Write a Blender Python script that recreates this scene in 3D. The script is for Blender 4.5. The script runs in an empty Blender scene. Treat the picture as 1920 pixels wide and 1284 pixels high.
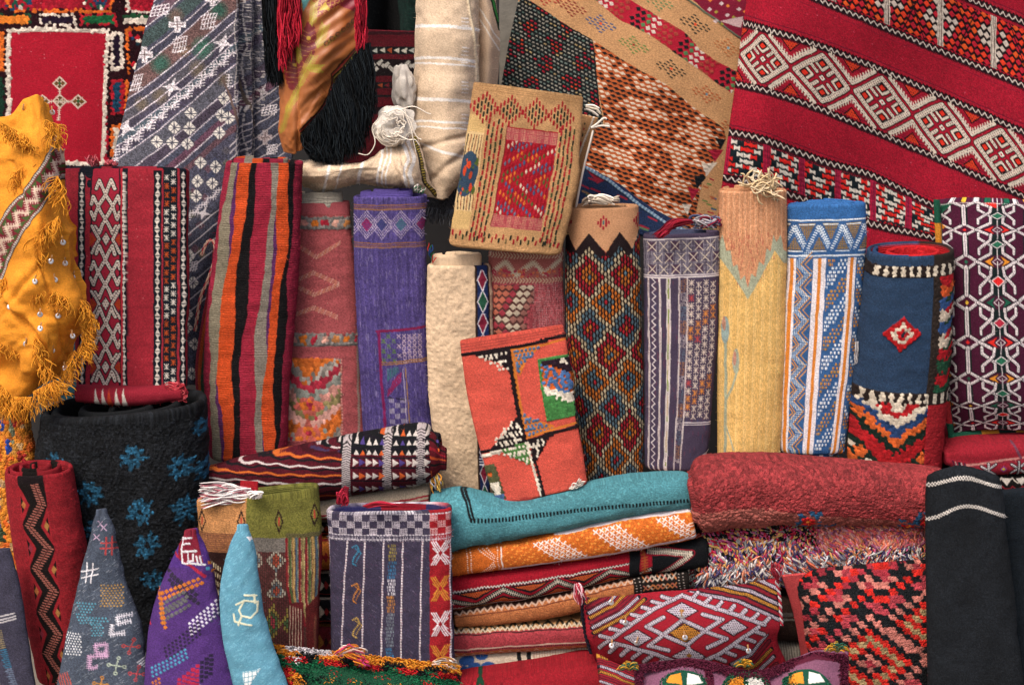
import bpy, math, random
import numpy as np
random.seed(7); RS = np.random.RandomState(7)
sc = bpy.context.scene
# ------------------------------------------------------------------ camera, world, sun, exposure
CAM_Z = 2.0; PITCH = math.radians(13.0); LENS = 67.0; FPX = 1920*LENS/36.0
cam_d = bpy.data.cameras.new('camera'); cam = bpy.data.objects.new('camera', cam_d)
sc.collection.objects.link(cam); sc.camera = cam
cam.location = (0, 0, CAM_Z); cam.rotation_euler = (math.radians(90)-PITCH, 0, 0)
cam_d.lens = LENS; cam_d.sensor_width = 36; cam_d.clip_start = 0.05; cam_d.clip_end = 200
w = bpy.data.worlds.new('World'); sc.world = w; w.use_nodes = True
nt = w.node_tree; bg = nt.nodes['Background']
sky = nt.nodes.new('ShaderNodeTexSky'); sky.sky_type = 'NISHITA'; sky.sun_disc = False
SUN_EL = 56; SUN_AZ = 212        # azimuth the light comes from: behind the camera, a little to its left
sky.sun_elevation = math.radians(SUN_EL); sky.sun_rotation = math.radians(SUN_AZ)
sky.air_density = 1.0; sky.dust_density = 6.0; sky.ozone_density = 0.6
nt.links.new(sky.outputs[0], bg.inputs[0]); bg.inputs[1].default_value = 0.13
sd = bpy.data.lights.new('sun', 'SUN'); so = bpy.data.objects.new('sun', sd); sc.collection.objects.link(so)
sd.energy = 1.5; sd.angle = math.radians(22); sd.color = (1.0, 0.93, 0.85)
_e, _a = math.radians(SUN_EL), math.radians(SUN_AZ)
_dir = np.array([math.sin(_a)*math.cos(_e), math.cos(_a)*math.cos(_e), math.sin(_e)])
import mathutils
so.rotation_euler = mathutils.Vector(-_dir).to_track_quat('-Z', 'Y').to_euler()
so.location = tuple(_dir*6)
sc.view_settings.view_transform = 'Standard'; sc.view_settings.look = 'None'
sc.view_settings.gamma = 1.0; sc.view_settings.exposure = 0.76
# ------------------------------------------------------------------ picture coordinates -> points in the place
cP, sP = math.cos(PITCH), math.sin(PITCH)
def P(px, py, Y):
    px = np.asarray(px, float); py = np.asarray(py, float); Y = np.asarray(Y, float)
    u = (px-960)/FPX; v = (642-py)/FPX
    dy = cP + v*sP; dz = -sP + v*cP
    t = Y/dy
    return np.stack(np.broadcast_arrays(u*t, Y, CAM_Z+dz*t), -1)
def S(Y): return Y/FPX
SP = 1.25       # mesh spacing in photograph pixels
# ------------------------------------------------------------------ colour helpers
def hx(c):
    if isinstance(c, str): return np.array([int(c[i:i+2], 16)/255 for i in (0, 2, 4)], np.float32)
    return np.array(c, np.float32)
def lin(c):
    c = np.clip(c, 0, 1); return np.where(c <= 0.04045, c/12.92, ((c+0.055)/1.055)**2.4)
def vnoise(h, w, s, seed=0, sy=None):
    sy = sy or s; r = np.random.RandomState(seed+int(h)*3+int(w))
    gh, gw = int(h/sy)+4, int(w/s)+4
    g = r.rand(gh, gw)*2-1
    ys = np.arange(h)/sy; xs = np.arange(w)/s
    yi = ys.astype(int); xi = xs.astype(int); fy = ys-yi; fx = xs-xi
    fy = fy*fy*(3-2*fy); fx = fx*fx*(3-2*fx)
    a = g[yi][:, xi]; b = g[yi][:, xi+1]; c = g[yi+1][:, xi]; d = g[yi+1][:, xi+1]
    return (a*(1-fx)+b*fx)*(1-fy)[:, None] + (c*(1-fx)+d*fx)*fy[:, None]
# ------------------------------------------------------------------ woven pattern charts
K = 1.4
class CV:
    """a chart of thread colours (a) and pile height (H); coordinates are photograph pixels"""
    def __init__(s, w, h, bg, ox=0, oy=0):
        s.w, s.h, s.ox, s.oy = w, h, ox, oy; s.W, s.Hh = int(w*K)+2, int(h*K)+2
        s.a = np.empty((s.Hh, s.W, 3), np.float32); s.a[:] = hx(bg); s.H = np.zeros((s.Hh, s.W), np.float32)
        s.last = None; s.cl = None
    def clip(s, x0=None, y0=None, x1=None, y1=None): s.cl = None if x0 is None else (x0, y0, x1, y1)
    def _bb(s, x0, y0, x1, y1):
        if s.cl: x0, y0, x1, y1 = max(x0, s.cl[0]), max(y0, s.cl[1]), min(x1, s.cl[2]), min(y1, s.cl[3])
        x0, x1, y0, y1 = x0-s.ox, x1-s.ox, y0-s.oy, y1-s.oy
        i0, j0 = max(0, int(math.floor(x0*K))), max(0, int(math.floor(y0*K)))
        i1, j1 = min(s.W, int(math.ceil(x1*K))+1), min(s.Hh, int(math.ceil(y1*K))+1)
        if i1 <= i0 or j1 <= j0: return None
        X, Y = np.meshgrid((np.arange(i0, i1)+.5)/K+s.ox, (np.arange(j0, j1)+.5)/K+s.oy)
        return i0, j0, i1, j1, X, Y
    def _put(s, b, m, col, h):
        if s.cl: m = m & (b[4] >= s.cl[0]) & (b[4] < s.cl[2]) & (b[5] >= s.cl[1]) & (b[5] < s.cl[3])
        v = s.a[b[1]:b[3], b[0]:b[2]]; v[m] = hx(col)
        if h is not None: s.H[b[1]:b[3], b[0]:b[2]][m] = h
        s.last = (b, m)
    def poly(s, pts, col, h=None):
        p = np.array(pts, float); b = s._bb(p[:, 0].min(), p[:, 1].min(), p[:, 0].max(), p[:, 1].max())
        if b is None: s.last = None; return s
        X, Y = b[4], b[5]; m = np.zeros(X.shape, bool); n = len(p)
        for i in range(n):
            x1, y1 = p[i]; x2, y2 = p[(i+1) % n]
            if y1 == y2: continue
            m ^= ((y1 > Y) != (y2 > Y)) & (X < (x2-x1)*(Y-y1)/(y2-y1)+x1)
        s._put(b, m, col, h); return s
    def rect(s, x0, y0, x1, y1, col, h=None): return s.poly([(x0, y0), (x1, y0), (x1, y1), (x0, y1)], col, h)
    def dia(s, cx, cy, rx, ry, col, h=None): return s.poly([(cx-rx, cy), (cx, cy-ry), (cx+rx, cy), (cx, cy+ry)], col, h)
    def disk(s, cx, cy, rx, col, h=None, ry=None):
        ry = ry or rx; b = s._bb(cx-rx, cy-ry, cx+rx, cy+ry)
        if b is None: return s
        s._put(b, ((b[4]-cx)/rx)**2+((b[5]-cy)/ry)**2 <= 1, col, h); return s
    def line(s, pts, w, col, h=None, dash=None):
        r = w/2; t0 = 0
        for (x1, y1), (x2, y2) in zip(pts[:-1], pts[1:]):
            b = s._bb(min(x1, x2)-r, min(y1, y2)-r, max(x1, x2)+r, max(y1, y2)+r)
            L = math.hypot(x2-x1, y2-y1)+1e-6
            if b is not None:
                X, Y = b[4], b[5]; tr = ((X-x1)*(x2-x1)+(Y-y1)*(y2-y1))/L/L; t = np.clip(tr, 0, 1)
                d = np.hypot(X-x1-t*(x2-x1), Y-y1-t*(y2-y1)); m = d <= r
                if dash: m &= (((t*L+t0) % dash[0]) < dash[1]) & (tr >= 0) & (tr <= 1)
                s._put(b, m, col, h)
            t0 += L
        return s
    def fn(s, f, col, x0=None, y0=None, x1=None, y1=None, h=None):
        b = s._bb(s.ox if x0 is None else x0, s.oy if y0 is None else y0, s.ox+s.w+2 if x1 is None else x1, s.oy+s.h+2 if y1 is None else y1)
        if b is None: return s
        s._put(b, f(b[4], b[5]), col, h); return s
    def dots(s, px, py, r, col, diag=True):
        if s.last is None: return s
        b, m = s.last; X, Y = b[4], b[5]; j = np.floor(Y/py)
        x = (X+(px/2)*(j % 2)*diag) % px - px/2; y = Y % py - py/2
        s.a[b[1]:b[3], b[0]:b[2]][m & (np.abs(x) < r) & (np.abs(y) < r)] = hx(col); return s
    def zig(s, x0, x1, y, amp, per, w, col, h=None, vert=False, ph=0):
        pts = []; x = x0; k = ph
        while x <= x1+per/2:
            pts.append((y+amp*(1 if k % 2 else -1), x) if vert else (x, y+amp*(1 if k % 2 else -1))); x += per/2; k += 1
        return s.line(pts, w, col, h)
    def comb(s, pts, w, col, tick, step, tw=1.2, off=None):
        """a stitched line with short cross stitches"""
        s.line(pts, w, col)
        for (x1, y1), (x2, y2) in zip(pts[:-1], pts[1:]):
            L = math.hypot(x2-x1, y2-y1); n = max(1, int(L/step)); ux, uy = (x2-x1)/L, (y2-y1)/L
            for i in range(n+1):
                x, y = x1+ux*L*i/n, y1+uy*L*i/n
                tx, ty = off or (-uy, ux)
                s.line([(x-tx*tick, y-ty*tick), (x+tx*tick, y+ty*tick)], tw, col)
        return s
    def mix(s, col, amt, m=None):
        if m is None: s.a = s.a*(1-amt)+hx(col)*amt
        return s
    def mottle(s, amt=.06, sc_=14, sy=None, seed=1):
        s.a *= (1+amt*vnoise(s.Hh, s.W, sc_*K, seed, (sy or sc_)*K))[..., None]; return s
    def speck(s, amt=.10, seed=5, sx=1, sy=1):
        """thread to thread variation"""
        sx, sy = max(sx, 2), max(sy, 2); amt *= 1.3; r = np.random.RandomState(seed); n = r.rand(s.Hh//sy+1, s.W//sx+1)*2-1
        n = np.repeat(np.repeat(n, sy, 0), sx, 1)[:s.Hh, :s.W]; s.a *= (1+amt*n)[..., None]; return s
    def lint(s, n, col='e8d8d0', seed=3, ln=3):
        r = random.Random(seed)
        for _ in range(n):
            x, y, t = s.ox+r.uniform(0, s.w), s.oy+r.uniform(0, s.h), r.uniform(0, 3.2)
            L = r.uniform(.5, ln); s.line([(x, y), (x+L*math.cos(t), y+L*math.sin(t))], .9, col)
        return s
    def pile(s, cw, ch, jit=.35, hgt=2.0, var=.10, seed=2, stag=True, where=None, reg=None):
        """turn the chart into knots: one colour and one rounded tuft per jittered cell"""
        b = s._bb(*(reg or (s.ox, s.oy, s.ox+s.w+2, s.oy+s.h+2)))
        if b is None: return s
        X, Y = b[4]-s.ox, b[5]-s.oy; r = np.random.RandomState(seed)
        nx, ny = int(s.w/cw)+6, int(s.h/ch)+6
        jx = (r.rand(ny, nx)-.5)*2*jit*cw; jy = (r.rand(ny, nx)-.5)*2*jit*ch; jv = 1+(r.rand(ny, nx)-.5)*2*var
        CI = np.floor(X/cw).astype(int)+2; CJ = np.floor(Y/ch).astype(int)+2
        best = np.full(X.shape, 1e9); bx = np.zeros(X.shape); by = np.zeros(X.shape); bv = np.ones(X.shape)
        for dj in (-1, 0, 1):
            for di in (-1, 0, 1):
                jj = np.clip(CJ+dj, 0, ny-1); ii = np.clip(CI+di, 0, nx-1)
                sx_ = (ii-2+.5+(.5*(jj % 2) if stag else 0))*cw+jx[jj, ii]; sy_ = (jj-2+.5)*ch+jy[jj, ii]
                d = ((X-sx_)/cw)**2+((Y-sy_)/ch)**2; m = d < best
                best[m] = d[m]; bx[m] = sx_[m]; by[m] = sy_[m]; bv[m] = jv[jj, ii][m]
        ix = np.clip((bx*K).astype(int), 0, s.W-1); iy = np.clip((by*K).astype(int), 0, s.Hh-1)
        new = s.a[iy, ix]*bv[..., None]; hh = hgt*np.sqrt(np.clip(1-best*1.6, 0, 1))
        if where is not None:
            m = where(bx+s.ox, by+s.oy)
            s.a[b[1]:b[3], b[0]:b[2]][m] = new[m]; s.H[b[1]:b[3], b[0]:b[2]][m] = (hh*bv)[m]
        else:
            s.a[b[1]:b[3], b[0]:b[2]] = new; s.H[b[1]:b[3], b[0]:b[2]] = hh*bv
        return s
    def cells(s, cw, ch, f, gap=None, gapcol=None, stag='x', reg=None, where=None, ang=0, h=None, bow=0, jit=0, half=None):
        """count out stitches: f(xc, yc) -> (index array, palette); optional outline colour between the stitches"""
        b = s._bb(*(reg or (s.ox, s.oy, s.ox+s.w+2, s.oy+s.h+2)))
        if b is None: return s
        X0, Y0 = b[4], b[5]; ca, sa = math.cos(math.radians(ang)), math.sin(math.radians(ang))
        X = X0*ca+Y0*sa; Y = -X0*sa+Y0*ca
        if stag == 'x': J = np.floor(Y/ch); o = .5*(J % 2); I = np.floor(X/cw-o); xc = (I+.5+o)*cw; yc = (J+.5)*ch
        elif stag == 'y': I = np.floor(X/cw); o = .5*(I % 2); J = np.floor(Y/ch-o); xc = (I+.5)*cw; yc = (J+.5+o)*ch
        else: I = np.floor(X/cw); J = np.floor(Y/ch); xc = (I+.5)*cw; yc = (J+.5)*ch
        xx = xc*ca-yc*sa; yy = xc*sa+yc*ca
        idx, pal = f(xx, yy); pal = np.array([hx(p) for p in pal]); idx = np.asarray(idx)
        m = idx >= 0
        if where is not None: m &= where(X0, Y0)
        dx, dy = np.abs(X-xc), np.abs(Y-yc)
        inn = m
        if gap is not None:
            gx_, gy_ = gap if isinstance(gap, tuple) else (gap, gap)
            inn = m & (dx < cw/2-gx_+0*dy) & (dy < ch/2-gy_-(bow*(1-dx/(cw/2)) if bow else 0))
            if half: inn = m & (dx/(cw/2-gx_)+dy/(ch/2-gy_) < half)
        v = s.a[b[1]:b[3], b[0]:b[2]]; hv = s.H[b[1]:b[3], b[0]:b[2]]
        if gapcol is not None: v[m] = hx(gapcol)
        r = np.random.RandomState(11); jt = 1+jit*(((I*73+J*179) % 17)/8.5-1)
        v[inn] = (pal[idx.clip(0)]*jt[..., None])[inn]
        if h is not None: hv[inn] = h
        return s
    def T(s):
        """transposed chart, for things lying on their side"""
        c = CV.__new__(CV); c.ox, c.oy = s.oy, s.ox; c.w, c.h, c.W, c.Hh = s.h, s.w, s.Hh, s.W
        c.a = np.ascontiguousarray(s.a.transpose(1, 0, 2)); c.H = np.ascontiguousarray(s.H.T); return c
    def get(s, cx, cy):
        x = np.clip(cx*K-.5, 0, s.W-1.001); y = np.clip(cy*K-.5, 0, s.Hh-1.001)
        xi = x.astype(int); yi = y.astype(int); fx = (x-xi)[..., None]; fy = (y-yi)[..., None]
        a = s.a; c = (a[yi, xi]*(1-fx)+a[yi, xi+1]*fx)*(1-fy)+(a[yi+1, xi]*(1-fx)+a[yi+1, xi+1]*fx)*fy
        fx, fy = fx[..., 0], fy[..., 0]; a = s.H
        return c, (a[yi, xi]*(1-fx)+a[yi, xi+1]*fx)*(1-fy)+(a[yi+1, xi]*(1-fx)+a[yi+1, xi+1]*fx)*fy
# ------------------------------------------------------------------ materials: thread colours come from the weave chart, structure from nodes
MATS = {}
def mat(kind):
    if kind in MATS: return MATS[kind]
    #        noise amt, streak(x,y scale), bump type/scale, bump dist, sheen, rough
    spec = {'kilim': (.40, (.28, .45), 'rib', .22, .0013, .12, .9), 'plain': (.26, (.4, .4), 'noise', .5, .0009, .15, .9),
            'canvas': (.42, (.42, .42), 'check', .24, .0008, .10, .9), 'pile': (.45, (.3, .3), 'vor', .16, .003, .15, .95),
            'shag': (.45, (.4, .4), 'vor', .30, .0035, .15, .95), 'warp': (.38, (.4, .14), 'ribv', .22, .0010, .12, .9),
            'silk': (.10, (.3, .9), 'noise', 1.0, .0002, .5, .42), 'yarn': (.16, (60, 60), 'none', 1, 0, .15, .85),
            'wool': (.22, (.2, .2), 'noise', .25, .0012, .2, .95), 'black': (.6, (.4, .4), 'noise', .4, .0012, .04, .95)}[kind]
    amt, (sx, sy), bt, bs, bd, sheen, rough = spec
    m = bpy.data.materials.new('textile_'+kind); m.use_nodes = True; t = m.node_tree; N, L = t.nodes, t.links
    bsdf = N['Principled BSDF']; bsdf.inputs['Roughness'].default_value = rough
    bsdf.inputs['Specular IOR Level'].default_value = .5 if kind == 'silk' else .12
    bsdf.inputs['Sheen Weight'].default_value = sheen; bsdf.inputs['Sheen Roughness'].default_value = .5
    at = N.new('ShaderNodeAttribute'); at.attribute_name = 'Col'
    if sheen: L.new(at.outputs['Color'], bsdf.inputs['Sheen Tint'])
    uv = N.new('ShaderNodeAttribute'); uv.attribute_name = 'wuv'
    tc = uv.outputs['Vector']
    if kind == 'yarn': tc = N.new('ShaderNodeTexCoord').outputs['Object']
    mp = N.new('ShaderNodeMapping'); mp.inputs['Scale'].default_value = (sx, sy, 1); L.new(tc, mp.inputs[0])
    nz = N.new('ShaderNodeTexNoise'); nz.inputs['Scale'].default_value = 1.0; nz.inputs['Detail'].default_value = 3; nz.inputs['Roughness'].default_value = .75
    L.new(mp.outputs[0], nz.inputs['Vector'])
    mr = N.new('ShaderNodeMapRange'); mr.inputs['From Min'].default_value = .25; mr.inputs['From Max'].default_value = .75
    mr.inputs['To Min'].default_value = 1-amt; mr.inputs['To Max'].default_value = 1+amt*.9; L.new(nz.outputs[0], mr.inputs[0])
    # slow fading of the dye
    n2 = N.new('ShaderNodeTexNoise'); n2.inputs['Scale'].default_value = .013 if kind != 'yarn' else 9; n2.inputs['Detail'].default_value = 3; L.new(tc, n2.inputs['Vector'])
    mr2 = N.new('ShaderNodeMapRange'); mr2.inputs['From Min'].default_value = .3; mr2.inputs['From Max'].default_value = .7
    mr2.inputs['To Min'].default_value = .9; mr2.inputs['To Max'].default_value = 1.1; L.new(n2.outputs[0], mr2.inputs[0])
    mu = N.new('ShaderNodeMath'); mu.operation = 'MULTIPLY'; L.new(mr.outputs[0], mu.inputs[0]); L.new(mr2.outputs[0], mu.inputs[1])
    vm = N.new('ShaderNodeVectorMath'); vm.operation = 'SCALE'; L.new(at.outputs['Color'], vm.inputs[0]); L.new(mu.outputs[0], vm.inputs['Scale'])
    # pale loose fibres
    n3 = N.new('ShaderNodeTexNoise'); n3.inputs['Scale'].default_value = .7 if kind != 'yarn' else 200; n3.inputs['Detail'].default_value = 1; L.new(tc, n3.inputs['Vector'])
    mr3 = N.new('ShaderNodeMapRange'); mr3.inputs['From Min'].default_value = .66; mr3.inputs['From Max'].default_value = .8
    mr3.inputs['To Max'].default_value = {'silk': 0, 'yarn': 0, 'black': .07}.get(kind, .28); L.new(n3.outputs[0], mr3.inputs[0])
    mx = N.new('ShaderNodeMix'); mx.data_type = 'RGBA'; L.new(mr3.outputs[0], mx.inputs['Factor']); L.new(vm.outputs[0], mx.inputs[6]); mx.inputs[7].default_value = (.42, .36, .34, 1)
    L.new(mx.outputs[2], bsdf.inputs['Base Color'])
    if bt != 'none':
        bp = N.new('ShaderNodeBump'); bp.inputs['Distance'].default_value = bd; bp.inputs['Strength'].default_value = 1
        if bt in ('rib', 'ribv'):
            wv = N.new('ShaderNodeTexWave'); wv.bands_direction = 'Y' if bt == 'rib' else 'X'; wv.inputs['Scale'].default_value = bs
            wv.inputs['Distortion'].default_value = 2.5; wv.inputs['Detail'].default_value = 2; wv.inputs['Detail Scale'].default_value = .8; L.new(tc, wv.inputs[0]); o = wv.outputs['Fac']
        elif bt == 'check':
            a_ = N.new('ShaderNodeTexWave'); a_.inputs['Scale'].default_value = bs; a_.bands_direction = 'X'; L.new(tc, a_.inputs[0]); a_.inputs['Distortion'].default_value = 1
            b_ = N.new('ShaderNodeTexWave'); b_.inputs['Scale'].default_value = bs; b_.bands_direction = 'Y'; L.new(tc, b_.inputs[0]); b_.inputs['Distortion'].default_value = 1
            q = N.new('ShaderNodeMath'); q.operation = 'MULTIPLY'; L.new(a_.outputs['Fac'], q.inputs[0]); L.new(b_.outputs['Fac'], q.inputs[1]); o = q.outputs[0]
        elif bt == 'vor':
            vo = N.new('ShaderNodeTexVoronoi'); vo.inputs['Scale'].default_value = bs; L.new(tc, vo.inputs['Vector'])
            q = N.new('ShaderNodeMath'); q.operation = 'SUBTRACT'; q.inputs[0].default_value = 1; L.new(vo.outputs['Distance'], q.inputs[1]); o = q.outputs[0]
        else:
            q = N.new('ShaderNodeTexNoise'); q.inputs['Scale'].default_value = bs; q.inputs['Detail'].default_value = 3; L.new(tc, q.inputs['Vector']); o = q.outputs[0]
        L.new(o, bp.inputs['Height']); L.new(bp.outputs[0], bsdf.inputs['Normal'])
    MATS[kind] = m; return m
def solid(name, col, rough=.7, bump=.002, scale=20, metal=0., amt=.3):
    if name in MATS: return MATS[name]
    m = bpy.data.materials.new(name); m.use_nodes = True; N, L = m.node_tree.nodes, m.node_tree.links; b = N['Principled BSDF']
    b.inputs['Roughness'].default_value = rough; b.inputs['Metallic'].default_value = metal
    tc = N.new('ShaderNodeTexCoord'); nz = N.new('ShaderNodeTexNoise'); nz.inputs['Scale'].default_value = scale; nz.inputs['Detail'].default_value = 5
    L.new(tc.outputs['Object'], nz.inputs[0]); cr = N.new('ShaderNodeMapRange'); cr.inputs['To Min'].default_value = 1-amt; cr.inputs['To Max'].default_value = 1+amt
    L.new(nz.outputs[0], cr.inputs[0]); rgb = N.new('ShaderNodeRGB'); rgb.outputs[0].default_value = (*[float(x) for x in lin(hx(col))], 1)
    vm = N.new('ShaderNodeVectorMath'); vm.operation = 'SCALE'; L.new(rgb.outputs[0], vm.inputs[0]); L.new(cr.outputs[0], vm.inputs['Scale']); L.new(vm.outputs[0], b.inputs['Base Color'])
    bp = N.new('ShaderNodeBump'); bp.inputs['Distance'].default_value = bump; L.new(nz.outputs[0], bp.inputs['Height']); L.new(bp.outputs[0], b.inputs['Normal'])
    MATS[name] = m; return m
# ------------------------------------------------------------------ objects
COL = sc.collection
def tag(o, label=None, cat=None, group=None, kind=None):
    if label: o['label'] = label
    if cat: o['category'] = cat
    if group: o['group'] = group
    if kind: o['kind'] = kind
    return o
def thing(name, label, cat, loc, group=None):
    o = bpy.data.objects.new(name, None); COL.objects.link(o); o.location = [float(x) for x in loc]; o.empty_display_size = .05
    return tag(o, label, cat, group)
def mesh_obj(name, V, F, col=None, uv=None, m=None, parent=None, loc=None, smooth=True):
    """V (n,3), F (m,k) one face size"""
    V = np.asarray(V, np.float64).reshape(-1, 3)
    base = np.array(parent.location) if parent is not None and parent.type == 'EMPTY' and parent.parent is None else None
    if parent is not None and base is None:
        base = np.zeros(3); q = parent
        while q: base = base+np.array(q.location); q = q.parent
    o_loc = np.zeros(3)
    if base is None: base = np.array(loc if loc is not None else V.mean(0)*[1, 1, 0]+[0, 0, V[:, 2].min()]); o_loc = base
    V = V-base
    me = bpy.data.meshes.new(name); F = np.asarray(F, np.int32); k = F.shape[1]
    me.vertices.add(len(V)); me.vertices.foreach_set('co', V.astype(np.float32).ravel())
    me.loops.add(F.size); me.loops.foreach_set('vertex_index', F.ravel())
    me.polygons.add(len(F)); me.polygons.foreach_set('loop_start', np.arange(0, F.size, k, dtype=np.int32))
    me.polygons.foreach_set('use_smooth', np.full(len(F), smooth))
    me.update(calc_edges=True)
    if col is not None:
        at = me.attributes.new('Col', 'FLOAT_COLOR', 'POINT'); c = np.ones((len(V), 4), np.float32); c[:, :3] = lin(np.asarray(col).reshape(-1, 3)); c[:, :3] = c[:, :3]*.94+.06*(c[:, :3]@np.array([.25, .6, .15], np.float32))[:, None]; at.data.foreach_set('color', c.ravel())
    if uv is not None:
        at = me.attributes.new('wuv', 'FLOAT_VECTOR', 'POINT'); c = np.zeros((len(V), 3), np.float32); c[:, :2] = np.asarray(uv).reshape(-1, 2); at.data.foreach_set('vector', c.ravel())
    if m: me.materials.append(mat(m) if isinstance(m, str) else m)
    o = bpy.data.objects.new(name, me); COL.objects.link(o)
    if parent is not None: o.parent = parent
    else: o.location = [float(x) for x in o_loc]
    return o
def gfaces(r, c, flip=False):
    i = np.arange(r*c).reshape(r, c); a, b, d, e = i[:-1, :-1], i[:-1, 1:], i[1:, 1:], i[1:, :-1]
    f = np.stack([a, e, d, b] if not flip else [a, b, d, e], -1).reshape(-1, 4); return f
def grid_obj(name, pos, col, uv, m, parent=None, flip=False, loc=None):
    r, c = pos.shape[:2]
    return mesh_obj(name, pos, gfaces(r, c, flip), col, uv, m, parent, loc)
def norms(pos):
    du = np.gradient(pos, axis=1); dv = np.gradient(pos, axis=0); n = np.cross(du, dv)
    return n/(np.linalg.norm(n, axis=-1, keepdims=True)+1e-12)
def crw(n, t):
    """Catmull-Rom weights: n knots, samples t in [0, n-1]"""
    t = np.clip(np.asarray(t, float), 0, n-1); W = np.zeros((len(t), n)); i = np.minimum(t.astype(int), n-2) if n > 1 else np.zeros(len(t), int); f = t-i
    if n == 1: W[:] = 1; return W
    w = [-.5*f+f*f-.5*f**3, 1-2.5*f*f+1.5*f**3, .5*f+2*f*f-1.5*f**3, -.5*f*f+.5*f**3]
    r = np.arange(len(t))
    for k in range(4):
        j = i-1+k; lo = j < 0; hi = j > n-1; ok = ~lo & ~hi
        np.add.at(W, (r[ok], j[ok]), w[k][ok])
        np.add.at(W, (r[lo], np.zeros(lo.sum(), int)), 2*w[k][lo]); np.add.at(W, (r[lo], np.ones(lo.sum(), int)), -w[k][lo])
        np.add.at(W, (r[hi], np.full(hi.sum(), n-1)), 2*w[k][hi]); np.add.at(W, (r[hi], np.full(hi.sum(), n-2)), -w[k][hi])
    return W
def resample(pts, m, smooth=True):
    p = np.array(pts, float); n = len(p)
    if smooth and n > 2:
        dense = crw(n, np.linspace(0, n-1, 40*(n-1)+1)) @ p
    else: dense = p
    d = np.r_[0, np.cumsum(np.linalg.norm(np.diff(dense[:, :2], axis=0), axis=1))]; t = np.linspace(0, d[-1], m)
    return np.stack([np.interp(t, d, dense[:, k]) for k in range(p.shape[1])], -1)
def selli(th, n):
    c, s_ = np.cos(th), np.sin(th)
    return np.sign(c)*np.abs(c)**(2/n), np.sign(s_)*np.abs(s_)**(2/n)
def hairs(pos, n, col, s_, parent, N, ln=(1.5, 5)):
    """loose wool fibres standing off the cloth"""
    N = min(N, 2600); r, c = pos.shape[:2]; i, j = RS.randint(2, r-2, N), RS.randint(1, c-1, N)
    p, q = pos[i, j], n[i, j]; cl = np.clip(col[i, j]*1.12+.03, 0, 1); d = q*.55+RS.normal(0, .55, (N, 3)); d /= np.linalg.norm(d, axis=1, keepdims=True)
    L = RS.uniform(ln[0], ln[1], (N, 1))*s_; d2 = d+RS.normal(0, .5, (N, 3)); t = np.array([0, .5, 1])[None, :, None]
    paths = p[:, None]-q[:, None]*.3*s_+d[:, None]*L[:, None]*t+d2[:, None]*L[:, None]*.5*t*t
    o = strands('loose_fibres', paths, .22*s_, cl, parent, sides=3); o['kind'] = 'stuff'; return o
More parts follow.
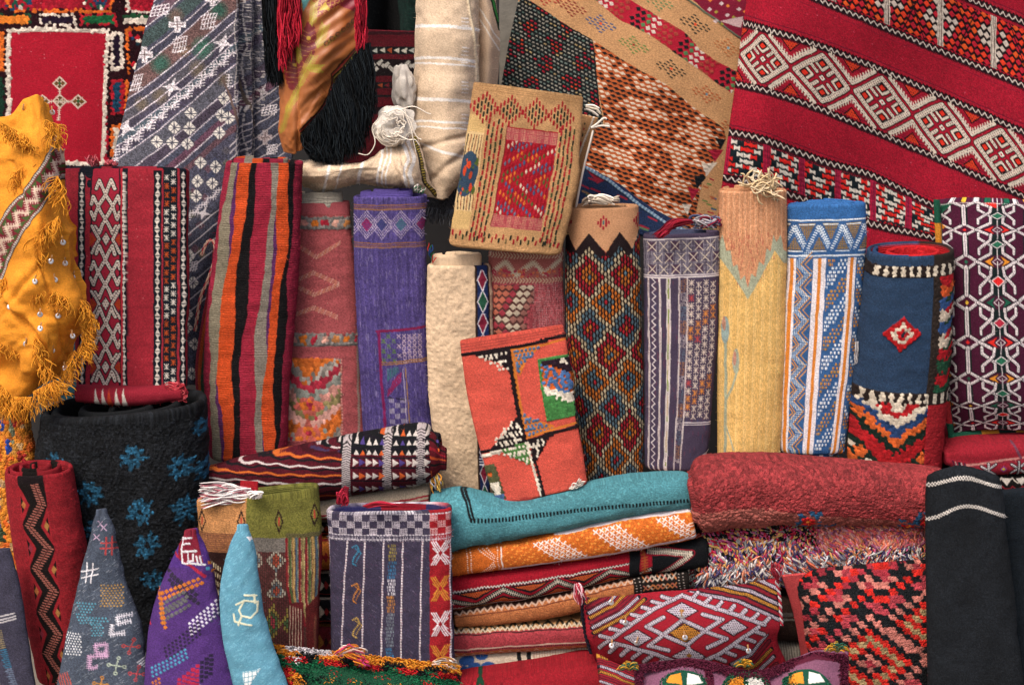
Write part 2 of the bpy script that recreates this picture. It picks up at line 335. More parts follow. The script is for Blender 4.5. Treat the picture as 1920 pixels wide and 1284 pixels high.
def drape(name, net, cv, m='kilim', cx=None, cy=None, th=5, wr=1.5, wrs=70, parent=None, label=None, cat=None, group=None, seed=1, sp=None, jig=1.0, fold=None, hs=1.0, absuv=False):
    """cloth through a net of (px, py, depth) points, textured by the chart cv, with real thickness"""
    sp = sp or SP; net = np.array(net, float); R, C = net.shape[:2]
    L = np.linalg.norm(np.diff(net[..., :2], axis=0), axis=-1).sum(0).max(); Wd = np.linalg.norm(np.diff(net[..., :2], axis=1), axis=-1).sum(1).max()
    nr, nc = max(8, int(L/sp)), max(8, int(Wd/sp))
    def spread(c, n, tot):
        if c is None: return np.linspace(0, (C if tot == 'x' else R)-1, n)
        c = np.array(c, float); t = np.linspace(c[0], c[-1], n); return np.interp(t, c, np.arange(len(c)))
    tv, tu = spread(cy, nr, 'y'), spread(cx, nc, 'x')
    Wv, Wu = crw(R, tv), crw(C, tu)
    G = np.einsum('ri,ijk,cj->rck', Wv, net, Wu)
    CX = np.linspace(cx[0] if cx is not None else 0, cx[-1] if cx is not None else cv.w, nc)
    CY = np.linspace(cy[0] if cy is not None else 0, cy[-1] if cy is not None else cv.h, nr)
    gx, gy = np.meshgrid(CX, CY)
    if absuv: gx, gy = G[..., 0]-cv.ox, G[..., 1]-cv.oy
    j1 = jig*vnoise(nr, nc, 20/sp, seed)+.4*jig*vnoise(nr, nc, 6/sp, seed+9); j2 = jig*vnoise(nr, nc, 20/sp, seed+1)+.4*jig*vnoise(nr, nc, 6/sp, seed+8)
    col, H = cv.get(gx+j1, gy+j2)
    pos = P(G[..., 0], G[..., 1], G[..., 2]); s_ = S(G[..., 2].mean())
    n = norms(pos); n *= np.where(n[..., 1:2] > 0, -1, 1)
    d = wr*vnoise(nr, nc, wrs/sp, seed+2)+wr*.35*vnoise(nr, nc, wrs*.3/sp, seed+3)
    if fold is not None: d = d+fold(gx, gy)
    pos = pos+n*((d+H*hs)*s_)[..., None]
    # edge thickness
    pp = np.pad(pos, ((2, 2), (2, 2), (0, 0)), 'edge'); nn = np.pad(n, ((2, 2), (2, 2), (0, 0)), 'edge')
    cc = np.pad(col, ((2, 2), (2, 2), (0, 0)), 'edge'); uu = np.pad(np.stack([gx, gy], -1), ((2, 2), (2, 2), (0, 0)), 'edge')
    q = th*s_
    o = np.zeros_like(pp)
    def unit(v): return v/(np.linalg.norm(v, axis=-1, keepdims=True)+1e-9)
    k = min(4, nr-1, nc-1)
    o[:2] += unit(pp[2]-pp[2+k])[None]; o[-2:] += unit(pp[-3]-pp[-3-k])[None]
    o[:, :2] += unit(pp[:, 2]-pp[:, 2+k])[:, None]; o[:, -2:] += unit(pp[:, -3]-pp[:, -3-k])[:, None]
    ring = np.full(pp.shape[:2], 0); ring[1:-1, 1:-1] = 1; ring[2:-2, 2:-2] = 2
    w1 = (ring == 1)[..., None]; w0 = (ring == 0)[..., None]
    pp = pp + w1*(o*.35*q-nn*.4*q) + w0*(o*.1*q-nn*q)
    ob = grid_obj(name, pp, cc, uu, m, parent)
    if label: tag(ob, label, cat, group)
    if m != 'silk': hairs(pos, n, col, s_, ob, int(nr*nc*.010))
    return ob
def tube(name, A, B, Y, cv, depth=.45, n=2.6, m='kilim', rim=4, horiz=False, wob=2.0, wobs=60, parent=None, label=None, cat=None, group=None,
         seed=1, sp=None, jig=1.0, cap0='rim', cap1='close', hs=1.0, bulge=None, inner=None, capcol=None, layers=0, back=1.0, app=.7, absx=False):
    """a rolled or folded textile. A, B: its two outlines in the picture (top to bottom; for lying things the upper and the lower outline, left to right).
    Y: depth of the axis at the two ends. depth: front-to-back radius as a share of the half width."""
    sp = sp or SP
    if horiz: cv = cv.T()
    LA = np.linalg.norm(np.diff(np.array(A, float), axis=0), axis=1).sum(); nr = max(10, int(LA/sp))
    a_, b_ = resample(A, nr), resample(B, nr)
    if np.ndim(Y) == 0: Y = (Y, Y)
    Yr = np.linspace(Y[0], Y[-1], nr) if len(Y) == 2 else resample([(i, y) for i, y in enumerate(Y)], nr)[:, 1]
    WA, WB = P(a_[:, 0], a_[:, 1], Yr), P(b_[:, 0], b_[:, 1], Yr)
    C = (WA+WB)/2; Hx = (WB-WA)/2; ax = np.gradient(C, axis=0); ax /= np.linalg.norm(ax, axis=1, keepdims=True)
    ax = (ax+ (C[-1]-C[0])/np.linalg.norm(C[-1]-C[0])); ax /= np.linalg.norm(ax, axis=1, keepdims=True)
    hw = np.linalg.norm(Hx, axis=1); D = np.cross(ax, Hx/(hw[:, None]+1e-9)); D *= np.where(D[:, 1:2] < 0, -1, 1); D /= np.linalg.norm(D, axis=1, keepdims=True)
    s_ = S(np.mean(Yr)); hwpx = hw/s_; a0 = np.median(hwpx); dep = depth*a0
    # arc table on the front half
    th = np.linspace(math.pi, 0, 400); x, z = selli(th, n); x = x*a0; z = z*dep
    L = np.r_[0, np.cumsum(np.hypot(np.diff(x), np.diff(z)))]; Lf = L[-1]
    nf = max(10, int(Lf/sp)); sf = np.linspace(0, 1, nf); thf = np.interp(sf*Lf, L, th)
    nb = max(8, int(Lf/10)); sb = np.linspace(0, 1, nb)[1:]; thb = np.interp((1-sb)*Lf, L, -th)  # back, right to left
    TH = np.r_[thf, thb]; CU = np.r_[sf, (1-sb)]
    UX, UZ = selli(TH, n); CV_ = app*(UX+1)/2+(1-app)*CU
    dv = dep*s_*(np.clip(hwpx/a0, .0, 1.3))**.7
    pos = C[:, None]+UX[None, :, None]*Hx[:, None]-(UZ*np.where(UZ > 0, 1, back))[None, :, None]*D[:, None]*dv[:, None, None]
    nc = len(TH)
    CY = np.linspace(0, cv.h, nr); gx, gy = np.meshgrid(CV_*cv.w, CY)
    if absx:
        qx = a_[:, :1]+(b_[:, :1]-a_[:, :1])*CV_[None]; qy = a_[:, 1:]+(b_[:, 1:]-a_[:, 1:])*CV_[None]
        gx, gy = (qy-cv.ox, qx-cv.oy) if horiz else (qx-cv.ox, qy-cv.oy)
    j1 = jig*vnoise(nr, nc, 20/sp, seed); j2 = jig*vnoise(nr, nc, 20/sp, seed+1)
    j1 += .4*jig*vnoise(nr, nc, 6/sp, seed+8); j2 += .4*jig*vnoise(nr, nc, 6/sp, seed+9)
    j1[:, -1] = j1[:, 0]
    col, H = cv.get(gx+j1, gy+j2)
    nn = norms(pos); rad = pos-C[:, None]; nn *= np.where((nn*rad).sum(-1, keepdims=True) < 0, -1, 1)
    wn = wob*vnoise(nr, nc, wobs/sp, seed+4)+wob*.4*vnoise(nr, nc, wobs*.25/sp, seed+5)
    blend = np.minimum(1, np.minimum(np.arange(nc), np.arange(nc)[::-1])/8.); wn *= blend[None]
    if bulge is not None: wn = wn+bulge(CV_[None]+0*gy, np.linspace(0, 1, nr)[:, None]+0*gy)
    pos = pos+nn*((wn+H*hs*blend[None])*s_)[..., None]
    pos[:, -1] = pos[:, 0]
    UVx = CU*Lf; gu = np.broadcast_to(UVx[None], (nr, nc)); gv = np.broadcast_to((np.arange(nr)*LA/nr)[:, None], (nr, nc))
    rowsP, rowsC, rowsU = [pos], [col], [np.stack([gu, gv], -1)]
    def add_end(first, kind):
        e = pos[0 if first else -1]; c = col[0 if first else -1]; ctr = C[0 if first else -1]; up = -ax[0] if first else ax[-1]
        u = rowsU[0][0 if first else -1] if first else rowsU[-1][-1]
        inw = ctr-e; ln = np.linalg.norm(inw, axis=1, keepdims=True)+1e-9; inw = inw/ln
        P_, C_, U_ = [], [], []
        if kind == 'rim':
            q = rim*s_
            for ph in (35, 75, 110, 150): P_.append(e+inw*(1-math.cos(math.radians(ph)))*q/2+up*math.sin(math.radians(ph))*q*.6); C_.append(c)
            for dn in (4, 12, 30, 70): P_.append(e+inw*np.minimum(q*(1+dn*.005), ln*.95)-up*dn*s_); C_.append(c if inner is None else np.broadcast_to(hx(inner), c.shape))
        else:
            q = min(a0*.25, 10)*s_ if kind == 'close' else 0
            fr = [0.03, .08, .15, .25, .4, .6, .8, .97] if not layers else np.linspace(.03, .97, layers*4)
            for k_, f in enumerate(fr):
                hgt = math.sqrt(max(0, 1-(1-min(1, f*5))**2))*q
                if layers: hgt += (1 if (k_ % 4) in (1, 2) else -.9)*2.2*s_
                cc = c if capcol is None else np.broadcast_to(hx(capcol), c.shape)
                if layers and k_ % 4 in (0, 3): cc = cc*.9
                P_.append(e+inw*ln*f+up*hgt); C_.append(cc)
        U_ = [u+np.array([0, (-1 if first else 1)*(i_+1)*3.]) for i_ in range(len(P_))]
        P_, C_, U_ = np.array(P_), np.array(C_), np.array(U_)
        if first: rowsP.insert(0, P_[::-1]); rowsC.insert(0, C_[::-1]); rowsU.insert(0, U_[::-1])
        else: rowsP.append(P_); rowsC.append(C_); rowsU.append(U_)
    if cap0: add_end(True, cap0)
    if cap1: add_end(False, cap1)
    o = grid_obj(name, np.concatenate(rowsP), np.concatenate(rowsC), np.concatenate(rowsU), m, parent)
    if label: tag(o, label, cat, group)
    if m != 'silk': hairs(pos[:, :nf], nn[:, :nf], col[:, :nf], s_, o, int(nr*nf*.012))
    o_info = dict(C=C, Hx=Hx, D=D, dv=dv, ax=ax, s=s_, n=n, a0=a0)
    return o, o_info
def coil(name, info, col, turns=1.6, s0=.80, s1=.25, th=5, raise_=(4, 0), m='kilim', parent=None, end=0, seed=3, start=200, n=2.2, deep=70, ly=None):
    """the inner turns of a roll, seen at its open top. col: colour or list of (length, colour) along the cloth"""
    i = 0 if end == 0 else -1
    C, Hx, D, up, s_ = info['C'][i], info['Hx'][i], info['D'][i]*info['dv'][i], (-info['ax'][0] if end == 0 else info['ax'][-1]), info['s']
    tot = turns*2*math.pi; N = int(turns*2*math.pi*info['a0']*.6/2.2)+30; tau = np.linspace(0, tot, N); r = s0+(s1-s0)*tau/tot
    ang = math.radians(start)-tau; ux, uz = selli(ang, n)
    rr = np.random.RandomState(seed); wv = 1+.05*np.interp(tau, np.linspace(0, tot, 9), rr.rand(9)*2-1)
    c0 = C+ (ux*r*wv)[:, None]*Hx[None]-(uz*r*wv)[:, None]*D[None]
    ps = (c0-C)@(Hx/np.linalg.norm(Hx))/s_; arc = np.r_[0, np.cumsum(np.linalg.norm(np.diff(c0, axis=0), axis=1))]/s_
    t = np.gradient(c0, axis=0); nrm = np.cross(t, up); nrm /= np.linalg.norm(nrm, axis=1, keepdims=True); nrm *= np.where((nrm*(c0-C)).sum(1, keepdims=True) < 0, -1, 1)
    rz = np.interp(tau, [0, tot], raise_)+1.5*np.interp(tau, np.linspace(0, tot, 13), rr.rand(13)*2-1)
    h = th/2; prof = [(h, -deep), (h, -30), (h, -12), (h*1.05, -4), (h, -.5), (h*.7, h*.6), (0, h*.9), (-h*.7, h*.6), (-h, -.5), (-h*1.05, -4), (-h, -12), (-h, -30), (-h, -deep)]
    pos = np.array([c0+nrm*(o_*s_)+up[None]*((z_+rz)*s_)[:, None] for o_, z_ in prof])
    if isinstance(col, list):
        tl = sum(l for l, _ in col); e = np.cumsum([l for l, _ in col]); cc = np.array([hx(c) for _, c in col]); cl = cc[np.searchsorted(e, arc % tl, side='right').clip(0, len(col)-1)]
    else: cl = np.broadcast_to(hx(col), (N, 3))
    cl = cl*(1+.05*(rr.rand(N, 1)-.5)); cols = np.broadcast_to(cl[None], pos.shape)
    uv = np.stack([np.broadcast_to(arc[None], pos.shape[:2]), np.broadcast_to(np.arange(len(prof))[:, None]*4., pos.shape[:2])], -1)
    # close the two ends of the cloth
    pos = np.concatenate([pos[:, :1]*.5+pos[::-1, :1]*.5, pos, pos[:, -1:]*.5+pos[::-1, -1:]*.5], 1)
    cols = np.concatenate([cols[:, :1], cols, cols[:, -1:]], 1); uv = np.concatenate([uv[:, :1], uv, uv[:, -1:]], 1)
    return grid_obj(name, pos, cols, uv, m, parent)
def strands(name, paths, r, cols, parent=None, m='yarn', sides=4, taper=True, label=None, cat=None, group=None, kind=None):
    """yarns. paths (n, k, 3) world points, r radius (m), cols (n, 3) colours"""
    p = np.asarray(paths, float); n, k = p.shape[:2]; t = np.gradient(p, axis=1); t /= np.linalg.norm(t, axis=-1, keepdims=True)+1e-9
    ref = np.where(np.abs(t[..., 1:2]) > .9, [[[1., 0, 0]]], [[[0, 1., 0]]]); u = np.cross(t, ref); u /= np.linalg.norm(u, axis=-1, keepdims=True)+1e-9; v = np.cross(t, u)
    rr = np.broadcast_to(np.asarray(r, float).reshape(-1, 1), (n, k)).copy()
    if taper: rr[:, -1] *= .35; rr[:, 0] *= .8
    a = np.arange(sides)*2*math.pi/sides
    V = p[:, :, None]+(u[:, :, None]*np.cos(a)[None, None, :, None]+v[:, :, None]*np.sin(a)[None, None, :, None])*rr[:, :, None, None]
    idx = np.arange(n*k*sides).reshape(n, k, sides); nx = np.roll(idx, -1, 2)
    F = np.stack([idx[:, :-1], nx[:, :-1], nx[:, 1:], idx[:, 1:]], -1).reshape(-1, 4)
    c = np.asarray(cols, float)
    if c.ndim == 1: c = np.broadcast_to(c, (n, 3))
    c = c*(1+.12*(RS.rand(n, 1)*2-1)); C = np.broadcast_to(c[:, None, None], V.shape)
    o = mesh_obj(name, V, F, C, None, m, parent)
    if label: tag(o, label, cat, group, kind)
    return o
def pick(cols, n, p=None): 
    c = np.array([hx(x) for x in cols]); return c[RS.choice(len(cols), n, p=p)]
def fringe(name, p0, p1, Y, n, d, ln, cols, r=1.1, curl=4, parent=None, k=7, sprd=.25, dy=-.02, **kw):
    """n yarns hanging between picture points p0 and p1 in direction d (px), length ln"""
    t = np.sort(RS.rand(n)); L = ln*(1+.3*(RS.rand(n)*2-1)); ang = math.atan2(d[1], d[0])+sprd*(RS.rand(n)*2-1)
    s_ = np.linspace(0, 1, k)[None]
    c1, c2 = RS.rand(n, 1)*6.28, RS.rand(n, 1)*6.28; w1 = curl*np.sin(s_*RS.uniform(2, 7, (n, 1))+c1)-curl*np.sin(c1); w2 = curl*np.sin(s_*RS.uniform(2, 7, (n, 1))+c2)-curl*np.sin(c2)
    x = (p0[0]+(p1[0]-p0[0])*t)[:, None]+np.cos(ang)[:, None]*L[:, None]*s_-np.sin(ang)[:, None]*w1
    y = (p0[1]+(p1[1]-p0[1])*t)[:, None]+np.sin(ang)[:, None]*L[:, None]*s_+np.cos(ang)[:, None]*w1
    yy = Y+dy*RS.rand(n, 1)*np.sqrt(s_)+w2*S(Y)
    return strands(name, P(x, y, yy), r*S(Y), pick(cols, n), parent, **kw)
# ================================================================== setting
def box(name, x0, x1, y0, y1, z0, z1, m, parent=None, **kw):
    v = [(x, y, z) for x in (x0, x1) for y in (y0, y1) for z in (z0, z1)]
    f = [(0, 1, 3, 2), (4, 6, 7, 5), (0, 4, 5, 1), (2, 3, 7, 6), (0, 2, 6, 4), (1, 5, 7, 3)]
    o = mesh_obj(name, np.array(v, float), np.array(f), None, None, m, parent, smooth=False); tag(o, **kw); return o
gz = -.62
n_ = 40; gx_, gy_ = np.meshgrid(np.linspace(-30, 30, n_), np.linspace(-30, 30, n_))
g = grid_obj('ground', np.stack([gx_, gy_, np.full_like(gx_, gz)], -1), None, None, solid('paving_stone', '6b6258', .9, .01, 3), flip=True); tag(g, kind='structure')
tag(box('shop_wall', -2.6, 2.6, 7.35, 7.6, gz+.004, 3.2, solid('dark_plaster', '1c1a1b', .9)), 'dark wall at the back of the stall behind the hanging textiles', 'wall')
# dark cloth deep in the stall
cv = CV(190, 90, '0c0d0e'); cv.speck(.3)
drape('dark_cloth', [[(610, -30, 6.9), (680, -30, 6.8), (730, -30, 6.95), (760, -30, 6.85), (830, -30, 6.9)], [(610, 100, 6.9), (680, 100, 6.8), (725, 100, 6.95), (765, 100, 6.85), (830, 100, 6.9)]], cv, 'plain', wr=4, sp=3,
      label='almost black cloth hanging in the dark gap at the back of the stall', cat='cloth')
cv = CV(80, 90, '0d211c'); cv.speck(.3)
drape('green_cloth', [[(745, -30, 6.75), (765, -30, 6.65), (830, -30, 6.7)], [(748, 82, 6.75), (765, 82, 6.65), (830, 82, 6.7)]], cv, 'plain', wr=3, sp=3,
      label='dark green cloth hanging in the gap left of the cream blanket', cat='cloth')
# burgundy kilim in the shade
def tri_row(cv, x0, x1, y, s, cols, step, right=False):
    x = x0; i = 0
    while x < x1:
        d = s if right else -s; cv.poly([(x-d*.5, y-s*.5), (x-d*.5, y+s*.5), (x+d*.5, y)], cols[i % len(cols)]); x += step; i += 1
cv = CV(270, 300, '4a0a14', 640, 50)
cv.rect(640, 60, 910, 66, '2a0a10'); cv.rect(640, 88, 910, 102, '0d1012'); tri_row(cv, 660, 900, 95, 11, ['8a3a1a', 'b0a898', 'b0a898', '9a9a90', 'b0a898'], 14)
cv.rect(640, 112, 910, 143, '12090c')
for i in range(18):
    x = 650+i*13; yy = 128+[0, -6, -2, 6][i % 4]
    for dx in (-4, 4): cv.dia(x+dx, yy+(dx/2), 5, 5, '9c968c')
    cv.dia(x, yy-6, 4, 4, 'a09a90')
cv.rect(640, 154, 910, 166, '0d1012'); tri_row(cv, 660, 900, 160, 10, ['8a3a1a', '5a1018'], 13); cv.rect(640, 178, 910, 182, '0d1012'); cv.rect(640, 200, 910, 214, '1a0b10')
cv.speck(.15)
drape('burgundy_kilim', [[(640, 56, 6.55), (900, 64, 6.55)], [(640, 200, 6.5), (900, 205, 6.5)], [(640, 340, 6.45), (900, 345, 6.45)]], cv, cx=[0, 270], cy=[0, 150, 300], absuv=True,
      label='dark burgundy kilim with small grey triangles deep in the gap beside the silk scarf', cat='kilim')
# ================================================================== red pile and flatweave rug, top left
RED = 'a80826'; DK = '24060f'; WH = 'd8c8b8'
cv = CV(310, 340, DK, -15, -5)
cv.rect(-15, -5, 210, 18, '9c0a24'); cv.rect(235, -5, 300, 22, '9c0a24')
cv.line([(14, -5), (20, 20), (205, 22), (212, -5)], 5, 'd8620e')
for cx_ in (35, 180):
    for i in range(26): cv.disk(cx_+RS.uniform(-22, 22), 6+RS.uniform(-12, 12), 3, ['173a5a', '0f4a3a', WH][i % 3])
cv.line([(237, -5), (240, 20), (300, 24)], 5, WH)
cv.rect(-15, 27, 58, 46, '14402a'); cv.rect(-15, 29, 54, 44, 'e07a12')
cv.line([(76, 29), (140, 30), (142, 46), (76, 45), (76, 29)], 5, WH); cv.rect(80, 33, 138, 43, '1d0c22')
cv.rect(150, 27, 218, 48, 'a80f22'); cv.rect(157, 31, 213, 44, '0f5a32')
cv.rect(230, 27, 300, 46, '17482a'); cv.rect(233, 32, 300, 44, WH)
cv.rect(20, 56, 202, 308, RED)
cv.line([(16, 58), (100, 56), (202, 59), (197, 180), (193, 308), (100, 306), (16, 310), (16, 190), (16, 58)], 8, WH)
cv.rect(-15, 60, 8, 135, 'd0620e'); cv.rect(-15, 145, 8, 220, '0d3022'); cv.rect(-15, 225, 8, 320, '8a1020')
for (a_, b_, o_, i_) in ((60, 132, WH, '1d0c22'), (148, 215, 'a80f22', '123c56'), (232, 310, 'd8620e', WH)):
    cv.rect(208, a_, 232, b_, o_); cv.rect(213, a_+7, 226, b_-6, i_)
cv.line([(237, 55), (240, 120), (236, 190), (234, 240)], 4, 'd8620e'); cv.rect(238, 52, 295, 58, 'd8620e')
for i in range(60):
    cv.disk(RS.uniform(244, 290), RS.uniform(60, 240), 4, ['173a5a', WH, 'a80f22', '12303c'][i % 4])
cv.rect(-15, 313, 300, 345, '12202c')
ff = lambda x, y: ~((x > 21) & (x < 195) & (y > 61) & (y < 303))
cv.pile(5.5, 5, .35, 1.8, .16, where=ff)
cv.speck(.05, seed=8, sx=3)
W2 = 'cdb8a6'
for (cx_, cy_) in ((112, 157), (112, 190), (147, 191), (79, 191)):
    cv.dia(cx_, cy_, 15, 14, W2); cv.dia(cx_, cy_, 11, 10, '5a3a1c'); cv.line([(cx_-9, cy_), (cx_+9, cy_)], 1.5, '7a5a20')
    for d in ((-7, -7), (7, -7), (-7, 7), (7, 7)): cv.line([(cx_, cy_), (cx_+d[0], cy_+d[1])], 2.4, 'c8a898')
    cv.disk(cx_, cy_, 3, '2c5a30')
for (a_, b_) in (((112, 168), (112, 180)), ((92, 191), (134, 191)), ((111, 203), (110, 225))): cv.comb([a_, b_], 2.5, W2, 3, 3.5)
cv.lint(70, 'c07078')
NETY = 6.3
drape('pile_rug', [[(-20, -8, NETY), (140, -8, NETY-.02), (292, -8, NETY)], [(-20, 160, NETY-.02), (140, 160, NETY-.05), (285, 160, NETY-.02)], [(-20, 335, NETY-.04), (140, 335, NETY-.06), (285, 335, NETY-.03)]], cv, 'kilim', absuv=True, th=8,
      label='red hanging rug with an empty red panel framed in white knots behind the mustard shawl', cat='rug')
# ================================================================== grey embroidered blanket
G0 = '424352'; LW = 'c9c0c4'
cv = CV(360, 740, G0, 190, -10)
ang = lambda x, y, a=41: (x*math.cos(math.radians(a))-y*math.sin(math.radians(a)), x*math.sin(math.radians(a))+y*math.cos(math.radians(a)))
# diagonal stripes: value q across the stripes (falling from upper right to lower left)
QS = lambda X, Y: X*.62+Y*.84+8*np.sin(X/60)
bands = [(185, 204, '58434e'), (212, 238, '3b4a4a'), (248, 262, '3a3a48'), (262, 296, '604846'), (300, 316, '403e4c'), (316, 332, '4c4a52'), (332, 346, '403c4a'), (350, 362, '44505a'), (362, 378, '413b4b'), (384, 410, '50505a'), (414, 432, '433b49'), (432, 446, '454858'), (448, 462, '5a3c4c')]
for a_, b_, c_ in bands: cv.fn(lambda X, Y: (QS(X, Y) > a_) & (QS(X, Y) < b_) & (Y < 330), c_)
for (x, y, r_, c_) in ((300, 120, 22, '33544a'), (380, 90, 24, '35584c'), (370, 130, 18, '5c5248'), (410, 20, 20, '2f4e44'), (300, 180, 18, '5c5248'), (330, 30, 18, '5a4a44'), (265, 195, 16, '5c5248'), (345, 95, 14, '6a5444'), (420, 150, 15, '5c5248')):
    cv.fn(lambda X, Y: ((X-x)**2+(Y-y)**2 < r_*r_*(.6+.4*np.sin(X*1.7+Y*2.1))), c_)
for q in (172, 205, 246, 262, 298, 314, 332, 348, 362, 382, 412, 434, 462):
    pts = []
    for x in np.arange(190, 452, 8): pts.append((x, (q-x*.62-8*math.sin(x/60))/.84))
    cv.line(pts, 2.1, LW); cv.line([(x, y+.4) for x, y in pts], 2.4, '8a7888', dash=(4, 1.3))
def crossm(cv, x, y, s_, c=LW):
    for dx, dy in ((0, -1), (0, 1), (-1, 0), (1, 0)): cv.rect(x+dx*s_-s_*.55, y+dy*s_-s_*.55, x+dx*s_+s_*.55, y+dy*s_+s_*.55, c)
    cv.rect(x-s_*.5, y-s_*.5, x+s_*.5, y+s_*.5, c); cv.line([(x-s_, y), (x+s_, y)], 1.5, '604846'); cv.line([(x, y-s_), (x, y+s_)], 1.5, '604846')
crossm(cv, 333, 47, 10); crossm(cv, 270, 103, 10); crossm(cv, 398, -2, 9); crossm(cv, 497, 258, 9, 'a89a9c')
def hashm(cv, x, y, w_, h_, c=LW):
    for i in range(5): cv.line([(x-w_+i*w_/2+h_*.3, y-h_), (x-w_+i*w_/2-h_*.3, y+h_)], 1.8, c)
    for j in range(4): yy = y-h_*.8+j*h_*.53; cv.line([(x-w_-2, yy+3), (x+w_+2, yy-3)], 1.8, c)
for p_ in ((300, 20, 15, 11), (392, 40, 11, 15), (337, 84, 10, 15), (254, 155, 9, 15), (505, 207, 12, 9), (510, 280, 8, 9)): hashm(cv, *p_)
def starm(cv, x, y, s_, c=LW):
    cv.rect(x-s_*.5, y-s_*.5, x+s_*.5, y+s_*.5, c)
    for dx, dy in ((.35, -1), (1, .25), (-.35, 1), (-1, -.1)): cv.poly([(x-dy*s_*.45, y+dx*s_*.45), (x+dx*s_*1.6, y+dy*s_*1.6), (x+dy*s_*.45, y-dx*s_*.45)], c)
for p_ in ((418, 82), (322, 164), (234, 240)): starm(cv, p_[0], p_[1], 12)
starm(cv, 493, 172, 10, 'a8a0a4')
# staircase of comb stitches
x, y = 214, 302
while x < 436:
    cv.comb([(x, y), (x+3, y-21)], 2.2, LW, 7.5, 5, 1.8, off=(1, -.15)); cv.comb([(x+3, y-21), (x+22, y-22)], 2.2, LW, 6, 5, 1.8, off=(.15, 1)); x += 23; y -= 20
for (x, y) in ((430, 140), (445, 170)): cv.comb([(x, y), (x-2, y+22)], 2, LW, 6, 4.5, off=(1, -.15))
# mottled diamond ground with white flower stars
cv.fn(lambda X, Y: (QS(X, Y) > 474) & (X < 440) & (Y < 380), '474656')
cv.fn(lambda X, Y: (QS(X, Y) > 474) & (QS(X, Y) < 486) & (X < 440), '5f444c')
for i in range(140):
    x, y = RS.uniform(215, 425), RS.uniform(200, 480)
    if x*.62+y*.84 > 492: cv.dia(x, y, 8, 8, ['575650', '5c4450', '3c4056', '60584c', '504c54'][i % 5])
cv.speck(.30, seed=4, sx=2, sy=2)
def flower(cv, x, y, s_=12.5, c='ddd6cc', bgc='454450'):
    cv.dia(x, y, s_, s_*1.08, c); 
    cv.line([(x-s_, y), (x+s_, y)], 2.0, bgc); cv.line([(x, y-s_), (x, y+s_)], 2.0, bgc); cv.poly([(x-s_*.2, y), (x-s_*.75, y-s_*.75), (x, y-s_*.2)], bgc) if False else cv.line([(x-s_*.55, y-s_*.55), (x+s_*.55, y+s_*.55)], 1.4, bgc); cv.line([(x-s_*.55, y+s_*.55), (x+s_*.55, y-s_*.55)], 1.4, bgc)
for p_ in ((420, 185), (358, 213), (415, 218), (327, 240), (355, 241), (411, 250), (295, 266), (324, 268), (352, 270), (376, 305), (404, 313), (370, 340), (398, 344), (368, 368), (428, 222)): flower(cv, *p_)
for p_ in ((352, 590), (365, 645), (350, 615), (360, 700), (355, 480), (362, 530)): flower(cv, *p_)
x, y = 352, 412
for i in range(4):
    cv.comb([(x, y), (x+6, y-12)], 2, LW, 6, 4, off=(1, 0)); cv.comb([(x+6, y-12), (x+20, y-14)], 2, LW, 5, 4, off=(0, 1)); x += 16; y -= 14
for q in (0, 14, 30, 42, 60, 78, 92): cv.line([(340, 450+q*1.6), (372, 424+q*1.6), (410, 392+q*1.6)], 2, LW)
hashm(cv, 358, 500, 10, 9); starm(cv, 382, 400, 8)
# narrow folds on the right: vertical rows of tangled stitching
for x in (441, 452, 462, 470, 476):
    pts = [(x+2*math.sin(y/17.+x), y) for y in range(-10, 300, 5)]
    cv.line(pts, 1.6, 'b0a8a4', dash=(9, 7)); 
for i in range(170):
    x, y = RS.choice([446, 456, 466, 474, 484, 494])+RS.uniform(-2, 2), RS.uniform(-8, 230); cv.line([(x-3, y), (x+3, y+RS.uniform(-1, 1))], 1.5, 'b4aca8')
cv.line([(455, -5), (452, 120), (462, 190), (478, 235)], 4, '5c5048'); cv.line([(418, 150), (432, 180), (444, 235)], 4, '63504a')
for i in range(5): cv.line([(452+i*6, 203-i*2), (450+i*6, 212-i*2)], 3, 'd0c8c4')
for q in range(0, 8): 
    y0_ = 170+q*22; cv.line([(468, y0_+34), (485, y0_+18), (505, y0_+5), (545, y0_-24)], 1.9, 'b8aeb0')
for q in range(0, 6): y0_ = 255+q*12; cv.line([(430, y0_+20), (455, y0_-14), (475, y0_-34)], 1.8, 'b8aeb0')
foldx = lambda gx, gy: 7*np.exp(-((gx+190-441)/9)**2)-10*np.exp(-((gx+190-456)/8)**2)+6*np.exp(-((gx+190-468)/6)**2)-9*np.exp(-((gx+190-480)/6)**2)
Yb = 6.17
drape('embroidered_blanket', [[(292, -12, Yb), (370, -12, Yb-.05), (440, -12, Yb-.05), (480, -12, Yb), (548, -12, Yb+.02)],
      [(248, 150, Yb), (340, 150, Yb-.08), (438, 150, Yb-.08), (475, 150, Yb), (545, 150, Yb)],
      [(208, 320, Yb-.03), (320, 320, Yb-.1), (425, 320, Yb-.1), (470, 320, Yb-.02), (540, 320, Yb-.02)],
      [(200, 500, Yb-.05), (290, 500, Yb-.12), (365, 500, Yb-.14), (405, 500, Yb-.1), (420, 500, Yb-.05)],
      [(200, 720, Yb-.05), (270, 720, Yb-.14), (350, 720, Yb-.18), (378, 720, Yb-.15), (384, 720, Yb-.1)]], cv, 'canvas', absuv=True, wr=3, th=5, fold=foldx, seed=5,
      label='grey blanket with white embroidered diagonal lines and star flowers hanging beside the red panel rug', cat='blanket')
